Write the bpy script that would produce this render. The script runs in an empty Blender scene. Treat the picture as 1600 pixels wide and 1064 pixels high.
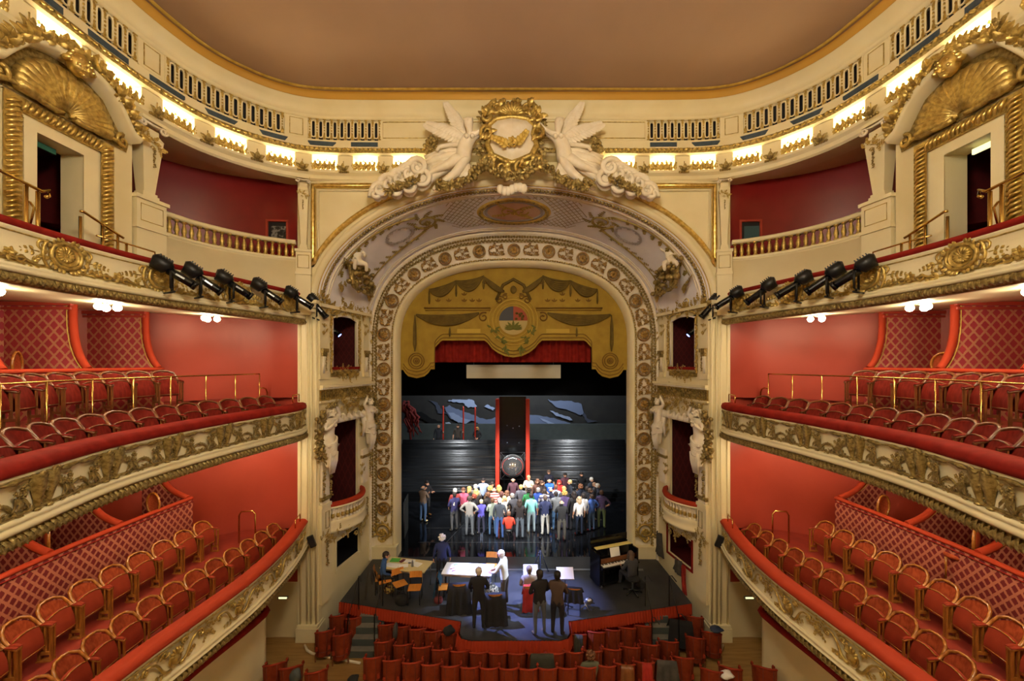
import bpy, bmesh, math, random
from mathutils import Vector, Matrix
random.seed(11)
PI = math.pi
sc = bpy.context.scene
COL = sc.collection
# ------------------------------------------------------------------ camera, world, large lights, exposure
F = 622.0; CX = 803.0; CY = 567.0; EYE = 8.3
cam = bpy.data.cameras.new('camera'); camo = bpy.data.objects.new('camera', cam); COL.objects.link(camo)
camo.location = (0, 0, EYE); camo.rotation_euler = (PI/2, 0, 0)
cam.sensor_width = 36.0; cam.lens = F/1600*36
cam.shift_x = (800-CX)/1600; cam.shift_y = (CY-532)/1600
cam.clip_start = 0.1; cam.clip_end = 200
sc.camera = camo
w = bpy.data.worlds.new('world'); sc.world = w; w.use_nodes = True
w.node_tree.nodes['Background'].inputs[0].default_value = (0.012, 0.010, 0.008, 1)
w.node_tree.nodes['Background'].inputs[1].default_value = 1.0
sc.view_settings.view_transform = 'Standard'; sc.view_settings.look = 'None'
sc.view_settings.gamma = 1.0; sc.view_settings.use_curve_mapping = False
sc.view_settings.exposure = 0.6

def light(name, kind, loc, energy, color, size=0.1, target=None, **kw):
    l = bpy.data.lights.new(name, kind); l.energy = energy; l.color = color
    if kind == 'AREA':
        l.shape = 'RECTANGLE'; l.size = size[0]; l.size_y = size[1]
    elif kind in ('POINT', 'SPOT'): l.shadow_soft_size = size
    for k, v in kw.items(): setattr(l, k, v)
    o = bpy.data.objects.new(name, l); COL.objects.link(o); o.location = loc
    if target is not None:
        d = Vector(target)-Vector(loc); o.rotation_euler = d.to_track_quat('-Z', 'Y').to_euler()
    return o
WARM = (1.0, 0.87, 0.63)
COOL = (0.86, 0.93, 1.0)
# stage lighting rig hung in the flies, behind the painted valance
for x_ in (-2.6, 0.0, 2.6):
    light('stage_spot', 'SPOT', (x_, 16.4, 11.6), 3200, (1.0, 0.97, 0.93), 0.15, (x_*0.5, 18.2, 1), spot_size=0.56, spot_blend=0.5)
light('backdrop_wash', 'AREA', (0, 22.4, 9.5), 340, (0.8, 0.9, 1.0), (8, 0.6), (0, 25, 5))
# profile spots on the top balconies light the singers and the slatted walls from the house
for x_ in (-6.6, 6.6):
    light('house_spot', 'SPOT', (x_, 8.6, 9.7), 6000, (1.0, 0.97, 0.94), 0.08, (-x_*0.05, 18.6, 2.3), spot_size=0.50, spot_blend=0.5)
# two added lamps, unseen behind the black border, make highlights on the slatted walls
for x_ in (-3.7, 3.7):
    light('slat_spot', 'SPOT', (x_, 19.0, 7.7), 260, (0.92, 0.96, 1.0), 0.12, (x_*0.9, 21.8, 2.6), spot_size=1.1, spot_blend=0.7)
# the lit profile lamps in the upper stage boxes throw a bluish pool on the apron
light('blue_house_spot', 'SPOT', (-5.0, 13.1, 9.2), 15000, (0.28, 0.36, 1.0), 0.05, (0.3, 12.3, 1.0), spot_size=0.42, spot_blend=0.7)
light('white_house_spot', 'SPOT', (5.0, 13.1, 9.2), 4500, (0.70, 0.80, 1.0), 0.05, (-0.6, 12.7, 1.0), spot_size=0.40, spot_blend=0.7)
# ------------------------------------------------------------------ helpers
def lin(c):
    c = c.lstrip('#'); r = []
    for i in (0, 2, 4):
        x = int(c[i:i+2], 16)/255
        r.append(x/12.92 if x <= 0.04045 else ((x+0.055)/1.055)**2.4)
    return (*r, 1)
M = {}
def mat(name, col, rough=0.6, metal=0.0, col2=None, scale=8.0, bump=0.0, bscale=40.0, spec=0.5, sheen=0.0, stretch=None, emit=None, estr=0.0, coat=0.0, trans=0.0, contrast=(0.35, 0.65)):
    m = bpy.data.materials.new(name); m.use_nodes = True; nt = m.node_tree
    b = nt.nodes['Principled BSDF']
    b.inputs['Base Color'].default_value = lin(col); b.inputs['Roughness'].default_value = rough
    b.inputs['Metallic'].default_value = metal; b.inputs['Specular IOR Level'].default_value = spec
    if sheen: b.inputs['Sheen Weight'].default_value = sheen; b.inputs['Sheen Roughness'].default_value = 0.4
    if coat: b.inputs['Coat Weight'].default_value = coat; b.inputs['Coat Roughness'].default_value = 0.15
    if trans: b.inputs['Transmission Weight'].default_value = trans
    if emit: b.inputs['Emission Color'].default_value = lin(emit); b.inputs['Emission Strength'].default_value = estr
    if col2 or bump:
        tc = nt.nodes.new('ShaderNodeTexCoord'); src = tc.outputs['Object']
        if stretch:
            mp = nt.nodes.new('ShaderNodeMapping'); mp.inputs['Scale'].default_value = stretch
            nt.links.new(src, mp.inputs[0]); src = mp.outputs[0]
        if col2:
            n = nt.nodes.new('ShaderNodeTexNoise'); n.inputs['Scale'].default_value = scale; n.inputs['Detail'].default_value = 4
            nt.links.new(src, n.inputs['Vector'])
            r = nt.nodes.new('ShaderNodeValToRGB'); r.color_ramp.elements[0].position = contrast[0]; r.color_ramp.elements[1].position = contrast[1]
            r.color_ramp.elements[0].color = lin(col); r.color_ramp.elements[1].color = lin(col2)
            nt.links.new(n.outputs['Fac'], r.inputs[0]); nt.links.new(r.outputs[0], b.inputs['Base Color'])
        if bump:
            n2 = nt.nodes.new('ShaderNodeTexNoise'); n2.inputs['Scale'].default_value = bscale; n2.inputs['Detail'].default_value = 3
            nt.links.new(src, n2.inputs['Vector'])
            bp = nt.nodes.new('ShaderNodeBump'); bp.inputs['Strength'].default_value = bump; bp.inputs['Distance'].default_value = 0.02
            nt.links.new(n2.outputs['Fac'], bp.inputs['Height']); nt.links.new(bp.outputs[0], b.inputs['Normal'])
    M[name] = m; return m
def diamond(name, cell, line, w, h, lw, rough=0.7):
    """woven wall covering: a lattice of lozenges over UVs measured in metres"""
    m = bpy.data.materials.new(name); m.use_nodes = True; nt = m.node_tree; b = nt.nodes['Principled BSDF']
    b.inputs['Roughness'].default_value = rough
    uv = nt.nodes.new('ShaderNodeUVMap'); sx = nt.nodes.new('ShaderNodeSeparateXYZ'); nt.links.new(uv.outputs[0], sx.inputs[0])
    def mth(op, a, bb=None):
        n = nt.nodes.new('ShaderNodeMath'); n.operation = op
        for i, v in enumerate((a, bb)):
            if v is None: continue
            if isinstance(v, (int, float)): n.inputs[i].default_value = v
            else: nt.links.new(v, n.inputs[i])
        return n.outputs[0]
    nz = nt.nodes.new('ShaderNodeTexNoise'); nz.inputs['Scale'].default_value = 45; nt.links.new(uv.outputs[0], nz.inputs['Vector'])
    u = mth('DIVIDE', sx.outputs[0], w); v = mth('DIVIDE', sx.outputs[1], h)
    p = mth('ABSOLUTE', mth('SUBTRACT', mth('FRACT', mth('ADD', u, v)), 0.5))
    q = mth('ABSOLUTE', mth('SUBTRACT', mth('FRACT', mth('SUBTRACT', u, v)), 0.5))
    e = mth('ADD', mth('MAXIMUM', p, q), mth('MULTIPLY', mth('SUBTRACT', nz.outputs['Fac'], 0.5), 0.22))
    g = mth('GREATER_THAN', e, 0.5-lw)
    mx = nt.nodes.new('ShaderNodeMix'); mx.data_type = 'RGBA'
    mx.inputs[6].default_value = lin(cell); mx.inputs[7].default_value = lin(line)
    nt.links.new(g, mx.inputs[0]); nt.links.new(mx.outputs[2], b.inputs['Base Color'])
    M[name] = m; return m
# materials of the house
mat('cream', 'eadfb8', 0.5, col2='e3d6aa', scale=1.3, bump=0.05, bscale=60)
mat('cream_wall', 'e7dab0', 0.55, col2='ddce9f', scale=0.8, bump=0.04, bscale=30)
mat('stone_white', 'efe6d2', 0.5, col2='e6dabf', scale=5)
mat('plaster_grey', 'f2eff0', 0.55, col2='e9e5e6', scale=1.5)
mat('gold', 'd9c070', 0.32, 0.65, col2='a98d48', scale=14, bump=0.25, bscale=90)
mat('gold_dark', 'b5a062', 0.40, 0.55, col2='7a6636', scale=18, bump=0.4, bscale=70)
mat('gold_bright', 'ecd283', 0.28, 0.7, col2='c4a24e', scale=10)
mat('gold_paint', 'cfb056', 0.5, 0.25, col2='b6963e', scale=6)
mat('gold_band', 'b8934c', 0.36, 0.55, col2='7d6030', scale=14, bump=0.25, bscale=90)
mat('brass', 'd3b066', 0.22, 1.0)
mat('red_wall', 'b04636', 0.42, col2='a23c2d', scale=0.6, bump=0.03, bscale=20, spec=0.4)
mat('dark_red_wall', '8c1f20', 0.3, col2='7a191b', scale=0.8, spec=0.5)
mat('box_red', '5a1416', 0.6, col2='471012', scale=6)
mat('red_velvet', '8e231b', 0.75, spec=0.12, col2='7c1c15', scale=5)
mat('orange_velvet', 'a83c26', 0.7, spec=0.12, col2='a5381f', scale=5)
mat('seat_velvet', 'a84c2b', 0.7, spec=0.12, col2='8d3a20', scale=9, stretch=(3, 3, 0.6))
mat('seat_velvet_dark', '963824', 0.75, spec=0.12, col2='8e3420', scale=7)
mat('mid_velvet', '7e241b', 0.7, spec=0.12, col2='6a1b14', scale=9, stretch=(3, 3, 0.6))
mat('seat_wood', 'b0702e', 0.25, col2='8e5420', scale=4, coat=0.5, stretch=(5, 5, 1))
mat('seat_wood_dark', '7d4a26', 0.3, col2='5e3318', scale=4, coat=0.3)
mat('stall_leather', '8c3c24', 0.5, spec=0.12, col2='783018', scale=6)
mat('stall_seam', '6b2a1a', 0.55)
mat('red_floor', '8e2b1b', 0.65, col2='7c2216', scale=3)
mat('wood_floor', 'a5814a', 0.5, col2='8e6c3a', scale=3, stretch=(0.5, 4, 1))
mat('ceiling_paint', 'a2836b', 0.7, col2='987a62', scale=0.35)
mat('ceiling_gold', 'c79a3e', 0.5, 0.2)
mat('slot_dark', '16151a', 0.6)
mat('blue_panel', '3f5060', 0.6, col2='35444f', scale=10)
mat('bulb', 'fff2d0', 0.3, emit='ffe2a8', estr=55)
mat('glass_lamp', 'fff6e4', 0.25, emit='ffe6b8', estr=40)
mat('black_metal', '1b1c1e', 0.4, 0.3)
mat('black_gloss', '121315', 0.22, 0.2)
mat('lens', '30343c', 0.08, 0.6)
mat('lens_blue', '8fb0ff', 0.2, emit='7fa0ff', estr=6)
mat('steel', '9da1a6', 0.3, 0.9)
mat('stage_black', '0e0f12', 0.06, col2='17191d', scale=1.2, spec=0.5)
mat('apron_black', '2a2b2e', 0.42, col2='3a3b3e', scale=1.6, spec=0.5)
mat('black_cloth', '060607', 0.95, spec=0.1)
mat('black_wall', '101114', 0.7)
diamond('paper_low', '74181f', 'b8705a', 0.17, 0.21, 0.16)
diamond('paper_mid', 'ad3a48', 'c48a6a', 0.24, 0.26, 0.13)  # lighter colours: the glow of the nearby lamp is put into them
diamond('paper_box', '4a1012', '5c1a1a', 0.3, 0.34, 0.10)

class MB:
    def __init__(s): s.v = []; s.f = []; s.mi = []; s.sm = []; s.uv = []; s.cur = 0; s.hasuv = False
    def add(s, vs, fs, smooth=False, uvs=None):
        b = len(s.v); s.v += [tuple(x) for x in vs]
        for i, f in enumerate(fs):
            s.f.append([b+k for k in f]); s.mi.append(s.cur); s.sm.append(smooth)
            s.uv.append(uvs[i] if uvs else None)
        if uvs: s.hasuv = True
        return s
    def box(s, c, d, rz=0.0, mtx=None):
        x, y, z = d[0]/2, d[1]/2, d[2]/2
        vs = [Vector((i*x, j*y, k*z)) for i in (-1, 1) for j in (-1, 1) for k in (-1, 1)]
        R = mtx if mtx is not None else Matrix.Rotation(rz, 3, 'Z')
        vs = [R @ v+Vector(c) for v in vs]
        return s.add(vs, [(0, 1, 3, 2), (4, 6, 7, 5), (0, 4, 5, 1), (2, 3, 7, 6), (0, 2, 6, 4), (1, 5, 7, 3)])
    def grid(s, rows, smooth=True, closed=False, uvs=None, flip=False):
        n = len(rows[0]); vs = [p for r in rows for p in r]; fs = []; fu = []
        for i in range(len(rows)-1):
            for j in range(n if closed else n-1):
                k = (j+1) % n
                q = (i*n+j, i*n+k, (i+1)*n+k, (i+1)*n+j)
                fs.append(q if not flip else q[::-1])
                if uvs:
                    qq = q if not flip else q[::-1]; fu.append([uvs[t] for t in qq])
        return s.add(vs, fs, smooth, fu if uvs else None)
    def tube(s, pts, r, n=6, caps=True, closed=False, flat=1.0, fax=None):
        pts = [Vector(p) for p in pts]; m = len(pts)
        rs = r if isinstance(r, (list, tuple)) else [r]*m
        rows = []; prev = None
        for i, p in enumerate(pts):
            if closed: t = pts[(i+1) % m]-pts[i-1]
            else: t = pts[min(i+1, m-1)]-pts[max(i-1, 0)]
            if t.length < 1e-9: t = Vector((0, 0, 1))
            t.normalize()
            if fax is not None: a = Vector(fax)-t*t.dot(Vector(fax))
            elif prev is None:
                a = Vector((0, 0, 1)) if abs(t.z) < 0.9 else Vector((1, 0, 0)); a = a-t*a.dot(t)
            else: a = prev-t*prev.dot(t)
            if a.length < 1e-6: a = t.orthogonal()
            a.normalize(); prev = a; b = t.cross(a)
            rows.append([p+(a*math.cos(2*PI*k/n)*flat+b*math.sin(2*PI*k/n))*rs[i] for k in range(n)])
        if closed: rows.append(rows[0])
        s.grid(rows, True, True)
        if caps and not closed:
            b0 = len(s.v)-len(rows)*n
            s.f.append([b0+k for k in range(n)][::-1]); s.f.append([b0+(len(rows)-1)*n+k for k in range(n)])
            s.mi += [s.cur]*2; s.sm += [False]*2; s.uv += [None]*2
        return s
    def lathe(s, prof, c=(0, 0, 0), n=10, mtx=None):
        rows = []
        for r, z in prof:
            row = [Vector((r*math.cos(2*PI*k/n), r*math.sin(2*PI*k/n), z)) for k in range(n)]
            rows.append([((mtx @ p) if mtx is not None else p)+Vector(c) for p in row])
        return s.grid(rows, True, True)
    def blob(s, c, r, n=7, m=5, mtx=None):
        rx, ry, rz = (r, r, r) if isinstance(r, (int, float)) else r
        rows = []
        for i in range(m+1):
            t = PI*i/m; q = max(math.sin(t), 0.02)
            row = [Vector((rx*q*math.cos(2*PI*k/n), ry*q*math.sin(2*PI*k/n), -rz*math.cos(t))) for k in range(n)]
            rows.append([((mtx @ p) if mtx is not None else p)+Vector(c) for p in row])
        return s.grid(rows, True, True)
    def leaf(s, base, dirv, L, W, nrm, curl=0.25, n=4):
        base = Vector(base); d = Vector(dirv).normalized(); nn = Vector(nrm); nn = (nn-d*nn.dot(d)).normalized(); sd = d.cross(nn)
        rows = []
        for i in range(n+1):
            t = i/n; wd = W*0.5*(math.sin(PI*min(1, t*0.86+0.1))**0.8); lift = curl*L*math.sin(PI*t*0.9)
            c = base+d*L*t+nn*lift
            rows.append([c-sd*wd-nn*wd*0.35, c+nn*wd*0.25, c+sd*wd-nn*wd*0.35])
        return s.grid(rows, True)
    def prism(s, outline, fn, t0, t1, smooth=False):
        """outline of 2D points extruded between depths t0 and t1 through fn(a,b,t)"""
        n = len(outline); vs = [fn(a, b, t0) for a, b in outline]+[fn(a, b, t1) for a, b in outline]
        fs = [list(range(n))[::-1], [n+k for k in range(n)]]+[(k, (k+1) % n, n+(k+1) % n, n+k) for k in range(n)]
        return s.add(vs, fs, smooth)
    def xf(s, mtx, start=0):
        for i in range(start, len(s.v)): s.v[i] = tuple(mtx @ Vector(s.v[i]))
        return s
    def mesh(s, name, mats):
        me = bpy.data.meshes.new(name); me.from_pydata(s.v, [], s.f)
        for m in (mats if isinstance(mats, (list, tuple)) else [mats]): me.materials.append(M[m] if isinstance(m, str) else m)
        me.polygons.foreach_set('material_index', s.mi); me.polygons.foreach_set('use_smooth', s.sm)
        if s.hasuv:
            ul = me.uv_layers.new(name='UVMap'); k = 0; dat = ul.data
            for p, u in zip(s.f, s.uv):
                for j in range(len(p)):
                    if u: dat[k].uv = u[j]
                    k += 1
        me.update(); return me
    def build(s, name, mats, parent=None, local=False):
        if not local and s.v:
            xs = [v[0] for v in s.v]; ys = [v[1] for v in s.v]; zs = [v[2] for v in s.v]
            o0 = Vector(((min(xs)+max(xs))/2, (min(ys)+max(ys))/2, min(zs)))
            s.v = [(v[0]-o0.x, v[1]-o0.y, v[2]-o0.z) for v in s.v]
        else: o0 = Vector((0, 0, 0))
        o = bpy.data.objects.new(name, s.mesh(name, mats)); COL.objects.link(o)
        if parent is not None:
            o.parent = parent
            o.location = o0-(WL.get(parent.name, Vector((0, 0, 0))) if not local else Vector((0, 0, 0)))
        else: o.location = o0
        WL[o.name] = o0
        return o
WL = {}
def tag(o, label=None, cat=None, group=None, kind=None):
    if label: o['label'] = label
    if cat: o['category'] = cat
    if group: o['group'] = group
    if kind: o['kind'] = kind
    return o
def thing(name, label, cat, loc=(0, 0, 0), rz=0.0, group=None):
    o = bpy.data.objects.new(name, None); COL.objects.link(o); o.empty_display_size = 0.1
    o.location = loc; o.rotation_euler = (0, 0, rz); WL[o.name] = Vector(loc)
    return tag(o, label, cat, group)
def inst(name, me, mtx, parent=None):
    o = bpy.data.objects.new(name, me); COL.objects.link(o)
    if parent is not None:
        o.parent = parent; mtx = Matrix.Translation(-WL[parent.name]) @ mtx
    o.matrix_basis = mtx; WL[o.name] = mtx.to_translation()
    return o
def sub(name, me, parent, mtx=None):
    """a sub-part that rides on its part"""
    o = bpy.data.objects.new(name, me); COL.objects.link(o); o.parent = parent
    if mtx is not None: o.matrix_basis = mtx
    return o
def dup(root, loc, rz, label=None, group=None, scale=1.0):
    r = root.copy(); COL.objects.link(r); r.location = loc; r.rotation_euler = (0, 0, rz); r.scale = (scale,)*3
    if label: r['label'] = label
    if group: r['group'] = group
    for ch in list(root.children):
        c = ch.copy(); COL.objects.link(c); c.parent = r
        for g in ch.children:
            d = g.copy(); COL.objects.link(d); d.parent = c
    WL[r.name] = Vector(loc)
    return r
def struct(o): o['kind'] = 'structure'; return o
def P(px, py, d): return Vector(((px-CX)/F*d, d, EYE-(py-CY)/F*d))
def floor_pt(px, py, z=1.0):
    d = F*(EYE-z)/(py-CY); return Vector(((px-CX)/F*d, d, z))
class Path:
    def __init__(s, pts, sgn=1, n=14):
        pts = [Vector(p) for p in pts]; out = []
        P4 = [pts[0]*2-pts[1]]+pts+[pts[-1]*2-pts[-2]]
        for i in range(1, len(P4)-2):
            a, b, c, d = P4[i-1:i+3]
            for k in range(n):
                t = k/n
                out.append(0.5*((2*b)+(c-a)*t+(2*a-5*b+4*c-d)*t*t+(3*b-a-3*c+d)*t**3))
        out.append(pts[-1]); s.p = out; s.sgn = sgn; s.L = [0]
        for i in range(1, len(out)): s.L.append(s.L[-1]+(out[i]-out[i-1]).length)
        s.len = s.L[-1]
    def at(s, d):
        d = max(0, min(s.len, d)); lo, hi = 0, len(s.L)-1
        while hi-lo > 1:
            m = (lo+hi)//2
            if s.L[m] <= d: lo = m
            else: hi = m
        t = (d-s.L[lo])/max(1e-9, s.L[hi]-s.L[lo]); p = s.p[lo].lerp(s.p[hi], t)
        a = s.p[max(0, lo-2)]; b = s.p[min(len(s.p)-1, hi+2)]
        tg = (b-a).normalized(); return p, tg
    def nrm(s, tg): return Vector((-tg.y, tg.x))*s.sgn
    def fr(s, d, off, z):
        p, tg = s.at(d); n = s.nrm(tg); W = Vector((n.x, n.y, 0)); U = Vector((0, 0, 1)).cross(W)
        m = Matrix.Identity(4)
        for i, c in enumerate((U, Vector((0, 0, 1)), W)):
            for k in range(3): m[k][i] = c[k]
        m.translation = Vector((p.x+n.x*off, p.y+n.y*off, z)); return m
    def pt(s, d, off, z):
        p, tg = s.at(d); n = s.nrm(tg); return Vector((p.x+n.x*off, p.y+n.y*off, z))
    def s_at_y(s, y):
        best = min(range(len(s.p)), key=lambda i: abs(s.p[i].y-y)); return s.L[best]
    def s_at_ratio(s, r):
        best = min(range(len(s.p)), key=lambda i: abs(abs(s.p[i].x)/max(0.1, s.p[i].y)-r)); return s.L[best]
def sweep(mb, path, prof, d0=0, d1=None, step=0.2, uv=False, smooth=True):
    d1 = path.len if d1 is None else d1; n = max(2, int(abs(d1-d0)/step)+1)
    ds = [d0+(d1-d0)*i/(n-1) for i in range(n)]
    vl = [0]
    for i in range(1, len(prof)): vl.append(vl[-1]+math.hypot(prof[i][0]-prof[i-1][0], prof[i][1]-prof[i-1][1]))
    if smooth:
        rows = [[path.pt(d, o, z) for d in ds] for o, z in prof]
        uvs = [(d, v) for v in vl for d in ds] if uv else None
        mb.grid(rows, True, False, uvs)
    else:   # hard edges between profile segments
        for k in range(len(prof)-1):
            rows = [[path.pt(d, o, z) for d in ds] for o, z in prof[k:k+2]]
            uvs = [(d, v) for v in vl[k:k+2] for d in ds] if uv else None
            mb.grid(rows, True, False, uvs)
    return mb
def side(pts, s): return Path([(s*L, d) for L, d in pts], 1 if s < 0 else -1)
SN = {-1: 'left', 1: 'right'}
# ------------------------------------------------------------------ the room shell
STAGE = 1.0
def floor_z(y): return max(0.0, (10.9-y)*0.16) if y < 10.9 else 0.0
b = MB(); rows = []
for y in [12.4, 11.6, 10.9, 10, 9, 8, 6, 3, -4]: rows.append([(x, y, floor_z(y)) for x in (-11, -6, 0, 6, 11)])
b.grid(rows, False); struct(b.build('floor', 'wood_floor'))
TOP = [(-8.0, -4), (-8.2, 1), (-8.3, 4), (-8.4, 5.5), (-8.45, 7), (-8.45, 8.4), (-8.35, 9.3), (-8.1, 10.2), (-7.55, 11.0), (-6.8, 11.6), (-5.9, 11.92), (-4.5, 12.0), (-2, 12.0)]
TOPP = Path(TOP+[(0, 12.0)]+[(-x, y) for x, y in TOP[::-1]], -1)
S0 = TOPP.len/2
# ceiling: a very shallow dome inside the cornice
b = MB(); N = 120; ring = [TOPP.pt(TOPP.len*i/N, 0.36, 16.2) for i in range(N+1)]; ctr = Vector((0, 4.5, 16.2)); rows = []
for k in range(7):
    t = k/6; rows.append([Vector((p.x*(1-t)+ctr.x*t, p.y*(1-t)+ctr.y*t, 16.2+0.7*math.sin(t*PI/2))) for p in ring])
b.grid(rows, True); ceil = struct(b.build('ceiling', 'ceiling_paint'))
for s in (-1, 1):
    b = MB(); b.box((s*11.1, 4, 8.3), (0.2, 16.4, 16.6)); struct(b.build('wall_'+SN[s], 'dark_red_wall'))
b = MB(); b.box((0, -4.1, 8.3), (22.4, 0.2, 16.6)); struct(b.build('wall_back', 'cream_wall'))
b = MB(); b.box((0, 4, 17.1), (22.4, 16.6, 0.2)); struct(b.build('roof_slab', 'cream_wall'))
# ------------------------------------------------------------------ arch curves
def arch(a, bb, z0, y, n=2.0, N=64, legs=None):
    pts = []
    for i in range(N+1):
        t = PI*i/N; c, q = math.cos(t), math.sin(t)
        pts.append(Vector((-a*math.copysign(abs(c)**(2/n), c), y, z0+bb*abs(q)**(2/n))))
    if legs is not None:
        k = 10; L = [Vector((-a, y, legs+(z0-legs)*i/k)) for i in range(k)]
        R = [Vector((a, y, z0-(z0-legs)*(i+1)/k)) for i in range(k)]
        pts = L+pts+R
    return pts
# front wall: spandrels over the proscenium arch, piers, and the blank wall beyond the balconies
b = MB(); r0 = arch(6.15, 3.74, 10.1, 11.96)
b.grid([r0, [Vector((p.x, 11.96, 13.9)) for p in r0]], False)
for s in (-1, 1):
    b.box((s*6.31, 12.14, 6.9), (0.36, 0.4, 14.0)); b.box((s*6.02, 12.12, 5.05), (0.30, 0.30, 10.1))
    b.box((s*8.7, 12.5, 8.3), (4.8, 0.3, 16.6))
b.box((0, 12.5, 15.2), (13, 0.3, 2.8))
front = struct(b.build('wall_front', 'cream'))
for s in (-1, 1):       # fluted edge and base of each pier
    b = MB()
    for dx in (5.93, 6.08, 6.2, 6.40): b.tube([(s*dx, 11.93, 0.1), (s*dx, 11.93, 10.0)], 0.03, 6)
    b.box((s*6.15, 12.05, 0.2), (0.66, 0.5, 0.4)); b.box((s*6.15, 12.05, 0.44), (0.6, 0.44, 0.08))
    b.box((s*6.2, 12.03, 10.0), (0.62, 0.44, 0.12)); b.box((s*6.2, 12.03, 10.12), (0.70, 0.5, 0.10)); b.box((s*6.2, 12.03, 9.86), (0.56, 0.40, 0.08))
    b.build('pier_moulding', 'cream', front)
# spandrel panels: gold frame round a recessed cream field
for s in (-1, 1):
    oc = [(s*p.x if s < 0 else p.x, p.z) for p in arch(6.35, 3.82, 10.1, 0)]
    crv = [p for p in arch(6.32, 3.92, 10.1, 11.9, N=80) if p.x*s > 2.6 and p.x*s < 6.1]
    crv.sort(key=lambda p: -abs(p.x))
    zt = 13.62; xo = s*6.02
    loop = [Vector((xo, 11.93, zt))]+[Vector((xo, 11.93, crv[0].z+0.2))]+[Vector((p.x, 11.93, p.z)) for p in crv if p.z < zt-0.08]
    loop.append(Vector((loop[-1].x, 11.93, zt)))
    def inset(lp, k):
        c = sum(lp, Vector())/len(lp); return [p+(c-p)*k for p in lp]
    b = MB(); b.tube(loop, 0.08, 6, closed=True); b.build('panel_frame', 'gold_bright', front)
    b = MB(); b.tube(inset(loop, 0.07), 0.022, 5, closed=True); b.build('panel_bead', 'gold_paint', front)
    b = MB(); b.tube(inset(loop, 0.14), 0.03, 5, closed=True); b.build('panel_moulding', 'cream', front)
# ------------------------------------------------------------------ proscenium arch
pro = thing('proscenium_arch', 'great cream and gold arch framing the stage, with a painted cove under it', 'arch', (0, 13, 1))
def ringloft(specs, mats, name, n=64):
    b = MB(); b.grid([arch(*sp[:4], n=sp[4] if len(sp) > 4 else 2.0, N=n, legs=sp[5] if len(sp) > 5 else None) for sp in specs], True)
    return b.build(name, mats, pro)
ringloft([(6.15, 3.74, 10.1, 11.94), (6.10, 3.69, 10.1, 11.90), (6.02, 3.62, 10.1, 11.92), (5.98, 3.58, 10.1, 11.97), (5.96, 3.56, 10.1, 12.0)], 'cream', 'archivolt')
ringloft([(5.96, 3.56, 10.1, 11.99), (5.92, 3.53, 10.1, 12.02), (5.91, 3.52, 10.1, 12.06), (5.87, 3.50, 10.1, 12.08), (5.86, 3.49, 10.1, 12.15)], 'plaster_grey', 'inner_archivolt')
for a, bb, y, r, m, nm in ((5.94, 3.55, 11.99, 0.014, 'gold_paint', 'gold_line'), (5.89, 3.51, 12.06, 0.014, 'gold_paint', 'gold_line')):
    b = MB(); b.tube(arch(a, bb, 10.1, y, N=80), r, 5); b.build(nm, m, pro)
# bead and leaf ropes
def rope(curve, pitch, r, name, m, parent, squash=0.8, up=None):
    """a row of leaf beads laid along a curve; one mesh because the beads are smaller than a hand"""
    L = [0]
    for i in range(1, len(curve)): L.append(L[-1]+(curve[i]-curve[i-1]).length)
    b = MB(); d = pitch/2; k = 0; i = 0
    while d < L[-1]:
        while L[i+1] < d: i += 1
        t = (d-L[i])/max(1e-9, L[i+1]-L[i]); p = curve[i].lerp(curve[i+1], t); tg = (curve[i+1]-curve[i]).normalized()
        a = tg.orthogonal().normalized(); mt = Matrix((tg, a, tg.cross(a))).transposed()
        rot = Matrix.Rotation(0.6 if k % 2 else -0.6, 3, a)
        b.blob(p, (pitch*0.62, r*squash, r), 5, 3, (rot @ mt)); d += pitch; k += 1
    return tag(b.build(name, m, parent), kind='stuff')
rope(arch(5.83, 3.47, 10.1, 12.14, N=90), 0.11, 0.062, 'bead_rope', 'gold_dark', pro)
# painted cove between the outer arch and the stage frame
def resample(pts, n):
    L = [0]
    for i in range(1, len(pts)): L.append(L[-1]+(pts[i]-pts[i-1]).length)
    out = []; i = 0
    for k in range(n+1):
        d = L[-1]*k/n
        while i < len(L)-2 and L[i+1] < d: i += 1
        out.append(pts[i].lerp(pts[i+1], (d-L[i])/max(1e-9, L[i+1]-L[i])))
    return out
def cove_ends(lift):
    f = resample(arch(5.84-lift, 3.48-lift, 10.1, 12.16, 2.0, 200), 160)
    g = [p for p in arch(5.37-lift, 4.17-lift, 9.0, 14.75, 2.4, 400) if p.z >= 10.1]
    return f, resample(g, 160)
CV = {}
def cove_pt(k, t, lift=0.0):
    """k from front (0) to stage (1), t 0..1 along the arch from left to right"""
    key = round(lift, 3)
    if key not in CV: CV[key] = cove_ends(key)
    f, g = CV[key]; x = max(0, min(1, t))*160; i = min(159, int(x)); q = x-i
    a = f[i].lerp(f[i+1], q); c = g[i].lerp(g[i+1], q); return a+(c-a)*k
b = MB(); b.grid([[cove_pt(k/10, i/80) for i in range(81)] for k in range(11)], True); b.build('cove', 'plaster_grey', pro)
for k, r in ((0.06, 0.035), (0.10, 0.02), (0.93, 0.035), (0.89, 0.02)):
    b = MB(); b.tube([cove_pt(k, i/80, 0.01) for i in range(81)], r, 5); b.build('cove_moulding', 'stone_white', pro)
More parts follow.
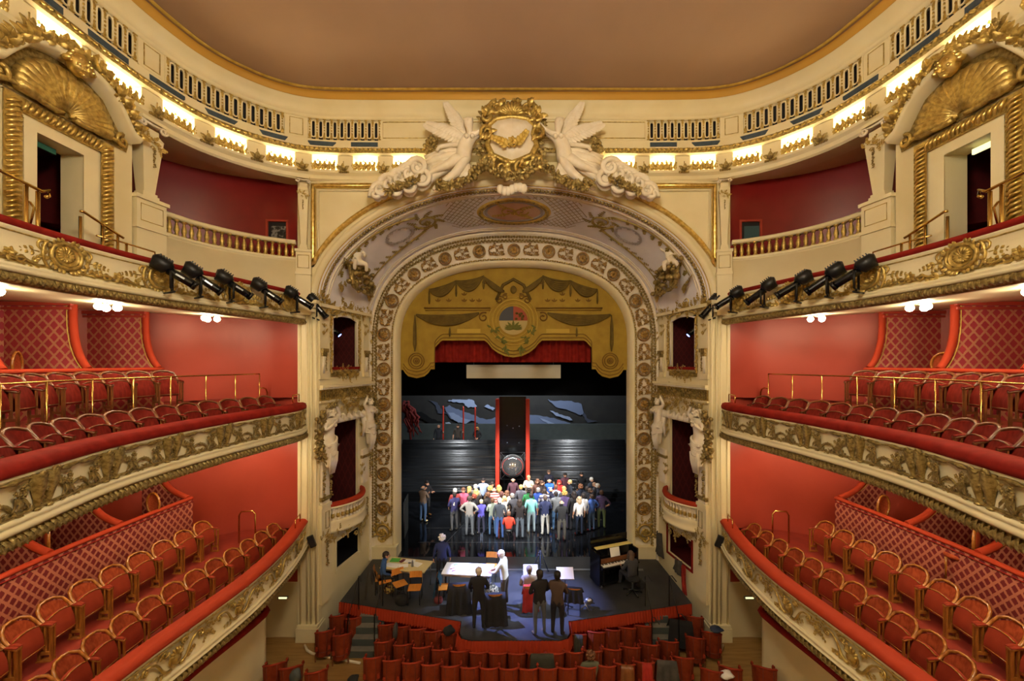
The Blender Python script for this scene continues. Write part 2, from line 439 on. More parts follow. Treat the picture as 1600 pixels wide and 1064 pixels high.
# stage frame: mouldings, ornamented band, inner white moulding (they run down to the stage as pilasters)
FR = dict(a0=5.36, b0=4.16, a1=5.24, b1=4.02, a2=5.16, b2=3.80, a3=4.62, b3=3.24, a4=4.38, b4=2.98)
ringloft([(5.36, 4.16, 9.0, 14.72, 2.4, 1.0), (5.34, 4.12, 9.0, 14.70, 2.4, 1.0), (5.28, 4.05, 9.0, 14.74, 2.4, 1.0), (5.28, 4.04, 9.0, 14.84, 2.4, 1.0), (5.22, 3.98, 9.0, 14.84, 2.4, 1.0), (5.20, 3.90, 9.0, 14.95, 2.4, 1.0)], 'stone_white', 'frame_moulding')
ringloft([(5.21, 3.90, 9.0, 14.95, 2.4, 1.0), (4.54, 3.14, 9.0, 15.0, 2.5, 1.0)], 'stone_white', 'frame_band')
ringloft([(4.56, 3.16, 9.0, 14.96, 2.5, 1.0), (4.53, 3.13, 9.0, 14.92, 2.5, 1.0), (4.47, 3.07, 9.0, 14.93, 2.5, 1.0), (4.43, 3.03, 9.0, 15.0, 2.5, 1.0), (4.38, 2.98, 9.0, 15.05, 2.5, 1.0), (4.38, 2.98, 9.0, 15.5, 2.5, 1.0)], 'cream', 'inner_moulding')
def leg_arch(a, bb, y, n, z): return [p for p in arch(a, bb, 9.0, y, n, 80, 1.0) if p.z >= z]
rope(leg_arch(5.25, 3.99, 14.80, 2.4, 1.5), 0.10, 0.05, 'bead_rope', 'gold_dark', pro)
rope(leg_arch(4.59, 3.20, 14.95, 2.5, 1.5), 0.09, 0.035, 'bead_rope', 'gold', pro)
# pedestals of the stage frame
for s in (-1, 1):
    b = MB(); b.box((s*4.86, 14.95, 1.2), (0.98, 0.3, 0.42)); b.box((s*4.86, 14.93, 1.43), (1.0, 0.34, 0.06)); b.build('pedestal', 'cream', pro)
# ------------------------------------------------------------------ cornice and frieze under the ceiling
cor = struct(sweep(MB(), TOPP, [(-0.6, 13.78), (0.0, 13.75), (0.05, 13.80), (0.06, 13.90), (0.13, 13.97), (0.14, 14.04), (-0.28, 14.06), (-0.30, 14.50), (0.06, 14.52), (0.12, 14.56)], step=0.25, smooth=False).build('trim_1', 'cream'))
sweep(MB(), TOPP, [(0.12, 14.56), (0.17, 14.60), (0.17, 14.68), (0.10, 14.72)], step=0.25).build('ornament_band', 'gold_dark', cor)
sweep(MB(), TOPP, [(0.10, 14.72), (0.02, 14.75), (0.0, 15.0), (-0.14, 15.0)], step=0.25, smooth=False).build('frieze_plinth', 'cream', cor)
sweep(MB(), TOPP, [(-0.14, 14.98), (-0.14, 15.62)], step=0.25).build('frieze_recess', 'slot_dark', cor)
sweep(MB(), TOPP, [(-0.14, 15.60), (0.0, 15.60), (0.06, 15.64), (0.06, 15.70), (0.03, 15.74), (0.06, 15.84), (0.14, 15.96), (0.25, 16.04), (0.27, 16.07)], step=0.25).build('cove_cornice', 'cream', cor)
sweep(MB(), TOPP, [(0.27, 16.05), (0.30, 16.08), (0.33, 16.16), (0.42, 16.22), (0.46, 16.215), (0.44, 16.25)], step=0.25).build('ceiling_border', 'ceiling_gold', cor)
sweep(MB(), TOPP, [(0.46, 16.20), (0.52, 16.17), (0.56, 16.21)], step=0.25).build('ceiling_border', 'gold_paint', cor)
rope([TOPP.pt(TOPP.len*i/300, 0.17, 14.64) for i in range(301)], 0.13, 0.04, 'leaf_rope', 'gold', cor)
# pierced frieze: white rims round dark slots, gold strips between them
def stadium(wd, h, n=6):
    r = wd/2; o = []
    for i in range(n+1): a = PI*i/n; o.append((r*math.cos(a), h/2-r+r*math.sin(a)))
    for i in range(n+1): a = PI+PI*i/n; o.append((r*math.cos(a), -h/2+r+r*math.sin(a)))
    return o
b = MB(); o1 = stadium(0.115, 0.50, 5); b.tube([(x, y, 0.0) for x, y in o1], 0.022, 5, closed=True)
rim_me = b.mesh('grille_rim', 'cream')
b = MB(); b.box((0, 0, -0.02), (0.085, 0.62, 0.04)); b.cur = 1
for v in (-0.12, -0.04, 0.04, 0.12): b.blob((0, v, 0.01), (0.022, 0.03, 0.02), 5, 3)
for sg in (-1, 1): b.leaf((0, sg*0.28, 0.0), (0, -sg, 0), 0.15, 0.10, (0, 0, 1), 0.1); b.box((0, sg*0.285, 0.01), (0.09, 0.03, 0.02))
bar_me = b.mesh('grille_bar', ['cream', 'gold'])
b = MB(); b.box((0, 0, -0.06), (0.62, 0.62, 0.14)); b.cur = 1; b.tube([(-0.17, -0.24, 0.015), (0.17, -0.24, 0.015), (0.17, 0.24, 0.015), (-0.17, 0.24, 0.015)], 0.014, 5, closed=True)
b.cur = 0; b.box((0.29, 0, 0.0), (0.03, 0.64, 0.06)); b.box((-0.29, 0, 0.0), (0.03, 0.64, 0.06))
pan_me = b.mesh('frieze_panel', ['cream', 'gold'])
b = MB(); b.box((0, 0, 0), (0.80, 0.13, 0.016)); blue_me = b.mesh('blue_panel', 'blue_panel')
b = MB(); b.box((0, 0, -0.05), (2.2, 0.62, 0.12)); b.cur = 1; b.tube([(-1.0, -0.24, 0.015), (1.0, -0.24, 0.015), (1.0, 0.24, 0.015), (-1.0, 0.24, 0.015)], 0.014, 5, closed=True)
wide_me = b.mesh('frieze_panel', ['cream', 'gold'])
PITCH = 0.205
def bay(sa, n):
    for i in range(n+1):
        sc_ = sa+PITCH*i
        inst('grille_bar', bar_me, TOPP.fr(sc_, 0.0, 15.31), cor)
        if i < n: inst('grille_rim', rim_me, TOPP.fr(sc_+PITCH/2, 0.0, 15.31), cor)
for sg in (-1, 1):
    # walking outwards from the centre of the front: plain panels, short bay, panel, long bay, panel, long bay ...
    inst('frieze_panel', wide_me, TOPP.fr(S0+sg*1.1, 0.0, 15.31), cor); inst('frieze_panel', wide_me, TOPP.fr(S0+sg*2.95, 0.0, 15.31), cor)
    pos = 4.05
    for n in (10, 13, 13, 13, 13):
        L = n*PITCH; a = S0+sg*pos if sg > 0 else S0-pos-L
        bay(a, n); pos += L+0.05
        inst('frieze_panel', pan_me, TOPP.fr(S0+sg*(pos+0.31), 0.0, 15.31), cor); pos += 0.67
    q = 4.5
    while q < 16:
        inst('blue_panel', blue_me, TOPP.fr(S0+sg*q, 0.022, 14.87), cor); q += 1.25
# ------------------------------------------------------------------ stage shell
b = MB()
out = [(-5.32, 12.19), (-1.48, 11.25), (-1.46, 10.75), (-1.36, 10.56), (-1.16, 10.48), (1.2, 10.48), (1.40, 10.56), (1.50, 10.75), (1.54, 11.25), (5.4, 12.1), (5.3, 15.0), (-5.25, 15.0)]
b.prism(out, lambda x, y, t: Vector((x, y, t)), 0.94, STAGE)
struct(b.build('apron_floor', 'apron_black'))
b = MB(); b.box((0, 20.5, 0.9), (16, 11.02, 0.2)); b.box((0, 20.5, 1.0015), (0.012, 10.9, 0.003))
stg = struct(b.build('stage_floor', 'stage_black'))
b = MB(); b.box((0, 14.02, 1.012), (9.1, 0.10, 0.024)); b.build('threshold_strip', 'steel', stg)
b = MB()
for x0, y0, x1, y1 in ((-3.9, 16.2, 1.5, 16.2), (-3.9, 17.6, -0.5, 17.6), (-3.0, 15.2, -1.9, 19.5)):
    d = Vector((x1-x0, y1-y0, 0)); b.box(((x0+x1)/2, (y0+y1)/2, 1.002), (d.length, 0.012, 0.003), math.atan2(d.y, d.x))
b.build('floor_joint', 'steel', stg)
b = MB(); b.box((0, 26.1, 7), (16, 0.2, 13)); struct(b.build('stage_wall_back', 'black_wall'))
for s in (-1, 1):
    b = MB(); b.box((s*8.1, 20.6, 7), (0.2, 11.2, 13)); struct(b.build('stage_wall_'+SN[s], 'black_wall'))
b = MB(); b.box((0, 20.6, 13.6), (16.4, 11.2, 0.2)); struct(b.build('stage_ceiling', 'black_wall'))
b = MB()
for s in (-1, 1): b.box((s*6.9, 15.25, 7.2), (3.2, 0.25, 13))
b.box((0, 15.25, 13.6), (17, 0.25, 1.5)); struct(b.build('wall_stage_front', 'black_wall'))
# apron front: dark red boarding, gathered red valance
fr = [(-5.32, 12.19), (-1.48, 11.25), (-1.46, 10.75), (-1.36, 10.56), (-1.16, 10.48), (1.2, 10.48), (1.40, 10.56), (1.50, 10.75), (1.54, 11.25), (5.4, 12.1)]
b = MB()
for k in range(len(fr)-1):
    p, q = Vector(fr[k]), Vector(fr[k+1]); d = q-p; c = (p+q)/2+Vector((-d.y, d.x)).normalized()*0.05
    b.box((c.x, c.y, 0.47), (d.length+0.02, 0.05, 0.94), math.atan2(d.y, d.x))
struct(b.build('apron_front', 'red_velvet'))
def valance(pts, z0, z1, name, label, amp=0.025, pitch=0.09):
    pts = [Vector(p) for p in pts]; top = []; bot = []; dist = 0
    for k in range(len(pts)-1):
        p, q = pts[k], pts[k+1]; d = q-p; L = d.length; nn = Vector((d.y, -d.x)).normalized(); m = max(2, int(L/(pitch/4)))
        for i in range(m):
            t = i/m; s_ = dist+L*t; a = amp*math.sin(2*PI*s_/pitch)*(0.7+0.5*math.sin(s_*3.1)); c = p+d*t
            top.append(Vector((c.x+nn.x*(0.03+a*0.5), c.y+nn.y*(0.03+a*0.5), z1))); bot.append(Vector((c.x+nn.x*(0.06+a*1.5), c.y+nn.y*(0.06+a*1.5), z0+0.012*math.sin(s_*7))))
        dist += L
    b = MB(); b.grid([top, [(u+v)/2+Vector((0, 0, 0)) for u, v in zip(top, bot)], bot], True)
    o = b.build(name, 'orange_velvet'); tag(o, label, 'valance'); return o
valance([(-5.32, 12.16), (-1.48, 11.22)], 0.70, 1.02, 'gathered_valance', 'gathered orange-red valance along the stage edge left of the thrust')
valance([(-1.5, 11.22), (-1.49, 10.75), (-1.39, 10.54), (-1.16, 10.45), (1.2, 10.45), (1.43, 10.54), (1.53, 10.75), (1.56, 11.22)], 0.66, 1.02, 'gathered_valance', 'gathered orange-red valance round the rounded front of the thrust')
valance([(1.54, 11.22), (5.4, 12.07)], 0.70, 1.02, 'gathered_valance', 'gathered orange-red valance along the stage edge right of the thrust')
# ------------------------------------------------------------------ ornament library: local x right, y up, z out of the wall
def spiral(b, c, R, turns, a0, sgn, r0, r1, n=16, w=0.0, lift=0.0):
    pts = []; rs = []
    for i in range(n+1):
        t = i/n; a = a0+sgn*2*PI*turns*t; R_ = R*(1-t)**0.8+R*0.12
        pts.append((c[0]+R_*math.cos(a), c[1]+R_*math.sin(a), w+lift*t)); rs.append(r0+(r1-r0)*t)
    b.tube(pts, rs, 5); b.blob((pts[-1][0], pts[-1][1], w+lift), r1*1.8, 5, 4)
def curl(b, pts, r0, r1, n=5):
    m = len(pts); b.tube([(p[0], p[1], p[2] if len(p) > 2 else 0.02) for p in pts], [r0+(r1-r0)*i/(m-1) for i in range(m)], n)
def bez(p0, p1, p2, p3, n=8):
    o = []
    for i in range(n+1):
        t = i/n; o.append(tuple((1-t)**3*p0[k]+3*t*(1-t)**2*p1[k]+3*t*t*(1-t)*p2[k]+t**3*p3[k] for k in range(len(p0))))
    return o
def flower(b, c, R, n=6, w=0.02, rng=random):
    b.blob((c[0], c[1], w+R*0.35), R*0.38, 6, 4)
    for k in range(n):
        a = 2*PI*k/n+0.3; b.leaf((c[0], c[1], w), (math.cos(a), math.sin(a), 0.25), R, R*0.75, (0, 0, 1), 0.25, 3)
def sprig(b, c, ang, L, n, lw, ll, w=0.015, bend=0.3):
    p = [(c[0], c[1])]; a = ang
    for i in range(n): a += bend/n; p.append((p[-1][0]+math.cos(a)*L/n, p[-1][1]+math.sin(a)*L/n))
    curl(b, [(x, y, w) for x, y in p], lw*0.22, lw*0.08, 4)
    for i in range(1, n+1):
        for sg in (-1, 1):
            d = a+sg*(1.0-0.5*i/n); b.leaf((*p[i], w), (math.cos(d), math.sin(d), 0.15), ll*(1-0.4*i/n), lw, (0, 0, 1), 0.2, 3)
def shell(b, c, R, n=9, a0=0.1, a1=PI-0.1, w=0.02, depth=0.12):
    for k in range(n):
        a = a0+(a1-a0)*k/(n-1); d = Vector((math.cos(a), math.sin(a), 0)); rr = R*(0.85+0.15*math.sin(a))
        pts = [Vector((c[0], c[1], w))+d*rr*t+Vector((0, 0, depth*math.sin(PI*t*0.85))) for t in (0.08, 0.35, 0.65, 0.9, 1.0)]
        b.tube(pts, [R*0.04, R*0.10, R*0.16, R*0.17, R*0.07], 6, flat=0.8)
def ovalring(b, c, rx, ry, r, w=0.03, n=20, lump=0.0, lk=9):
    b.tube([(c[0]+rx*math.cos(2*PI*k/n)*(1+lump*math.sin(lk*2*PI*k/n)), c[1]+ry*math.sin(2*PI*k/n)*(1+lump*math.sin(lk*2*PI*k/n)), w) for k in range(n)], r, 5, closed=True)
def dome(b, c, rx, ry, h, n=16, w=0.0):
    rows = []
    for i in range(5):
        t = i/4; k = math.cos(t*PI/2); z = h*math.sin(t*PI/2)
        rows.append([(c[0]+rx*max(k, 0.02)*math.cos(2*PI*j/n), c[1]+ry*max(k, 0.02)*math.sin(2*PI*j/n), w+z) for j in range(n)])
    b.grid(rows, True, True)
def mask(b, c, h, w=0.05):
    """a little sculpted face with hair and chin"""
    x, y = c; b.blob((x, y, w), (h*0.36, h*0.46, h*0.30), 8, 6)
    b.blob((x, y-h*0.02, w+h*0.30), (h*0.06, h*0.14, h*0.09), 5, 4)
    for sg in (-1, 1):
        b.blob((x+sg*h*0.14, y+h*0.08, w+h*0.24), (h*0.08, h*0.05, h*0.05), 5, 3)
        b.blob((x+sg*h*0.15, y-h*0.12, w+h*0.20), (h*0.11, h*0.10, h*0.08), 5, 3)
        for k in range(4): b.blob((x+sg*h*(0.20+0.07*k), y+h*(0.42-0.16*k), w+h*0.04), (h*0.15, h*0.13, h*0.15), 5, 3)
    b.blob((x, y-h*0.24, w+h*0.24), (h*0.12, h*0.04, h*0.06), 5, 3); b.blob((x, y-h*0.40, w+h*0.16), (h*0.12, h*0.09, h*0.10), 5, 3)
    for k in range(5): b.blob((x+h*(k-2)*0.13, y+h*0.48, w+h*0.08), (h*0.12, h*0.13, h*0.16), 5, 3)
def festoon(b, p0, p1, sag, r, n=14, rng=None, w=0.04, mid=1.5):
    rng = rng or random
    for i in range(n+1):
        t = i/n; x = p0[0]+(p1[0]-p0[0])*t; y = p0[1]+(p1[1]-p0[1])*t-sag*4*t*(1-t); k = r*(1+(mid-1)*math.sin(PI*t))
        for q in range(3):
            a = rng.random()*2*PI; b.blob((x+math.cos(a)*k*0.7, y+math.sin(a)*k*0.7, w+rng.random()*k*0.7), k*(0.45+0.3*rng.random()), 5, 3)
        a = rng.random()*2*PI; b.leaf((x, y, w), (math.cos(a), math.sin(a), 0.4), k*2.0, k*1.0, (0, 0, 1), 0.2, 3)
R_ = random.Random(5)
# rosette of the stage frame and its leafy link
b = MB(); ovalring(b, (0, 0), 0.235, 0.235, 0.028, 0.03, 18); ovalring(b, (0, 0), 0.185, 0.185, 0.014, 0.03, 16); flower(b, (0, 0), 0.17, 8, 0.02); flower(b, (0, 0), 0.10, 6, 0.06)
rosette_me = b.mesh('rosette', 'gold_band')
b = MB()
for sg in (-1, 1):
    curl(b, [(x*sg, y, 0.02) for x, y in bez((0, -0.33), (0.26, -0.2), (0.26, 0.2), (0.02, 0.30))], 0.018, 0.012)
    spiral(b, (sg*0.13, 0.02), 0.09, 1.1, PI/2, sg, 0.016, 0.008, 10, 0.03)
    sprig(b, (sg*0.06, -0.22), PI/2-sg*0.7, 0.24, 3, 0.07, 0.11); sprig(b, (sg*0.03, 0.12), PI/2-sg*0.9, 0.20, 3, 0.07, 0.10)
    b.leaf((sg*0.02, -0.30, 0.02), (sg, 0.4, 0.1), 0.2, 0.09, (0, 0, 1), 0.2)
    b.leaf((sg*0.04, 0.26, 0.02), (sg, -0.3, 0.1), 0.2, 0.09, (0, 0, 1), 0.2)
flower(b, (0, 0.02), 0.06, 5, 0.03)
link_me = b.mesh('leaf_scroll', 'gold_band')
b = MB(); spiral(b, (0.0, 0.05), 0.30, 1.6, -PI/2, 1, 0.06, 0.03, 26, 0.05, 0.05); spiral(b, (0.02, -0.12), 0.2, 1.2, PI, -1, 0.04, 0.02, 16, 0.04)
for k in range(9): a = 2*PI*k/9; b.leaf((0.26*math.cos(a), 0.05+0.26*math.sin(a), 0.03), (math.cos(a+0.6), math.sin(a+0.6), 0.2), 0.17, 0.10, (0, 0, 1), 0.3)
flower(b, (0, 0.05), 0.13, 7, 0.09); shell(b, (0, -0.30), 0.16, 6, PI+0.2, 2*PI-0.2, 0.03, 0.05); sprig(b, (0.1, 0.34), 1.2, 0.22, 3, 0.06, 0.1); sprig(b, (-0.1, 0.34), 1.9, 0.22, 3, 0.06, 0.1)
bigscroll_me = b.mesh('base_scroll', 'gold')
b = MB()
for k in range(16):
    y = -0.48+k*0.064; sg = 1 if k % 2 else -1
    b.leaf((0, y, 0.01), (sg*0.5, 1, 0.3), 0.12, 0.075, (0, 0, 1), 0.3, 3); b.blob((-sg*0.03, y+0.02, 0.02), 0.026, 5, 3)
strip_me = b.mesh('leaf_strip', 'gold_dark')
# upper balcony: big oval cartouche, and flower clusters between
b = MB(); ovalring(b, (0, 0.02), 0.23, 0.20, 0.035, 0.04, 22, 0.04, 8); dome(b, (0, 0.02), 0.19, 0.165, -0.03, w=0.05); shell(b, (0, 0.02), 0.155, 16, 0, 2*PI*15/16, 0.015, 0.025); flower(b, (0, 0.02), 0.05, 6, 0.03)
for sg in (-1, 1):
    spiral(b, (sg*0.33, 0.10), 0.09, 1.3, PI/2+sg*PI/2, -sg, 0.026, 0.01, 12, 0.03); curl(b, [(sg*x, y, 0.03) for x, y in bez((0.26, 0.20), (0.36, 0.10), (0.36, -0.1), (0.25, -0.22))], 0.03, 0.02)
    sprig(b, (sg*0.37, 0.0), PI/2-sg*1.5, 0.30, 4, 0.06, 0.10, bend=-sg*0.3); sprig(b, (sg*0.30, -0.2), PI/2-sg*1.5, 0.25, 3, 0.07, 0.12)
    for k in range(5): b.leaf((sg*(0.06+0.06*k), 0.22-0.015*k*k, 0.04), (sg*0.6, 1, 0.3), 0.09, 0.07, (0, 0, 1), 0.3, 3); b.leaf((sg*(0.04+0.06*k), -0.20+0.01*k*k, 0.04), (sg*0.6, -1, 0.3), 0.09, 0.07, (0, 0, 1), 0.3, 3)
cart3_me = b.mesh('cartouche', 'gold')
b = MB(); flower(b, (0, 0), 0.11, 6, 0.03); flower(b, (0, 0.0), 0.06, 5, 0.07)
for sg in (-1, 1):
    spiral(b, (sg*0.17, -0.02), 0.07, 1.1, PI/2+sg*PI/2, sg, 0.024, 0.01, 10, 0.03); curl(b, bez((sg*0.08, -0.05, 0.03), (sg*0.2, 0.05, 0.03), (sg*0.3, -0.1, 0.03), (sg*0.48, -0.07, 0.02)), 0.026, 0.014)
    sprig(b, (sg*0.3, -0.05), PI/2-sg*1.1, 0.18, 3, 0.05, 0.08)
clus3_me = b.mesh('flower_cluster', 'gold')
# middle balcony: paired consoles with a mask, bouquets, an arched scroll
b = MB()
for sg in (-1, 1):
    rows = []
    for i in range(9):
        t = i/8; y = 0.24-0.52*t; wd = 0.075-0.03*t+0.015*math.sin(t*6); z = 0.10*(1-t)**1.5+0.02+0.03*math.sin(t*PI)
        x = sg*(0.115-0.02*t); rows.append([(x-wd, y, 0.0), (x-wd*0.8, y, z), (x-wd*0.2, y, z+0.015), (x+wd*0.2, y, z+0.015), (x+wd*0.8, y, z), (x+wd, y, 0.0)])
    b.grid(rows, True); spiral(b, (sg*0.115, 0.22), 0.06, 1.2, 0, sg, 0.03, 0.02, 10, 0.10)
    sprig(b, (sg*0.2, 0.16), PI/2-sg*2.6, 0.24, 4, 0.06, 0.10, bend=sg*0.4); b.blob((sg*0.11, -0.27, 0.03), (0.07, 0.03, 0.04), 5, 3)
mask(b, (0, 0.03), 0.15, 0.04); sprig(b, (0, -0.08), -PI/2, 0.16, 3, 0.05, 0.07)
cons2_me = b.mesh('console_pair', 'gold_dark')
b = MB()
for k in range(7): flower(b, (R_.uniform(-0.07, 0.07), R_.uniform(-0.02, 0.11), ), 0.045, 5, 0.03)
for k in range(9): a = R_.uniform(-2.6, -0.5); b.leaf((R_.uniform(-0.05, 0.05), -0.02, 0.01), (math.cos(a), math.sin(a), 0.1), R_.uniform(0.09, 0.2), 0.05, (0, 0, 1), 0.2, 3)
sprig(b, (0.02, -0.08), -0.8, 0.2, 3, 0.045, 0.07)
bouq_me = b.mesh('bouquet', 'gold_dark')
b = MB(); b.tube(bez((-0.36, -0.12, 0.02), (-0.2, -0.1, 0.02), (-0.2, 0.12, 0.02), (0.0, 0.12, 0.02), 8)+bez((0.0, 0.12, 0.02), (0.2, 0.12, 0.02), (0.2, -0.1, 0.02), (0.36, -0.12, 0.02), 8)[1:], 0.028, 5, flat=0.6, fax=(0, 0, 1))
sprig(b, (0.05, -0.02), -2.6, 0.24, 3, 0.05, 0.09); sprig(b, (-0.02, 0.0), -0.5, 0.14, 2, 0.05, 0.08); flower(b, (0, 0.12), 0.05, 5, 0.03)
arch2_me = b.mesh('arched_scroll', 'gold_dark')
# lower balcony: rocaille frames with a shell, and flower sprays
b = MB(); shell(b, (0, 0.0), 0.15, 7, 0.2, PI-0.2, 0.03, 0.05); dome(b, (0.0, -0.06), 0.085, 0.10, 0.06, 12, 0.02); ovalring(b, (0, -0.06), 0.10, 0.12, 0.02, 0.03, 14, 0.06, 7)
for sg in (-1, 1):
    curl(b, bez((sg*0.08, -0.2, 0.03), (sg*0.3, -0.22, 0.03), (sg*0.22, 0.14, 0.03), (sg*0.5, 0.12, 0.03)), 0.03, 0.018); spiral(b, (sg*0.5, 0.06), 0.06, 1.2, PI/2, -sg, 0.022, 0.01, 10, 0.03)
    spiral(b, (sg*0.17, 0.13), 0.06, 1.1, 0, sg, 0.022, 0.01, 10, 0.03); sprig(b, (sg*0.16, 0.05), PI/2-sg*0.6, 0.2, 3, 0.06, 0.09); sprig(b, (sg*0.14, -0.18), PI/2-sg*1.4, 0.22, 3, 0.06, 0.10)
rocaille_me = b.mesh('rocaille_cartouche', 'gold')
b = MB()
for k in range(5): flower(b, (R_.uniform(-0.09, 0.09), R_.uniform(-0.08, 0.08)), 0.05, 5, 0.03)
for a in (0.2, 0.9, 1.7, 2.5, 3.1, 4.0, 5.2): sprig(b, (0.03*math.cos(a), 0.03*math.sin(a)), a, 0.2, 3, 0.05, 0.08)
spray_me = b.mesh('flower_spray', 'gold')
# generic rococo clusters
def cluster(seed, w, h, n, r):
    q = random.Random(seed); b = MB()
    for i in range(n):
        x, y = q.uniform(-w, w), q.uniform(-h, h); t = q.random()
        if t < 0.30: spiral(b, (x, y), r*q.uniform(0.7, 1.3), 1.2, q.uniform(0, 6), q.choice((-1, 1)), r*0.24, r*0.1, 9, 0.02)
        elif t < 0.5: flower(b, (x, y), r*0.9, 5, 0.03)
        else: sprig(b, (x, y), q.uniform(0, 6.28), r*2.6, 3, r*0.75, r*1.2, bend=q.uniform(-0.8, 0.8))
    return b
clA = cluster(1, 0.30, 0.16, 11, 0.085).mesh('rococo_cluster', 'gold')
clB = cluster(2, 0.16, 0.34, 12, 0.085).mesh('rococo_cluster', 'gold')
clC = cluster(3, 0.42, 0.20, 16, 0.10).mesh('rococo_cluster', 'gold')
clW = cluster(4, 0.30, 0.20, 9, 0.10).mesh('rococo_cluster', 'gold_dark')
b = MB(); festoon(b, (-0.5, 0), (0.5, 0), 0.22, 0.05, 16, R_); garl_me = b.mesh('garland', 'gold_dark')
b = MB(); festoon(b, (0, 0.4), (0, -0.4), 0.0, 0.05, 12, R_, mid=0.9); drop_me = b.mesh('drop_garland', 'gold_dark')
def fmat(pos, U, V, W, sc_=1.0, mir=1.0):
    m = Matrix.Identity(4)
    for i, (c, k) in enumerate(((U, sc_*mir), (V, sc_), (W, sc_))):
        for r in range(3): m[r][i] = c[r]*k
    m.translation = pos; return m
def spin(m, a): return m @ Matrix.Rotation(a, 4, 'Z')
def scl(m, x, y=None, z=None):
    y = x if y is None else y; z = x if z is None else z
    return m @ Matrix.Diagonal((x, y, z, 1))
# ------------------------------------------------------------------ ornaments of the stage frame
cl = []   # centre line of the band
ca, cb_ = arch(5.13, 3.85, 9.0, 14.95, 2.4, 120, 1.0), arch(4.68, 3.30, 14.0, 14.95, 2.5, 120, 1.0)
cb_ = arch(4.60, 3.20, 9.0, 14.95, 2.5, 120, 1.0)
cl = [(p+q)/2 for p, q in zip(ca, cb_)]
Ls = [0]
for i in range(1, len(cl)): Ls.append(Ls[-1]+(cl[i]-cl[i-1]).length)
def on_line(pts, Ls, d):
    i = 0
    while i < len(Ls)-2 and Ls[i+1] < d: i += 1
    t = (d-Ls[i])/max(1e-9, Ls[i+1]-Ls[i]); return pts[i].lerp(pts[i+1], t), (pts[i+1]-pts[i]).normalized()
def frame_put(name, me, d, k=1.0):
    p, tg = on_line(cl, Ls, d); W = Vector((0, -1, 0)); V = tg; U = V.cross(W)
    inst(name, me, scl(fmat(p+Vector((0, -0.03, 0)), U, V, W), k), pro)
tot = Ls[-1]; n = 21; st = (tot-2*1.85)/(n-1)
for i in range(n):
    frame_put('rosette', rosette_me, 1.85+st*i, 0.95 if 6 < i < 14 else 1.0)
    if i < n-1: frame_put('leaf_scroll', link_me, 1.85+st*(i+0.5), 0.92 if 6 <= i < 14 else 1.0)
for s in (-1, 1):
    inst('base_scroll', bigscroll_me, fmat(Vector((s*4.92, 14.92, 1.98)), Vector((-s*1, 0, 0)), Vector((0, 0, 1)), Vector((0, -1, 0)), 0.95), pro)
eo = arch(5.16, 3.86, 9.0, 14.90, 2.4, 120, 1.0); Le = [0]
for i in range(1, len(eo)): Le.append(Le[-1]+(eo[i]-eo[i-1]).length)
k = 0.95
while k < Le[-1]-0.9:
    p, tg = on_line(eo, Le, k+0.5); W = Vector((0, -1, 0)); inst('leaf_strip', strip_me, fmat(p, tg.cross(W), tg, W), pro); k += 1.03
# paintings of the cove: the oval medallion with its gold frame, lattice and flowering scrolls
def cove_map(u, v, w=0.0):
    """u metres across from the crown, v metres from the front edge"""
    t = 0.5+u/14.2; return cove_pt(v/2.6, t, w)
def cmesh(b): b.v = [tuple(cove_map(*q)) for q in b.v]; return b
mat('paint_pink', 'd2a384', 0.7, col2='dcb696', scale=3); mat('paint_grey', 'a59c96', 0.7); mat('paint_olive', 'a5904a', 0.55, 0.2, col2='8a7635', scale=8)
mat('paint_white', 'a99a76', 0.6)
MX, MY = 0.0, 1.2
b = MB(); b.grid([[(MX+0.98*math.cos(2*PI*k/40)*r, MY+0.60*math.sin(2*PI*k/40)*r, 0.015) for k in range(41)] for r in (0.01, 0.3, 0.6, 1.0)], True); cmesh(b).build('medallion_field', 'paint_pink', pro)
b = MB(); b.grid([[(MX+1.0*math.cos(2*PI*k/40)*r, MY+0.62*math.sin(2*PI*k/40)*r, z) for k in range(41)] for r, z in ((0.9, 0.02), (0.92, 0.05), (0.98, 0.05), (1.0, 0.02))], True); cmesh(b).build('medallion_border', 'paint_grey', pro)
b = MB(); b.grid([[(MX+1.25*math.cos(2*PI*k/48)*r, MY+0.80*math.sin(2*PI*k/48)*r, z) for k in range(49)] for r, z in ((0.84, 0.02), (0.86, 0.07), (0.93, 0.05), (0.97, 0.07), (1.0, 0.01))], True); cmesh(b).build('medallion_frame', 'gold_paint', pro)
b = MB()
for k in range(44): a = 2*PI*k/44; b.blob((MX+1.16*math.cos(a), MY+0.74*math.sin(a), 0.06), (0.05, 0.05, 0.03), 5, 3)
tag(cmesh(b).build('medallion_bead', 'gold_dark', pro), kind='stuff')
b = MB()
for sg in (-1, 1):
    spiral(b, (MX+sg*0.22, MY), 0.24, 1.2, 0, sg, 0.03, 0.015, 16, 0.03); sprig(b, (MX+sg*0.2, MY+0.1), PI/2-sg*1.2, 0.5, 5, 0.09, 0.14, 0.03); sprig(b, (MX+sg*0.2, MY-0.2), -PI/2+sg*1.0, 0.4, 4, 0.09, 0.14, 0.03)
flower(b, (MX, MY), 0.14, 6, 0.03); cmesh(b).build('medallion_scroll', 'gold_paint', pro)
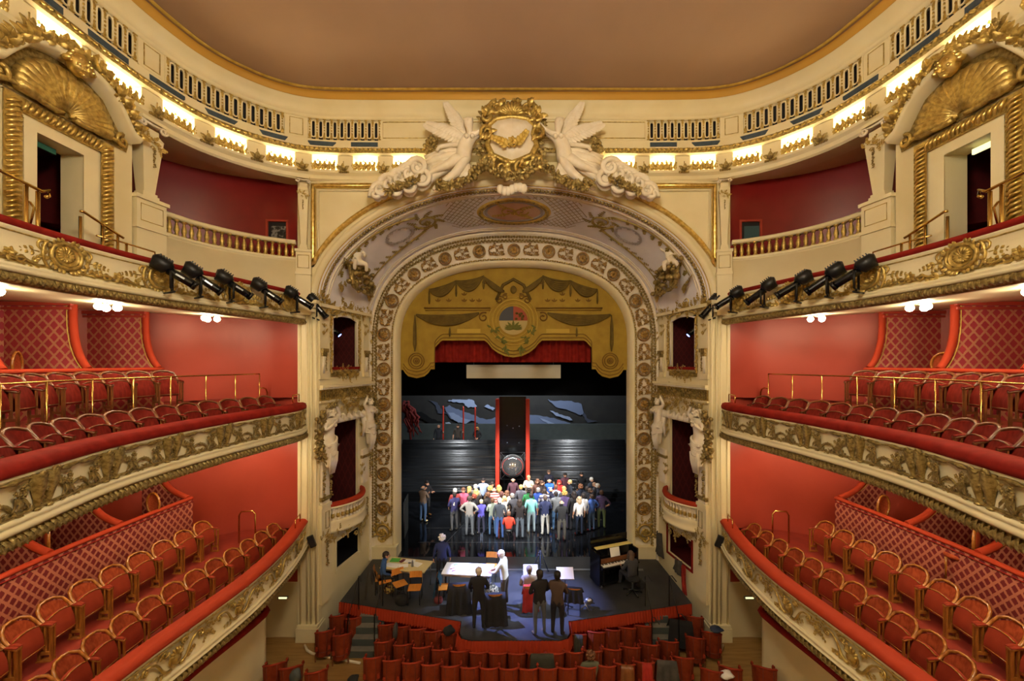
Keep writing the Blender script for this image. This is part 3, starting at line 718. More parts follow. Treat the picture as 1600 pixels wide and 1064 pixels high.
for sg in (-1, 1):
    b = MB()
    for k in range(-9, 10):          # lattice in a wedge beside the medallion, drawn as narrow raised bands
        for dr in (-1, 1):
            pts = []
            for i in range(13):
                v = 0.30+1.72*i/12; u = sg*(1.75+k*0.20+dr*(v-1.15)*0.9); au = abs(u)
                if 1.3*math.sqrt(max(0, 1-((v-MY)/0.82)**2)) < au < 2.55-0.55*abs(v-MY) and u*sg > 0.2: pts.append((u, v, 0.008))
                else:
                    if len(pts) > 1: b.tube(pts, 0.012, 4)
                    pts = []
            if len(pts) > 1: b.tube(pts, 0.012, 4)
    if b.v: tag(cmesh(b).build('lattice', 'paint_white', pro), kind='stuff')
    b = MB(); uu = sg*2.95
    spiral(b, (uu, 1.0), 0.36, 1.5, PI/2-sg*PI/2, sg, 0.05, 0.02, 20, 0.02); flower(b, (uu, 1.02), 0.17, 7, 0.02)
    for k in range(8): a = k*0.8; sprig(b, (uu+0.3*math.cos(a), 1.0+0.3*math.sin(a)), a+0.7, 0.34, 4, 0.08, 0.12, 0.01)
    curl(b, bez((uu+sg*0.2, 0.55, 0.01), (uu+sg*1.2, 0.25, 0.01), (uu+sg*1.9, 0.35, 0.01), (uu+sg*3.2, 0.35, 0.01), 14), 0.045, 0.02)
    curl(b, bez((uu+sg*0.2, 1.5, 0.01), (uu+sg*1.2, 2.0, 0.01), (uu+sg*1.9, 1.9, 0.01), (uu+sg*3.2, 1.9, 0.01), 14), 0.045, 0.02)
    for k in range(9):
        u = uu+sg*(0.6+0.3*k); sprig(b, (u, 0.34), PI/2-sg*0.7, 0.22, 3, 0.07, 0.11, 0.01); sprig(b, (u, 1.88), -PI/2+sg*0.7, 0.22, 3, 0.07, 0.11, 0.01)
    cmesh(b).build('painted_scroll', 'paint_olive', pro)
    b = MB(); uw = sg*3.95
    for k in range(26):
        a = 2*PI*k/26; b.leaf((uw+0.42*math.cos(a), 1.08+0.36*math.sin(a), 0.01), (math.cos(a+1.3), math.sin(a+1.3), 0.1), 0.18, 0.09, (0, 0, 1), 0.15, 3)
        if k % 3 == 0: flower(b, (uw+0.42*math.cos(a), 1.08+0.36*math.sin(a)), 0.07, 5, 0.01)
    cmesh(b).build('painted_wreath', 'paint_grey', pro)
# sculpted groups at the springing of the arch
b = MB(); q = random.Random(9)
for k in range(46): b.blob((q.gauss(0, 0.42), q.gauss(0, 0.20), 0.05+abs(q.gauss(0, 0.08))), q.uniform(0.04, 0.09), 5, 4)
for k in range(16): a = q.uniform(0, PI); sprig(b, (q.uniform(-0.5, 0.5), q.uniform(-0.1, 0.2)), a, q.uniform(0.2, 0.45), 4, 0.08, 0.13)
for sg in (-1, 1): spiral(b, (sg*0.45, -0.25), 0.2, 1.3, PI/2, -sg, 0.06, 0.025, 16, 0.06); curl(b, bez((sg*0.1, -0.4, 0.05), (sg*0.5, -0.5, 0.05), (sg*0.7, -0.2, 0.05), (sg*0.6, 0.1, 0.03)), 0.06, 0.03)
spring_me = b.mesh('sculpted_group', 'gold_dark')
for s in (-1, 1):
    t = 0.085; U = None
    p = cove_pt(0.42, t if s < 0 else 1-t, 0.06); nrm = Vector((-p.x, 0, 10.6-p.z+1.2)).normalized(); Yv = Vector((-0.15*s*0, 1, 0)); V = (Vector((0, 0, 1))-nrm*nrm.z).normalized(); U = V.cross(nrm)
    inst('sculpted_group', spring_me, fmat(p, U, V, nrm, 1.35), pro)
    p = cove_pt(0.75, 0.055 if s < 0 else 0.945, 0.05); inst('rococo_cluster', clB, fmat(p, U, V, nrm, 1.3), pro)
    p = cove_pt(0.2, 0.055 if s < 0 else 0.945, 0.05); inst('rococo_cluster', clB, fmat(p, U, V, nrm, 1.2), pro)
# ------------------------------------------------------------------ figures grown from a skeleton with the Skin modifier
def skin_mesh(name, V, E, rad, root, sub=1):
    """V {key:(x,y,z)}, E [(a,b)], rad {key:(rx,ry)|r}; returns a smooth continuous mesh"""
    keys = list(V); idx = {k: i for i, k in enumerate(keys)}
    me = bpy.data.meshes.new('skeleton'); me.from_pydata([V[k] for k in keys], [(idx[a], idx[c]) for a, c in E], [])
    ob = bpy.data.objects.new('skeleton', me); COL.objects.link(ob)
    ob.modifiers.new('Skin', 'SKIN').use_smooth_shade = True
    sv = me.skin_vertices[0].data
    for k in keys:
        r = rad[k]; r = (r, r) if isinstance(r, (int, float)) else r
        sv[idx[k]].radius = r; sv[idx[k]].use_root = (k == root)
    m = ob.modifiers.new('Sub', 'SUBSURF'); m.levels = sub; m.render_levels = sub
    bpy.context.view_layer.update()
    out = bpy.data.meshes.new_from_object(ob.evaluated_get(bpy.context.evaluated_depsgraph_get()))
    bpy.data.objects.remove(ob); bpy.data.meshes.remove(me); out.name = name
    return out
def mesh_to_mb(me):
    b = MB(); b.add([v.co[:] for v in me.vertices], [list(p.vertices) for p in me.polygons], True); return b
def add_hand(b, wr, dirv, nrm, k=1.0, curlv=0.5):
    """palm, four fingers of unequal length and a thumb at the side of the palm"""
    wr = Vector(wr); d = Vector(dirv).normalized(); n = Vector(nrm); n = (n-d*n.dot(d)).normalized(); sd = d.cross(n)
    b.blob(wr+d*0.045*k, (0.042*k, 0.018*k, 0.052*k), 6, 4, Matrix((sd, n, d)).transposed())
    for i, L in enumerate((0.075, 0.085, 0.08, 0.062)):
        o = wr+d*0.08*k+sd*(0.028-0.019*i)*k; L *= k
        b.tube([o, o+d*L*0.45+n*L*0.1*curlv, o+d*L*0.8+n*L*0.45*curlv, o+d*L*0.9+n*L*0.8*curlv], [0.010*k, 0.0095*k, 0.0085*k, 0.006*k], 4)
    o = wr+d*0.03*k+sd*0.036*k; b.tube([o, o+sd*0.025*k+d*0.025*k, o+sd*0.028*k+d*0.055*k+n*0.02*k], [0.012*k, 0.011*k, 0.008*k], 4)
def face_bits(b, hc, k=1.0, yaw=0.0):
    """nose and ears; face looks along -y (turned by yaw)"""
    R = Matrix.Rotation(yaw, 3, 'Z'); hc = Vector(hc)
    b.blob(hc+R @ Vector((0, -0.10*k, -0.015*k)), (0.014*k, 0.02*k, 0.024*k), 5, 4)
    for sg in (-1, 1): b.blob(hc+R @ Vector((sg*0.078*k, 0.005*k, -0.01*k)), (0.012*k, 0.02*k, 0.03*k), 5, 4)
# ------------------------------------------------------------------ stage boxes: the splayed wall between the arch and the stage frame
BL = math.hypot(0.6, 3.0)
def bframe(s):
    o = Vector((s*5.9, 12.0, 0)); ud = Vector((-s*0.6, 3.0, 0)).normalized(); nd = Vector((-s*3.0, -0.6, 0)).normalized()
    return o, ud, nd
def BW(s, u, n, z):
    o, ud, nd = bframe(s); p = o+ud*u+nd*n; return Vector((p.x, p.y, z))
def BF(s, u, n, z, k=1.0):
    o, ud, nd = bframe(s); W = nd; V = Vector((0, 0, 1)); return scl(fmat(BW(s, u, n, z), V.cross(W), V, W), k)
def piece(name, m, par, s, *a):
    b = MB(); bbox(b, s, *a); return b.build(name, m, par)
def bbox(b, s, u0, u1, n0, n1, z0, z1):
    o, ud, nd = bframe(s); vs = [BW(s, u, n, z) for u in (u0, u1) for n in (n0, n1) for z in (z0, z1)]
    b.add(vs, [(0, 1, 3, 2), (4, 6, 7, 5), (0, 4, 5, 1), (2, 3, 7, 6), (0, 2, 6, 4), (1, 5, 7, 3)])
baluster = [(0.045, 0), (0.045, 0.04), (0.02, 0.06), (0.03, 0.12), (0.045, 0.20), (0.03, 0.30), (0.018, 0.36), (0.03, 0.40), (0.045, 0.42), (0.045, 0.46)]
b = MB(); b.lathe([(r, z) for r, z in baluster], n=8); bal_me = b.mesh('baluster', 'stone_white')
b = MB(); b.lathe([(0.05, 0), (0.05, 0.05), (0.028, 0.08), (0.045, 0.14), (0.052, 0.20), (0.036, 0.32), (0.022, 0.40), (0.035, 0.44), (0.05, 0.45), (0.05, 0.50)], n=8); balg_me = b.mesh('baluster', 'gold')
b = MB(); b.lathe([(0.047, 0.10), (0.06, 0.17), (0.042, 0.27)], n=8); balcup_me = b.mesh('baluster_cup', 'gold')
for s in (-1, 1):
    nm = SN[s]
    sb = thing('stage_box', 'cream and gold stage box %s of the stage, bowed balcony with red rail' % nm, 'stage box', BW(s, 1.5, 0, 1.0), 0, 'boxes beside the stage')
    us = [0, 0.40, 0.62, 0.85, 2.0, 2.05, 2.17, BL]; zs = [0.0, 1.62, 2.52, 3.0, 6.34, 8.15, 9.83, 10.25]
    holes = [(0.85, 2.17, 1.62, 2.52), (0.40, 2.05, 3.0, 6.34), (0.62, 2.0, 8.15, 9.83)]
    b = MB()
    for i in range(len(us)-1):
        for j in range(len(zs)-1):
            uc, zc = (us[i]+us[i+1])/2, (zs[j]+zs[j+1])/2
            if not any(h[0] < uc < h[1] and h[2] < zc < h[3] for h in holes): bbox(b, s, us[i], us[i+1], -0.08, 0, zs[j], zs[j+1])
    b.build('wall', 'cream', sb)
    # rooms behind the openings
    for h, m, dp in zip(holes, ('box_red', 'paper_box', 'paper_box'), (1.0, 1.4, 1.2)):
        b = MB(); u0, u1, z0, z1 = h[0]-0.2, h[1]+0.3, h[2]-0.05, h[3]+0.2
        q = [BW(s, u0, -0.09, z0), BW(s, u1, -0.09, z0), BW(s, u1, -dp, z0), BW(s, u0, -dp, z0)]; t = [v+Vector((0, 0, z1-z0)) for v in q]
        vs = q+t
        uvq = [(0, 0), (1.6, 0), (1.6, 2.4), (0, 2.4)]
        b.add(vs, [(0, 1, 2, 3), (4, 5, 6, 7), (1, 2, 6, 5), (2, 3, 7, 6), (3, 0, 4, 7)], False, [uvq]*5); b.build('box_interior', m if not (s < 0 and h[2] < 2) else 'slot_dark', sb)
    # pilaster strips, frieze and cornices
    for u0, u1 in ((0.0, 0.34), (2.34, 2.62)): piece('pilaster_strip', 'cream', sb, s, u0, u1, 0, 0.06, 7.95, 9.7); piece('pilaster_base', 'cream', sb, s, u0-0.02, u1+0.02, 0, 0.09, 7.80, 7.95)
    for q in ((0.0, BL, 0, 0.10, 7.48, 7.54), (0.0, BL, 0, 0.16, 7.54, 7.62), (0, BL, 0, 0.06, 7.62, 7.78), (0.0, BL, 0, 0.09, 7.08, 7.14), (0.0, BL, 0, 0.12, 10.0, 10.1), (0.0, 0.42, 0, 0.12, 1.0, 3.9), (-0.02, 0.44, 0, 0.15, 3.9, 4.0), (0.42, 0.62, 0, 0.05, 1.0, 2.9)): piece('moulding', 'cream', sb, s, *q)
    b = MB(); bbox(b, s, 0.02, BL, 0, 0.03, 7.14, 7.48); b.build('frieze', 'gold', sb)
    b = MB()
    for k in range(26): bbox(b, s, 0.06+k*0.115, 0.13+k*0.115, 0.03, 0.06, 7.18, 7.44)
    tag(b.build('frieze_flutes', 'gold_dark', sb), kind='stuff')
    b = MB()
    for k in range(38): bbox(b, s, 0.02+k*0.08, 0.06+k*0.08, 0.10, 0.14, 7.49, 7.535)
    tag(b.build('dentils', 'stone_white', sb), kind='stuff')
    b = MB()
    o4 = [BW(s, 0.16, 0.14, 3.25), BW(s, 0.32, 0.14, 3.25), BW(s, 0.32, 0.14, 3.75), BW(s, 0.16, 0.14, 3.75)]; b.tube(o4, 0.012, 4, closed=True); b.build('panel_line', 'gold_dark', sb)
    # window frame of the upper box: leafy gilt frame, flat arch, red sill
    b = MB(); q = random.Random(20+s)
    fl = [(0.54, 8.0), (0.54, 9.75)]+[(0.54+1.54*i/8, 9.86+0.20*math.sin(PI*i/8)) for i in range(9)]+[(2.08, 9.75), (2.08, 8.0)]
    for i in range(len(fl)-1):
        (u0, z0), (u1, z1) = fl[i], fl[i+1]; L = math.hypot(u1-u0, z1-z0); m = max(1, int(L/0.055))
        for k in range(m):
            t = k/m; c = BW(s, u0+(u1-u0)*t+q.uniform(-0.02, 0.02), 0.05+q.uniform(0, 0.03), z0+(z1-z0)*t); b.blob(c, q.uniform(0.032, 0.055), 5, 3)
    tag(b.build('leafy_frame', 'gold', sb), kind='stuff')
    b = MB(); b.tube([BW(s, u, 0.02, z) for u, z in [(0.64, 8.15), (0.64, 9.70)]+[(0.64+1.34*i/8, 9.74+0.12*math.sin(PI*i/8)) for i in range(9)]+[(1.98, 9.70), (1.98, 8.15)]], 0.035, 5); b.build('window_reveal', 'stone_white', sb)
    b = MB(); bbox(b, s, 0.58, 2.04, -0.1, 0.09, 8.08, 8.17); b.build('sill', 'red_velvet', sb)
    b = MB(); bbox(b, s, 0.58, 2.04, 0.0, 0.05, 7.86, 8.02); b.build('sill_band', 'gold_dark', sb)
    for u, z, me, k in ((1.3, 7.94, clA, 0.9), (0.95, 7.94, clA, 0.7), (1.7, 7.94, clA, 0.7), (0.14, 9.9, clB, 0.7), (2.45, 9.45, clB, 0.6), (1.3, 10.08, clC, 1.0), (0.6, 10.0, clA, 0.8), (2.1, 10.05, clA, 0.8)):
        inst('rococo_cluster', me, BF(s, u, 0.06, z, k), sb)
    for u in (0.16, 2.48):        # console with fluted shaft either side of the window
        b = MB(); bbox(b, s, u-0.13, u+0.13, 0.0, 0.16, 8.62, 8.74); bbox(b, s, u-0.10, u+0.10, 0, 0.12, 8.50, 8.62); b.build('console_cap', 'gold_dark', sb)
        b = MB()
        for k in (-0.05, 0, 0.05): b.tube([BW(s, u+k, 0.10, 8.5), BW(s, u+k*0.5, 0.06, 7.98)], [0.035, 0.02], 5)
        b.build('console_shaft', 'stone_white', sb)
        inst('drop_garland', drop_me, BF(s, u, 0.13, 8.30, 0.55), sb)
    # scrolling over the box opening
    for u, z, me, k in ((1.7, 6.9, clC, 0.9), (1.1, 6.95, clA, 1.0), (2.2, 6.85, clB, 0.9), (2.75, 6.85, clB, 0.9), (1.75, 7.3, clA, 0.9), (2.75, 7.3, clA, 0.7)):
        inst('rococo_cluster', me, BF(s, u, 0.08, z, k), sb)
    for u, z, me, k in ((0.9, 7.3, clA, 0.8), (0.35, 7.0, clB, 0.6), (2.85, 9.9, clB, 0.7), (2.85, 9.2, clB, 0.7), (2.85, 8.4, clB, 0.7), (2.85, 6.2, clB, 0.8), (2.85, 5.5, clB, 0.8), (2.2, 5.9, clB, 0.7), (2.2, 4.5, clB, 0.6), (2.85, 4.7, clB, 0.8), (0.18, 9.3, clB, 0.5), (0.25, 10.15, clA, 0.9), (2.6, 10.15, clA, 0.9)):
        inst('rococo_cluster', me, BF(s, u, 0.07, z, k), sb)
    b = MB()      # draped valance of carved cloth over the opening
    for k in range(5):
        x0 = 0.75+k*0.3; b.tube([BW(s, x0, 0.1, 6.66-0.02*k), BW(s, x0+0.08, 0.14, 6.46), BW(s, x0+0.22, 0.14, 6.44), BW(s, x0+0.32, 0.1, 6.62)], [0.05, 0.09, 0.09, 0.05], 6)
    b.tube([BW(s, 2.2, 0.1, 6.6), BW(s, 2.25, 0.14, 6.1), BW(s, 2.2, 0.1, 5.7)], [0.1, 0.09, 0.03], 6); b.build('carved_drape', 'stone_white', sb)
    # bowed balcony
    def bow(u): t = (u-0.42)/(2.25-0.42); return 0.06+0.46*math.sin(PI*max(0, min(1, t)))**0.8
    uu = [0.42+1.83*i/24 for i in range(25)]
    def ring(dz, n=0.0): return [BW(s, u, bow(u)+n, dz) for u in uu]
    b = MB(); b.grid([ring(3.80, 0.02), ring(3.86, 0.05), ring(3.92, 0.03), ring(3.94, -0.05), ring(3.92, -0.14), ring(3.82, -0.16)], True); b.build('padded_rail', 'orange_velvet', sb)
    b = MB(); b.grid([ring(3.80, 0.0), ring(3.76, 0.05), ring(3.73, 0.0), ring(3.72, -0.10)], True); b.grid([ring(3.36, -0.12), ring(3.36, 0.02), ring(3.33, 0.05), ring(3.26, 0.02), ring(3.10, 0.0), ring(3.06, 0.04), ring(3.0, 0.03), ring(2.96, -0.03), ring(2.96, -0.3)], True); b.build('balcony_body', 'cream', sb)
    b = MB(); b.grid([ring(3.72, -0.12), ring(3.36, -0.12)], True); b.grid([[BW(s, u, -0.3, 3.3) for u in uu], ring(3.3, -0.12)], False); b.build('balcony_backing', 'stone_white', sb)
    for k in range(14):
        u = 0.52+1.65*k/13; m = BF(s, u, bow(u)-0.05, 3.36) @ Matrix.Rotation(-PI/2, 4, 'X')
        sub('baluster_cup', balcup_me, inst('baluster', bal_me, scl(m, 1, 1, 0.78), sb), Matrix.Diagonal((1.1, 1.1, 1, 1)))
    for u, z, k in ((1.35, 2.82, 1.1), (0.85, 2.90, 0.9), (1.85, 2.9, 0.9)): inst('rococo_cluster', clA, BF(s, u, bow(u)-0.12, z, k), sb)
    inst('drop_garland', drop_me, BF(s, 0.18, 0.14, 2.55, 0.9), sb); inst('rococo_cluster', clA, BF(s, 0.2, 0.13, 2.95, 0.7), sb); inst('drop_garland', drop_me, BF(s, 2.5, 0.06, 3.1, 0.8), sb); inst('rococo_cluster', clA, BF(s, 0.55, 0.06, 2.75, 0.5), sb)
    # gilt swags running down the caryatid pilasters
    for u in (0.08, 0.40, 2.62): inst('drop_garland', drop_me, BF(s, u, 0.10, 4.6, 1.0), sb)
    piece('herm_pilaster', 'stone_white', sb, s, 0.06, 0.40, 0, 0.10, 4.0, 5.3); piece('herm_pilaster', 'stone_white', sb, s, 2.25, 2.60, 0, 0.08, 4.0, 5.2)
    piece('herm_base', 'gold_dark', sb, s, 0.02, 0.44, 0, 0.13, 4.10, 4.22); piece('herm_base', 'gold_dark', sb, s, 2.2, 2.65, 0, 0.11, 4.9, 5.0)
    b = MB(); bbox(b, s, 0.78, 2.24, 0.0, 0.03, 1.55, 1.62); bbox(b, s, 0.78, 0.85, 0, 0.03, 1.62, 2.6); bbox(b, s, 2.17, 2.24, 0, 0.03, 1.62, 2.6); b.build('hatch_frame', 'cream' if s < 0 else 'red_velvet', sb)
    # brass rail seen inside the box
    b = MB(); b.tube([BW(s, 0.7, -0.5, 3.9), BW(s, 1.6, -0.9, 4.5), BW(s, 1.6, -0.9, 3.2)], 0.02, 5); b.build('inner_rail', 'red_velvet', sb)
# ------------------------------------------------------------------ caryatids
def figure(V, E, rad, name, m, sub=1, root='pelvis'):
    me = skin_mesh(name, V, E, rad, root, sub); me.materials.clear(); me.materials.append(M[m]); return me
Vc = dict(pelvis=(0, 0, 0), belly=(0.0, 0.02, 0.18), chest=(0.02, 0.04, 0.42), neck=(0.03, 0.05, 0.60), jaw=(0.04, 0.08, 0.68), head=(0.05, 0.08, 0.77), crown=(0.05, 0.06, 0.86),
          shl=(-0.17, 0.04, 0.53), ell=(-0.30, 0.12, 0.30), wrl=(-0.16, 0.22, 0.42), hal=(-0.08, 0.22, 0.48),
          shr=(0.20, 0.04, 0.56), elr=(0.42, 0.06, 0.68), wrr=(0.26, 0.08, 0.92), har=(0.16, 0.08, 0.98),
          hip=(0.0, 0.03, -0.16), mid=(0.0, 0.03, -0.45), low=(0.02, 0.0, -0.8))
Ec = [('pelvis', 'belly'), ('belly', 'chest'), ('chest', 'neck'), ('neck', 'jaw'), ('jaw', 'head'), ('head', 'crown'), ('chest', 'shl'), ('shl', 'ell'), ('ell', 'wrl'), ('wrl', 'hal'), ('chest', 'shr'), ('shr', 'elr'), ('elr', 'wrr'), ('wrr', 'har'), ('pelvis', 'hip'), ('hip', 'mid'), ('mid', 'low')]
rc = dict(pelvis=(0.20, 0.15), belly=(0.15, 0.12), chest=(0.19, 0.13), neck=0.06, jaw=(0.075, 0.085), head=(0.10, 0.11), crown=0.07, shl=0.085, ell=0.06, wrl=0.045, hal=0.045, shr=0.085, elr=0.06, wrr=0.045, har=0.045, hip=(0.23, 0.17), mid=(0.19, 0.14), low=(0.10, 0.09))
cme = figure(Vc, Ec, rc, 'caryatid', 'stone_white')
bb_ = mesh_to_mb(cme)
for p in ((0.07, 0.15, 0.42), (-0.07, 0.15, 0.41)): bb_.blob(p, (0.07, 0.07, 0.07), 7, 5)
add_hand(bb_, (-0.08, 0.22, 0.48), (1, 0, 0.5), (0, 1, 0), 1.1); add_hand(bb_, (0.16, 0.08, 0.98), (-1, 0, 0.1), (0, 0, -1), 1.1)
bb_.blob((0.05, 0.19, 0.76), (0.018, 0.03, 0.03), 5, 4)
q = random.Random(3)
for k in range(22): a = q.uniform(0, 2*PI); bb_.blob((0.05+0.10*math.cos(a), 0.05+0.09*math.sin(a)*0.8, 0.84+q.uniform(-0.08, 0.05)), q.uniform(0.03, 0.055), 5, 4)
car_me = bb_.mesh('caryatid', 'stone_white')
b = MB()                           # drapery folds round the hips
for k in range(9):
    z = -0.02-0.045*k; b.tube([(0.24*math.cos(t)*(1-0.02*k), 0.18*math.sin(t)+0.02, z+0.10*math.cos(t+0.4)*(1-0.05*k)) for t in [PI*1.1-PI*1.2*i/10 for i in range(11)]], 0.035, 5)
for k in range(5): b.tube([(-0.16+0.08*k, 0.16, -0.35), (-0.12+0.065*k, 0.15, -0.6), (-0.07+0.045*k, 0.10, -0.95)], [0.04, 0.045, 0.02], 5)
drape_me = b.mesh('drapery', 'stone_white')
b = MB(); q = random.Random(8)
for k in range(60): t = q.random(); b.blob((-0.28-0.16*math.sin(t*PI)+q.gauss(0, 0.06), 0.02+q.uniform(-0.04, 0.08), 0.85-1.4*t), q.uniform(0.04, 0.08), 5, 4)
for k in range(24): t = q.random(); b.leaf((-0.28-0.16*math.sin(t*PI), 0.04, 0.85-1.4*t), (q.uniform(-1, 1), 0.3, q.uniform(-1, 1)), 0.16, 0.09, (0, 1, 0.1), 0.3, 3)
for k in range(20): b.blob((q.uniform(-0.2, 0.25), 0.08+q.uniform(0, 0.06), 0.92+q.uniform(-0.05, 0.12)), q.uniform(0.035, 0.06), 5, 4)
wreath_me = b.mesh('fruit_garland', 'gold_dark')
for s in (-1, 1):
    for u, z, k, lab in ((0.20, 5.95, 1.08, 'white caryatid nearest the %s balconies, arm raised over her head'), (2.46, 6.15, 1.0, 'white caryatid by the stage frame on the %s, arm lifted, half hidden by carving')):
        p = BW(s, u, 0.20, z); o, ud, nd = bframe(s)
        mir = 1 if s < 0 else -1
        th = thing('caryatid', lab % SN[s], 'statue', p)
        A = fmat(p, ud*1.0, nd, Vector((0, 0, 1)), k) if u < 1 else fmat(p, ud*-1.0, nd, Vector((0, 0, 1)), k)
        inst('figure', car_me, A, th); inst('drapery', drape_me, A, th); inst('fruit_garland', wreath_me, A, th)
# ------------------------------------------------------------------ sculpture over the arch: crest, winged figures, clouds, swags
def wing(b, root, tip, up, span, n=14):
    """a full wing: a bowed blade with overlapping feathers along its trailing edge"""
    root = Vector(root); tip = Vector(tip); up = Vector(up).normalized(); d = tip-root; nn = Vector((0, -1, 0))
    up = (up-d.normalized()*up.dot(d.normalized())).normalized()
    def lead(t): return root+d*t+up*(0.16*math.sin(PI*min(1, t*0.9+0.1)))
    def wd(t): return span*0.50*math.sin(PI*min(1.0, 0.22+0.74*t))**0.7
    b.grid([[lead(i/12)+nn*0.05 for i in range(13)], [lead(i/12)-up*wd(i/12)*0.35+nn*0.10 for i in range(13)], [lead(i/12)-up*wd(i/12)*0.8+nn*0.02 for i in range(13)]], True)
    for layer, (k0, k1, off) in enumerate(((0.25, 0.95, 0.03), (0.10, 0.60, 0.08))):
        for i in range(n):
            t = 0.06+0.86*i/(n-1); base = lead(t)-up*wd(t)*k0; dr = (-up*(1.0-0.55*t)+d.normalized()*(0.35+0.65*t)).normalized(); b.leaf(base+nn*off, dr, wd(t)*k1*(1.0+0.45*t), 0.13, nn, 0.06, 4)
    b.tube([lead(0), lead(0.3), lead(0.65), lead(1.0)], [0.07, 0.065, 0.045, 0.02], 6)
for s in (-1, 1):
    mir = s
    Z0 = P(722, 235, 11.45)
    def Q(px, py, y=0.0):
        p = P(px, py, 11.45); return ((p.x)*(-s)*1.0 if False else (p.x if s < 0 else -p.x), 11.45+y, p.z)
    V = dict(pelvis=Q(722, 243), belly=Q(727, 231, -0.05), chest=Q(735, 217, -0.06), neck=Q(735, 207, -0.10), jaw=Q(734, 202, -0.18), head=Q(733, 197, -0.20), crown=Q(733, 190, -0.16),
             sa=Q(728, 213, -0.04), ea=Q(745, 213, -0.14), wa=Q(759, 202, -0.10), ha=Q(763, 194, -0.06), sb_=Q(742, 215, -0.02), eb=Q(750, 208, 0.0), wb=Q(760, 199, 0.02), hb=Q(765, 192, 0.02),
             h1=Q(717, 247, -0.03), k1=Q(700, 263, -0.16), a1=Q(679, 268, -0.06), t1=Q(668, 276, -0.04), h2=Q(727, 249, 0.0), k2=Q(713, 275, -0.14), a2=Q(687, 290, -0.06), t2=Q(676, 298, -0.05))
    E = [('pelvis', 'belly'), ('belly', 'chest'), ('chest', 'neck'), ('neck', 'jaw'), ('jaw', 'head'), ('head', 'crown'), ('chest', 'sa'), ('sa', 'ea'), ('ea', 'wa'), ('wa', 'ha'), ('chest', 'sb_'), ('sb_', 'eb'), ('eb', 'wb'), ('wb', 'hb'), ('pelvis', 'h1'), ('h1', 'k1'), ('k1', 'a1'), ('a1', 't1'), ('pelvis', 'h2'), ('h2', 'k2'), ('k2', 'a2'), ('a2', 't2')]
    rd = dict(pelvis=0.23, belly=0.18, chest=0.22, neck=0.08, jaw=0.12, head=0.165, crown=0.12, sa=0.10, ea=0.08, wa=0.06, ha=0.05, sb_=0.10, eb=0.08, wb=0.06, hb=0.05, h1=0.19, k1=0.13, a1=0.085, t1=0.055, h2=0.19, k2=0.135, a2=0.09, t2=0.055)
    me = figure(V, E, rd, 'body', 'stone_white')
    th = thing('winged_figure', 'white winged figure with one arm reaching to the gilt crest, %s of it' % SN[s], 'statue', (Q(722, 298)[0], 11.45, Q(722, 298)[2]))
    b = mesh_to_mb(me); q = random.Random(4)
    hx, hy, hz = V['head']
    for k in range(18): a = q.uniform(0, 2*PI); b.blob((hx+0.10*math.cos(a), hy+0.03+0.08*math.sin(a)*0.6, hz+0.04+q.uniform(-0.05, 0.07)), q.uniform(0.03, 0.05), 5, 4)
    b.blob((hx, hy-0.115, hz-0.02), (0.018, 0.02, 0.03), 5, 4)
    for sg in (-1, 1): c = V['chest']; b.blob((c[0]+sg*0.08, c[1]-0.15, c[2]-0.03), 0.07, 6, 5)
    add_hand(b, V['ha'], Vector(V['ha'])-Vector(V['wa']), (0, -1, 0), 1.1); add_hand(b, V['hb'], Vector(V['hb'])-Vector(V['wb']), (0, -1, 0), 1.1)
    b.build('body', 'stone_white', th)
    b = MB(); wing(b, Q(726, 212, 0.10), Q(697, 158, 0.12), Q(1, 0)[:0] or Vector((s*0.9, 0, -0.35))*-1, 0.62); b.build('wing', 'stone_white', th)
    b = MB(); wing(b, Q(724, 214, 0.06), Q(668, 193, 0.0), Vector((s*-0.25, 0, 1.0)), 0.75); b.build('wing', 'stone_white', th)
    b = MB()
    for k in range(8):
        t = k/7; b.tube([Q(724+3*t, 232+10*t, 0.1), Q(705-4*t, 236+26*t, -0.02+0.05*math.sin(k*2)), Q(680-2*t, 240+34*t, 0.02+0.05*math.cos(k*2)), Q(662+8*t, 243+42*t, 0.1)], [0.05, 0.10, 0.11, 0.05], 6)
    for k in range(5):
        t = k/4; b.tube([Q(728, 250, 0.05), Q(724+10*t, 275-6*t, -0.04), Q(712+26*t, 296-6*t, 0.05)], [0.06, 0.10, 0.05], 6)
    b.tube([Q(722, 226, 0), Q(703, 230, -0.12), Q(688, 234, -0.16), Q(684, 240, -0.14)], [0.06, 0.07, 0.06, 0.05], 6)
    b.build('drapery', 'stone_white', th)
    # plaster clouds and gilt branch beyond the figure
    cl_ = thing('plaster_clouds', 'rolling white plaster clouds with a gilt branch, %s end of the arch sculpture' % SN[s], 'sculpture', (Q(625, 310)[0], 11.5, Q(625, 310)[2]))
    b = MB()
    for px, py, R in ((597, 301, 0.26), (612, 292, 0.34), (628, 284, 0.34), (643, 276, 0.36), (654, 266, 0.32), (660, 284, 0.34), (640, 296, 0.28), (620, 302, 0.22), (590, 308, 0.16)):
        c = Vector(Q(px, py)); pts = []; rs = []
        for i in range(19):
            t = i/18; a = (PI*1.1-2*PI*1.3*t) if s < 0 else (-0.1*PI+2*PI*1.3*t); r = R*(1-0.8*t); pts.append(c+Vector((r*math.cos(a), -0.10-0.16*t, r*math.sin(a)))); rs.append(0.10*(1-0.5*t))
        b.tube(pts, rs, 6); b.blob(c, (R*0.8, 0.14, R*0.8), 8, 6)
    b.build('cloud_volutes', 'stone_white', cl_)
    b = MB(); q = random.Random(12)
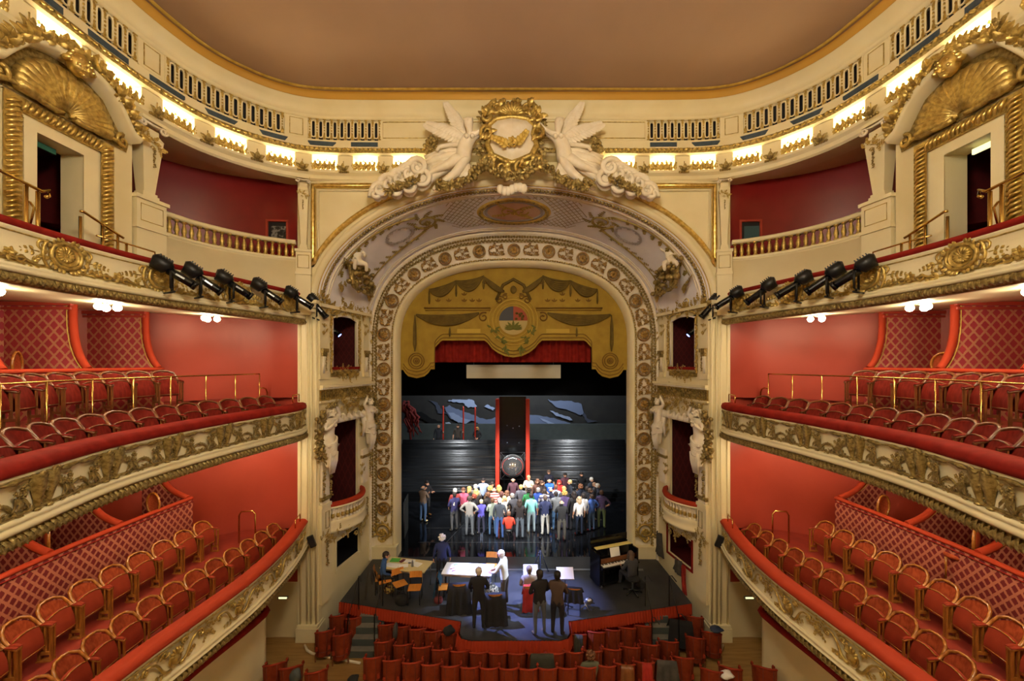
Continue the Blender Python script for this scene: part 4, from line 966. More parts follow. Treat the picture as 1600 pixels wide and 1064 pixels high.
    for k in range(40): t = q.random(); c = Vector(Q(612+46*t+q.uniform(-4, 4), 306-20*t+q.uniform(-4, 4), -0.30)); b.blob(c, q.uniform(0.03, 0.07), 5, 4); b.leaf(c, (q.uniform(-1, 1), -0.4, q.uniform(-1, 1)), 0.15, 0.08, (0, -1, 0), 0.3, 3)
    b.build('gilt_branch', 'gold_dark', cl_)
    for lst, lab in ((((768, 258), (742, 276), (722, 292), (700, 297), (686, 293)), 'heavy gilt garland hanging below the winged figure on the %s'), (((676, 214), (668, 224), (672, 236), (684, 240)), 'small gilt flower spray behind the %s figure\'s wing')):
        b = MB(); q = random.Random(31)
        cs = [Vector(Q(*p, -0.22 if len(lst) == 5 else 0.2)) for p in lst]; cs = resample(cs, 26)
        for c in cs:
            for k in range(4): b.blob(c+Vector((q.gauss(0, 0.06), q.gauss(0, 0.05), q.gauss(0, 0.06))), q.uniform(0.04, 0.08), 5, 4)
            b.leaf(c, (q.uniform(-1, 1), -0.3, q.uniform(-1, 1)), 0.19, 0.10, (0, -1, 0), 0.3, 3)
        tag(b.build('gilt_garland', 'gold_dark'), lab % SN[s], 'garland')
cr = thing('crest', 'gilt rocaille crest with a cream shield at the crown of the arch', 'crest', P(800, 290, 11.5))
def C(px, py, y=0.0): p = P(px, py, 11.5); return Vector((p.x, 11.5+y, p.z))
b = MB(); n = 32
ol = [(800, 186), (825, 190), (836, 200), (832, 214), (838, 230), (830, 246), (812, 254), (800, 258), (788, 254), (770, 246), (762, 230), (768, 214), (764, 200), (775, 190)]
rows = []
for k, z in ((0.02, -0.34), (0.5, -0.30), (0.85, -0.20), (1.0, -0.05)):
    rows.append([C(800+(x-800)*k, 222+(y-222)*k, z) for x, y in ol+[ol[0]]])
b.grid(rows, True); b.build('shield', 'stone_white', cr)
b = MB()
pth = resample([C(x, y, -0.12) for x, y in ol+[ol[0]]], 60); b.tube(pth[:-1], 0.09, 6, closed=True)
q = random.Random(2)
for px, py, R, sg in ((776, 176, 0.20, 1), (824, 176, 0.20, -1), (762, 214, 0.19, 1), (838, 214, 0.19, -1), (765, 262, 0.22, 1), (835, 262, 0.22, -1), (760, 190, 0.14, -1), (840, 190, 0.14, 1), (785, 268, 0.2, -1), (815, 268, 0.2, 1)):
    c = C(px, py, -0.2); pts = []
    for i in range(17): t = i/16; a = PI/2+sg*2*PI*1.3*t; r = R*(1-0.85*t)+0.02; pts.append(c+Vector((r*math.cos(a), -0.08*t, r*math.sin(a))))
    b.tube(pts, [0.07*(1-0.6*i/16) for i in range(17)], 6)
    for k in range(4): b.leaf(c, (q.uniform(-1, 1), -0.2, q.uniform(-1, 1)), 0.3, 0.14, (0, -1, 0), 0.3)
b.build('rocaille_frame', 'gold', cr)
b = MB()
for k in range(11):
    a = PI*(k+0.5)/11; b.tube([C(800, 186, -0.2), C(800, 186, -0.26)+Vector((0.30*math.cos(a), 0, 0.22*math.sin(a))), C(800, 186, -0.2)+Vector((0.42*math.cos(a), 0, 0.36*math.sin(a)))], [0.03, 0.06, 0.05], 6)
for k in range(30): a = q.uniform(0.1, PI-0.1); b.blob(C(800, 180, -0.2)+Vector((0.55*math.cos(a)*1.3, 0, 0.30*math.sin(a))), q.uniform(0.05, 0.09), 5, 4)
b.build('crowning_shell', 'gold', cr)
b = MB(); 
for k in range(30):
    t = q.random(); sg = q.choice((-1, 1)); b.blob(C(800+sg*(12+40*t), 240-60*abs(t-0.5)+q.uniform(-10, 10), -0.05)+Vector((0, 0.05, 0)), q.uniform(0.05, 0.11), 5, 4)
for k in range(40): sg = q.choice((-1, 1)); px = 800+sg*q.uniform(34, 47); py = q.uniform(180, 262); b.leaf(C(px, py, 0.0), (sg, -0.3, q.uniform(-0.6, 0.8)), 0.20, 0.11, (0, -1, 0), 0.3)
b.build('leafy_backing', 'gold_dark', cr)
b = MB(); 
for sg in (-1, 1): sprig(b, (sg*0.05, -0.1), PI/2-sg*0.9, 0.5, 5, 0.12, 0.2)
spiral(b, (0, 0.0), 0.12, 1.2, 0, 1, 0.03, 0.015, 12); flower(b, (0, 0.05), 0.14, 6)
inst('shield_emblem', b.mesh('shield_emblem', 'gold_paint'), fmat(C(800, 236, -0.40), Vector((1, 0, 0)), Vector((0, 0, 1)), Vector((0, -1, 0))), cr)
b = MB(); 
for k in range(60):
    t = q.random()*2-1; b.blob(C(800+38*t, 283-18*t*t, -0.25)+Vector((q.gauss(0, 0.05), q.gauss(0, 0.05), q.gauss(0, 0.05))), q.uniform(0.04, 0.09), 5, 4)
for k in range(24): t = q.random()*2-1; b.leaf(C(800+38*t, 283-18*t*t, -0.25), (q.uniform(-1, 1), -0.3, q.uniform(-1, 1)), 0.2, 0.1, (0, -1, 0), 0.3, 3)
b.build('lower_garland', 'gold_dark', cr)
b = MB(); 
for k in range(7): b.blob(C(782+6*k, 298+3*math.sin(k), -0.1), (0.12, 0.10, 0.14), 7, 5)
b.build('keystone_shell', 'stone_white', cr)

# white putti seated at the springing of the cove
Vp = dict(pelvis=(0, 0, 0), belly=(0, -0.02, 0.10), chest=(0, -0.03, 0.22), neck=(0, -0.03, 0.31), head=(0, -0.05, 0.40), crown=(0, -0.03, 0.47), sl=(-0.11, -0.02, 0.27), el=(-0.22, -0.06, 0.33), wl=(-0.25, -0.08, 0.46), sr=(0.11, -0.02, 0.27), er=(0.2, -0.08, 0.17), wr=(0.12, -0.16, 0.12), hl=(-0.07, -0.04, -0.04), kl=(-0.12, -0.18, -0.06), al=(-0.10, -0.12, -0.26), hr=(0.07, -0.04, -0.04), kr=(0.18, -0.16, -0.08), ar=(0.22, -0.04, -0.24))
Ep = [('pelvis', 'belly'), ('belly', 'chest'), ('chest', 'neck'), ('neck', 'head'), ('head', 'crown'), ('chest', 'sl'), ('sl', 'el'), ('el', 'wl'), ('chest', 'sr'), ('sr', 'er'), ('er', 'wr'), ('pelvis', 'hl'), ('hl', 'kl'), ('kl', 'al'), ('pelvis', 'hr'), ('hr', 'kr'), ('kr', 'ar')]
rp_ = dict(pelvis=0.11, belly=0.11, chest=0.11, neck=0.05, head=0.10, crown=0.07, sl=0.055, el=0.045, wl=0.035, sr=0.055, er=0.045, wr=0.035, hl=0.08, kl=0.06, al=0.04, hr=0.08, kr=0.06, ar=0.04)
bb_ = mesh_to_mb(figure(Vp, Ep, rp_, 'putto', 'stone_white')); bb_.blob((0, -0.15, 0.39), (0.018, 0.02, 0.02), 5, 4); add_hand(bb_, Vp['wl'], (0, 0, 1), (0, -1, 0), 0.7); add_hand(bb_, Vp['wr'], (-1, -0.3, 0), (0, 0, -1), 0.7)
q = random.Random(2)
for k in range(16): a_ = q.uniform(0, 2*PI); bb_.blob((0.09*math.cos(a_), -0.02+0.07*math.sin(a_), 0.44+q.uniform(-0.04, 0.05)), 0.035, 5, 4)
putto_me = bb_.mesh('putto', 'stone_white')
b = MB()
for sg in (-1, 1):
    for k in range(6): b.leaf((sg*0.06, 0.05, 0.25+0.02*k), (sg, 0.3, 0.1+0.12*k), 0.30-0.02*k, 0.09, (0, -1, 0.2), 0.1, 3)
pwing_me = b.mesh('wings', 'stone_white')
for s in (-1, 1):
    p = P(558, 408, 12.72); p = Vector((p.x if s < 0 else -p.x, p.y, p.z)); t = thing('putto', 'white winged putto among gilt carving at the %s spring of the arch' % SN[s], 'statue', p)
    A = Matrix.Translation(p) @ Matrix.Rotation(-s*0.7, 4, 'Z') @ Matrix.Scale(1.25, 4); inst('figure', putto_me, A, t); inst('wings', pwing_me, A, t)
# ------------------------------------------------------------------ balconies
R1 = [(6.25, 12.0), (5.95, 10.8), (5.78, 9.6), (5.74, 8.6), (5.82, 7.6), (5.95, 6.2), (6.0, 4), (5.9, 2)]
R2 = [(6.28, 12.0), (6.14, 11.3), (6.30, 10.05), (6.48, 8.8), (6.56, 7.55), (6.46, 6.3), (6.1, 5.05), (5.6, 3.5), (5.0, 2.2)]
R3 = [(6.28, 12.0), (6.45, 11.0), (6.75, 9.8), (7.1, 8.6), (7.25, 7.6), (7.28, 6.5), (7.18, 5.5), (7.0, 4), (6.7, 2.2)]
SA1 = [(7.03, 11.75), (7.05, 11.0), (7.11, 10.08), (7.2, 9.2), (7.3, 8.1), (7.28, 7.0), (7.17, 6.3), (7.0, 5.2), (6.8, 4)]
SB1 = [(8.15, 10.6), (8.17, 9.6), (8.2, 8.3), (8.16, 7.3), (8.02, 6.4), (7.8, 5.3), (7.5, 4)]
SA2 = [(7.02, 11.5), (7.22, 10.7), (7.54, 9.7), (7.70, 8.7), (7.72, 7.7), (7.59, 6.7), (7.19, 5.7), (6.7, 4.6)]
SB2 = [(8.35, 9.8), (8.58, 8.9), (8.62, 8.0), (8.55, 7.3), (8.28, 6.5), (7.9, 5.5), (7.4, 4.5)]
M1 = [(7.4, 12.0), (7.45, 11), (7.52, 10), (7.65, 8.2), (7.6, 6.8), (7.3, 5), (6.8, 2.0)]
M2 = [(7.4, 12.0), (7.65, 11), (7.95, 10), (8.12, 8.7), (8.10, 7.5), (7.85, 6.2), (7.3, 5), (6.0, 2.2)]
P1 = [(8.5, 10.5), (8.58, 9.3), (8.6, 7.6), (8.48, 6.2), (8.25, 5), (7.8, 3)]
P2 = [(8.82, 10.0), (8.98, 8.9), (9.0, 8.0), (8.9, 7.0), (8.6, 6.0), (8.2, 5), (7.4, 3)]
WP = [(6.42, 12.04), (7.5, 12.02), (8.5, 11.62), (9.3, 10.85), (9.8, 10.3), (10.6, 9.9), (10.85, 9.0), (10.85, 5), (10.85, 2)]
paths = {}
def loft2(b, pa, za, pb, zb, offa=0.0, offb=0.0, n=40, ta=(0, 1), tb=(0, 1)):
    b.grid([[pa.pt(pa.len*(ta[0]+(ta[1]-ta[0])*i/n), offa, za) for i in range(n+1)], [pb.pt(pb.len*(tb[0]+(tb[1]-tb[0])*i/n), offb, zb) for i in range(n+1)]], True)
def fascia(th, path, z0, zp, zm, zb, th_r, depth, bulge):
    """padded rail from z0 up, cream panel down to zp, mouldings to zm, leaf band to zb"""
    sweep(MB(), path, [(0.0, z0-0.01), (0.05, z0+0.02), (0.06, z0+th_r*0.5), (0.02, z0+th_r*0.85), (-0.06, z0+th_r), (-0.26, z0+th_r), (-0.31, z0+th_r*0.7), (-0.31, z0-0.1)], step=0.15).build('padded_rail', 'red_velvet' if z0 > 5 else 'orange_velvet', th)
    sweep(MB(), path, [(0.02, z0), (0.03, z0-0.03), (0.0, z0-0.05), (-bulge, (z0+zp)/2), (0.0, zp)], step=0.15).build('fascia_panel', 'cream', th)
    sweep(MB(), path, [(0.0, zp), (0.05, zp-0.01), (0.06, zp-0.05), (0.03, zp-0.07), (0.08, zp-0.09), (0.09, zm+0.04), (0.04, zm), (0.0, zm)], step=0.15).build('moulding', 'cream', th)
    sweep(MB(), path, [(0.02, zm), (0.03, (zm+zb)/2), (-0.02, zb), (-0.10, zb-0.01)], step=0.15).build('leaf_band', 'gold_dark', th)
    b = MB(); q = random.Random(7); d = 0.03; hh = (zm-zb); k = 0
    while d < path.len:
        m = path.fr(d, 0.035, (zm+zb)/2); sg = 1 if k % 2 else -1
        b.leaf(m @ Vector((0, -hh*0.45*sg, 0)), (m.to_3x3() @ Vector((0.55, sg, 0.25))), hh*1.0, 0.07, m.to_3x3() @ Vector((0, 0, 1)), 0.25, 3); d += 0.05; k += 1
    tag(b.build('leaf_carving', 'gold_dark', th), kind='stuff')
def seq(path, items, period, start, end, th):
    d = start
    while d < end:
        for name, me, du, z, k, off in items:
            if d+du < end: inst(name, me, scl(path.fr(d+du, off, z), k), th)
        d += period
for s in (-1, 1):
    nm = SN[s]; r1, r2, r3 = side(R1, s), side(R2, s), side(R3, s); m1, m2, p1, p2, wp = side(M1, s), side(M2, s), side(P1, s), side(P2, s), side(WP, s)
    paths[s] = dict(r1=r1, r2=r2, r3=r3, m1=m1, m2=m2, p1=p1, p2=p2, wp=wp, sa1=side(SA1, s), sb1=side(SB1, s), sa2=side(SA2, s), sb2=side(SB2, s))
    # curved red walls behind the seats
    b = MB(); sweep(b, wp, [(0, 1.62), (0, 9.62)], step=0.2); rw = struct(b.build('wall_'+nm+'_gallery', 'red_wall'))
    b = MB(); sweep(b, wp, [(0.0, 0), (0.0, 1.58), (0.05, 1.60), (0.05, 1.66), (0.0, 1.68)], step=0.2, smooth=False); struct(b.build('wall_'+nm+'_stalls', 'cream_wall'))
    # ---- lower balcony
    t1 = thing('balcony', 'lowest balcony on the %s, red rail and white parapet with gilt rocaille shells' % nm, 'balcony', r1.pt(4, 0, 2.7), 0, 'curved balconies')
    fascia(t1, r1, 3.50, 2.98, 2.84, 2.70, 0.13, 0.3, 0.05)
    b = MB(); loft2(b, r1, 2.75, m1, 2.75, -0.3, 0); loft2(b, m1, 2.75, m1, 3.3); loft2(b, m1, 3.3, wp, 3.3, 0, 0); b.build('deck', 'red_floor', t1)
    b = MB(); sweep(b, r1, [(-0.31, 3.5), (-0.31, 2.75)], step=0.3); b.build('parapet_back', 'red_velvet', t1)
    b = MB(); loft2(b, r1, 2.66, wp, 2.66, 0.0, 0); b.build('soffit', 'cream', t1)
    seq(r1, [('rocaille_cartouche', rocaille_me, 0.0, 3.24, 1.0, 0.0), ('flower_spray', spray_me, 0.72, 3.24, 0.85, -0.02)], 1.42, 0.9, 9.5, t1)
    sweep(MB(), r1, [(0.012, 3.44), (0.03, 3.43), (0.012, 3.41)], step=0.3).build('gold_line', 'gold', t1)
    # ---- middle balcony
    t2 = thing('balcony', 'middle balcony on the %s, dark red rail over white parapet with gilt console pairs' % nm, 'balcony', r2.pt(4, 0, 6.1), 0, 'curved balconies')
    fascia(t2, r2, 6.93, 6.42, 6.24, 6.06, 0.19, 0.3, 0.03)
    b = MB(); loft2(b, r2, 6.50, m2, 6.50, -0.3, 0); loft2(b, m2, 6.50, m2, 7.25); loft2(b, m2, 7.25, wp, 7.25); b.build('deck', 'red_floor', t2)
    b = MB(); sweep(b, r2, [(-0.31, 6.94), (-0.31, 6.5)], step=0.3); b.build('parapet_back', 'red_velvet', t2)
    b = MB(); loft2(b, r2, 6.08, wp, 6.08); b.build('soffit', 'cream', t2)
    seq(r2, [('console_pair', cons2_me, 0, 6.68, 0.9, 0.0), ('bouquet', bouq_me, 0.36, 6.68, 1.0, 0.0), ('bouquet', bouq_me, 0.86, 6.66, 1.0, 0.0), ('arched_scroll', arch2_me, 0.62, 6.52, 0.9, 0.0)], 1.25, 0.68, 9.0, t2)
    b = MB(); d = 0.1; pts = []
    while d < 9.0: pts.append(r2.pt(d, 0.02, 6.86+0.012*math.sin(d*15))); d += 0.06
    b.tube(pts, [0.028+0.014*math.sin(i*0.9)+0.008*math.sin(i*2.3) for i in range(len(pts))], 5); b.build('ribbon_band', 'gold_dark', t2)
    sweep(MB(), r2, [(0.005, 6.44), (0.03, 6.445), (0.03, 6.47), (0.005, 6.48)], step=0.3).build('gold_line', 'gold_dark', t2)
    # ---- upper balcony
    t3 = thing('balcony', 'top balcony on the %s, red rail, gilt oval cartouches and black spotlights along it' % nm, 'balcony', r3.pt(4, 0, 9.4), 0, 'curved balconies')
    fascia(t3, r3, 10.27, 9.74, 9.60, 9.45, 0.13, 0.3, 0.0)
    ts = side([(5.95, 11.92), (6.8, 11.6), (7.55, 11.0), (8.1, 10.2), (8.35, 9.3), (8.45, 8.4), (8.45, 7), (8.4, 5.5), (8.3, 4), (8.2, 2)], s); paths[s]['ts'] = ts
    b = MB(); loft2(b, r3, 9.78, ts, 9.78, -0.3, -0.3); b.build('deck', 'red_floor', t3)
    b = MB(); sweep(b, r3, [(-0.31, 10.27), (-0.31, 9.78)], step=0.3); b.build('parapet_back', 'red_velvet', t3)
    b = MB(); loft2(b, r3, 9.44, wp, 9.62, -0.05, 0.0); b.build('soffit', 'cream', t3)
    seq(r3, [('cartouche', cart3_me, 0, 10.0, 1.0, 0.0), ('flower_cluster', clus3_me, 0.82, 9.86, 1.0, 0.0)], 1.64, 0.75, 9.4, t3)
    for z in (10.2, 9.78): sweep(MB(), r3, [(0.005, z-0.012), (0.022, z), (0.005, z+0.012)], step=0.3).build('gold_line', 'gold', t3)
    # ---- rows of boxes with lozenge wall covering
    for tier, pp, zf, zt, zc, ds, off in ((1, p1, 3.3, 4.74, 6.07, (10.45, 8.70, 7.40, 6.05), 0.78), (2, p2, 7.25, 8.14, 9.60, (9.95, 8.42, 6.95), 0.34)):
        pm = 'paper_low' if tier == 1 else 'paper_mid'
        bx = thing('box_front', '%s row of boxes on the %s, crimson lozenge walls with orange velvet edges' % ('lower' if tier == 1 else 'upper', nm), 'theatre box', pp.pt(2, 0, zf), 0, 'boxes behind the balcony seats')
        b = MB(); sweep(b, pp, [(0.03, zf), (0.03, zt)], step=0.2, uv=True); sweep(b, pp, [(-0.03, zt), (-0.03, zf)], step=0.2, uv=True)
        e0, e1 = pp.pt(0, 0.03, zf), pp.pt(0, -0.03, zf); h = Vector((0, 0, zt-zf)); b.add([e0, e1, e1+h, e0+h], [(0, 1, 2, 3)]); b.build('parapet', pm, bx)
        b = MB(); L = [pp.pt(pp.len*i/60, 0, zt) for i in range(61)]; b.tube(L, 0.065, 8, flat=0.75); b.build('top_rail', 'orange_velvet', bx)
        if tier == 1:
            b = MB(); b.tube([p+Vector((0, 0, -0.09)) for p in [pp.pt(pp.len*i/60, 0.05, zt) for i in range(61)]], 0.012, 4); b.build('trim_line', 'red_velvet', bx)
        for d in ds:
            sp = pp.s_at_y(d); q0 = pp.pt(sp, 0, zt); Lp = abs(q0.x); y = q0.y; Lt = Lp+off
            S = bez((Lt, zc), (Lt+0.04, zc-(zc-zt)*0.55), (Lt-0.10, zt+(zc-zt)*0.18), (Lp+0.02, zt+0.03), 12)
            ol = [(10.8, zf), (10.8, zc)]+S+[(Lp, zf)]
            b = MB()
            for yy in (y-0.03, y+0.03): b.add([Vector((s*l, yy, z)) for l, z in ol], [list(range(len(ol)))], False, [[(l, z) for l, z in ol]])
            b.build('partition', pm, bx)
            b = MB(); b.tube([Vector((s*l, y, z)) for l, z in S], 0.07, 8); b.build('velvet_edge', 'orange_velvet', bx)
            b = MB(); b.tube([Vector((s*(l+0.09), y-0.04, z)) for l, z in S], 0.012, 4); b.build('cord', 'gold_paint', bx)
            if tier == 2:
                b = MB(); b.box((s*((Lt+10.8)/2), y-0.05, zc-0.05), (10.8-Lt+0.1, 0.10, 0.08)); b.box((s*((Lt+10.8)/2), y-0.05, zc-0.15), (10.8-Lt+0.06, 0.08, 0.05)); b.build('cornice', 'red_wall', bx)
        # back wall of the boxes
        b = MB(); ys = (9.9, 2.5); b.add([Vector((s*10.78, ys[0], zf)), Vector((s*10.78, ys[1], zf)), Vector((s*10.78, ys[1], zc)), Vector((s*10.78, ys[0], zc))], [(0, 1, 2, 3)], False, [[(0, 0), (7, 0), (7, 2.5), (0, 2.5)]]); b.build('back_panel', pm, bx)
    # steps at the stage end of the raised rows
    for z0, n, x0, y0, dz in ((2.75, 3, 7.75, 11.0, 0.18), (6.5, 3, 8.0, 10.55, 0.25)):
        st = thing('step_flight', 'short flight of red carpeted steps at the stage end, %s %s balcony' % ('lowest' if z0 < 5 else 'middle', nm), 'steps', (s*x0, y0, z0))
        for k in range(n): b = MB(); b.box((s*(x0+0.32*k), y0, z0+dz*(k+1)/2), (0.34, 0.8, dz*(k+1))); b.build('step', 'orange_velvet' if z0 < 5 else 'red_velvet', st)
    # white front wall of the stalls boxes under the lowest balcony
    bg = side([(6.43, 10.25), (6.5, 9.6), (6.66, 8.7), (6.75, 7.9), (6.8, 6.5), (6.7, 4)], s)
    lb = thing('stalls_box_front', 'plain cream curved wall with red rail under the lowest balcony, %s' % nm, 'parapet', bg.pt(1, 0, 0))
    b = MB(); sweep(b, bg, [(0, 0), (0, 1.78)], step=0.2)
    ee = [bg.pt(0, 0, 0)+Vector((s*(0.5-0.5*math.cos(t)), 0.35*math.sin(t), 0)) for t in [PI*k/8 for k in range(9)]]; b.grid([ee, [p+Vector((0, 0, 1.78)) for p in ee]], True); b.build('wall', 'cream_wall', lb)
    b = MB(); L = [p+Vector((0, 0, 1.82)) for p in ee[::-1]]+[bg.pt(bg.len*i/30, 0, 1.82) for i in range(1, 31)]; b.tube(L, 0.10, 8, flat=0.7); b.build('padded_rail', 'red_velvet', lb)
    # low kerb round the side seats
    kb = [floor_pt(476, 1008, 0.02), floor_pt(480, 1016, 0.02), floor_pt(488, 1021, 0.02), floor_pt(520, 1028, 0.02), floor_pt(563, 1036, 0.02)]
    if s > 0: kb = [Vector((-p.x, p.y, p.z)) for p in kb]
    b = MB(); b.tube(kb, 0.035, 6); tag(b.build('kerb', 'stone_white'), 'thin white kerb curving round the side seats, %s of the stage' % nm, 'kerb')
# ------------------------------------------------------------------ top gallery: parapet wall, balustrade, columns, doorway, dark red walls
mat('sign_green', '2f6a58', 0.5); mat('sign_light', 'cfe6c8', 0.5, emit='e8e0a0', estr=1.2); mat('picture', '8a8a86', 0.4, col2='2a2624', scale=12, contrast=(0.45, 0.55)); mat('teal_dark', '3d5a60', 0.4)
b = MB(); b.lathe([(0.0, 0.0), (0.16, 0.0), (0.16, 0.10), (0.12, 0.12), (0.13, 0.16)], n=4, mtx=Matrix.Rotation(PI/4, 3, 'Z'))
for s in (-1, 1):
    nm = SN[s]; ts = paths[s]['ts']
    sa, sb_ = 0.42, ts.s_at_y(8.95); sw = ts.s_at_y(9.30)
    wl = struct(sweep(MB(), ts, [(0.02, 9.7), (0.04, 9.78), (0.0, 9.85), (0.0, 11.25), (0.04, 11.28), (0.05, 11.34), (-0.10, 11.35), (-0.12, 11.0)], sa, sb_, 0.2).build('wall_%s_parapet' % nm, 'cream_wall'))
    ba = thing('balustrade', 'gilded balustrade of the top gallery between the two columns, %s' % nm, 'balustrade', ts.pt((sa+sw)/2, 0, 11.3))
    sweep(MB(), ts, [(0.06, 11.34), (0.07, 11.38), (0.05, 11.41), (-0.08, 11.41), (-0.08, 11.34)], sa+0.1, sw, 0.2).build('lower_rail', 'cream', ba)
    sweep(MB(), ts, [(0.0, 11.80), (0.07, 11.82), (0.08, 11.88), (0.04, 11.92), (-0.08, 11.92), (-0.10, 11.80), (0, 11.8)], sa+0.1, sw, 0.2).build('upper_rail', 'cream', ba)
    n = 19
    for k in range(n):
        d = sa+0.18+(sw-sa-0.30)*k/(n-1); m = ts.fr(d, -0.01, 11.41) @ Matrix.Rotation(-PI/2, 4, 'X'); inst('baluster', balg_me, scl(m, 1.15, 1.15, 0.79), ba)
    # herm columns
    for d, z0, z1, k, lab in ((ts.s_at_y(9.08), 12.02, 13.8, 1.0, 'broad tapering white column with gilt capital beside the doorway, %s'), (0.30, 11.65, 13.8, 0.62, 'slim tapering white column with gilt capital beside the arch, %s')):
        c = thing('herm_column', lab % nm, 'column', ts.pt(d, 0.02, z0), 0, 'columns of the top gallery'); F_ = ts.fr(d, 0.0, 0)
        def bxl(b, u0, u1, w0, w1, za, zb, tp=None):
            q = [(u0, za, w0), (u1, za, w0), (u1, za, w1), (u0, za, w1)]; t = tp or (u0, u1, w0, w1); q2 = [(t[0], zb, t[2]), (t[1], zb, t[2]), (t[1], zb, t[3]), (t[0], zb, t[3])]
            b.add([F_ @ Vector(p) for p in q+q2], [(0, 3, 2, 1), (4, 5, 6, 7), (0, 1, 5, 4), (1, 2, 6, 5), (2, 3, 7, 6), (3, 0, 4, 7)])
        H = z1-z0; w = 0.24*k
        b = MB(); bxl(b, -w*0.75, w*0.75, -w*0.5, w*0.7, z0, z0+0.08); bxl(b, -w*0.65, w*0.65, -w*0.4, w*0.6, z0+0.08, z0+0.14); bxl(b, -w*0.5, w*0.5, -w*0.4, w*0.5, z0+0.14, z1-0.42, (-w*0.95, w*0.95, -w*0.5, w*0.95)); b.build('shaft', 'cream', c)
        b = MB(); bxl(b, -w*1.0, w*1.0, -w*0.5, w*1.0, z1-0.42, z1-0.30, (-w*0.7, w*0.7, -w*0.5, w*0.7)); bxl(b, -w*0.7, w*0.7, -w*0.5, w*0.7, z1-0.30, z1-0.20); bxl(b, -w*1.1, w*1.1, -w*0.5, w*1.1, z1-0.07, z1); b.build('capital', 'cream', c)
        b = MB()
        for sg in (-1, 1):
            ctr = F_ @ Vector((sg*w*0.95, z1-0.16, w*0.9)); Mx = F_.to_3x3()
            pts = [ctr+Mx @ Vector((sg*0.09*k*(1-0.7*i/12)*math.cos(-i*0.65), 0.09*k*(1-0.7*i/12)*math.sin(-i*0.65)+0.02, 0.01)) for i in range(13)]; b.tube(pts, 0.03*k, 5)
        b.tube([F_ @ Vector((-w*0.95, z1-0.10, w*0.9)), F_ @ Vector((0, z1-0.13, w*1.0)), F_ @ Vector((w*0.95, z1-0.10, w*0.9))], 0.03*k, 5); b.build('volutes', 'stone_white', c)
        inst('rococo_cluster', clA, scl(ts.fr(d, w*1.02, z1-0.56), 0.62*k), c); inst('drop_garland', drop_me, scl(ts.fr(d, w*0.95, z1-0.85), 0.5*k), c)
        b = MB(); bxl(b, -w*1.35, w*1.35, -w*0.7, w*0.8, 9.72, z0-0.08); bxl(b, -w*1.5, w*1.5, -w*0.7, w*1.0, z0-0.08, z0); bxl(b, -w*1.45, w*1.45, -w*0.7, w*0.95, 11.28 if k == 1 else 10.9, 11.36 if k == 1 else 10.98); b.build('pedestal', 'cream', c)
        b = MB(); b.tube([F_ @ Vector(p) for p in ((-w, z0-0.18, w*0.81), (w, z0-0.18, w*0.81), (w, z0-0.55, w*0.81), (-w, z0-0.55, w*0.81))], 0.01, 4, closed=True); b.build('panel_line', 'gold_paint', c)
    # small arch joining column and doorway
    d1 = ts.s_at_y(9.30); d2 = ts.s_at_y(8.55)
    b = MB(); b.tube([ts.pt(d1+(d2-d1)*i/10, 0.04, 13.45+0.34*math.sin(PI*(0.35+0.65*i/10))) for i in range(11)], 0.06, 6); b.build('small_arch', 'cream', wl)
    # doorway bay
    db = thing('gallery_doorway', 'cream doorway under a gilt shell pediment in the top gallery, %s' % nm, 'doorway', ts.pt(ts.s_at_y(7.35), 0, 9.78))
    da, do0, do1, de = ts.s_at_y(8.72), ts.s_at_y(7.76), ts.s_at_y(6.94), ts.s_at_y(2.5)
    b = MB()
    for a, e, z0, z1 in ((da, do0, 9.72, 13.76), (do0, do1, 12.34, 13.76), (do1, de, 9.72, 13.76)): sweep(b, ts, [(0.10, z0), (0.10, z1)], a, e, 0.15)
    p0, p1_ = ts.pt(da, 0.10, 9.72), ts.pt(da, -0.35, 9.72); b.add([p0, p1_, p1_+Vector((0, 0, 4.04)), p0+Vector((0, 0, 4.04))], [(0, 1, 2, 3)]); b.build('wall', 'cream_wall', db)
    b = MB()
    for d in (do0, do1): a, c = ts.pt(d, 0.10, 9.78), ts.pt(d, -0.35, 9.78); b.add([a, c, c+Vector((0, 0, 2.56)), a+Vector((0, 0, 2.56))], [(0, 1, 2, 3)])
    a, c, e, g = ts.pt(do0, 0.10, 12.34), ts.pt(do0, -0.35, 12.34), ts.pt(do1, -0.35, 12.34), ts.pt(do1, 0.1, 12.34); b.add([a, c, e, g], [(0, 1, 2, 3)]); b.build('reveal', 'cream', db)
    b = MB()
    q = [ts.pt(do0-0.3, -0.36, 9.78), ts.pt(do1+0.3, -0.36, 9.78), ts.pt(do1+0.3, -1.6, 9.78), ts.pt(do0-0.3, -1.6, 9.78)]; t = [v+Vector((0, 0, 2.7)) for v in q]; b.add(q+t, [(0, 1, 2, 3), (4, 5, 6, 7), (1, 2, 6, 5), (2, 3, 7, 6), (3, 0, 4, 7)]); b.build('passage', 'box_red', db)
    fa, fe = ts.s_at_y(8.12), ts.s_at_y(6.60)
    b = MB()
    for a, e, z0, z1 in ((fa-0.13, fa+0.13, 9.78, 12.78), (fe-0.13, fe+0.13, 9.78, 12.78), (fa+0.13, fe-0.13, 12.54, 12.78)): sweep(b, ts, [(0.10, z0), (0.16, z0), (0.16, z1), (0.10, z1)], a, e, 0.1, smooth=False)
    b.build('gilt_frame', 'gold', db)
    b = MB()
    for d in (fa, fe):
        for k in range(34): m = ts.fr(d, 0.17, 9.9+k*0.083); b.tube([m @ Vector((-0.10, -0.05, 0)), m @ Vector((0, 0.02, 0.035)), m @ Vector((0.10, 0.05, 0))], [0.02, 0.032, 0.02], 5)
    k = fa+0.16
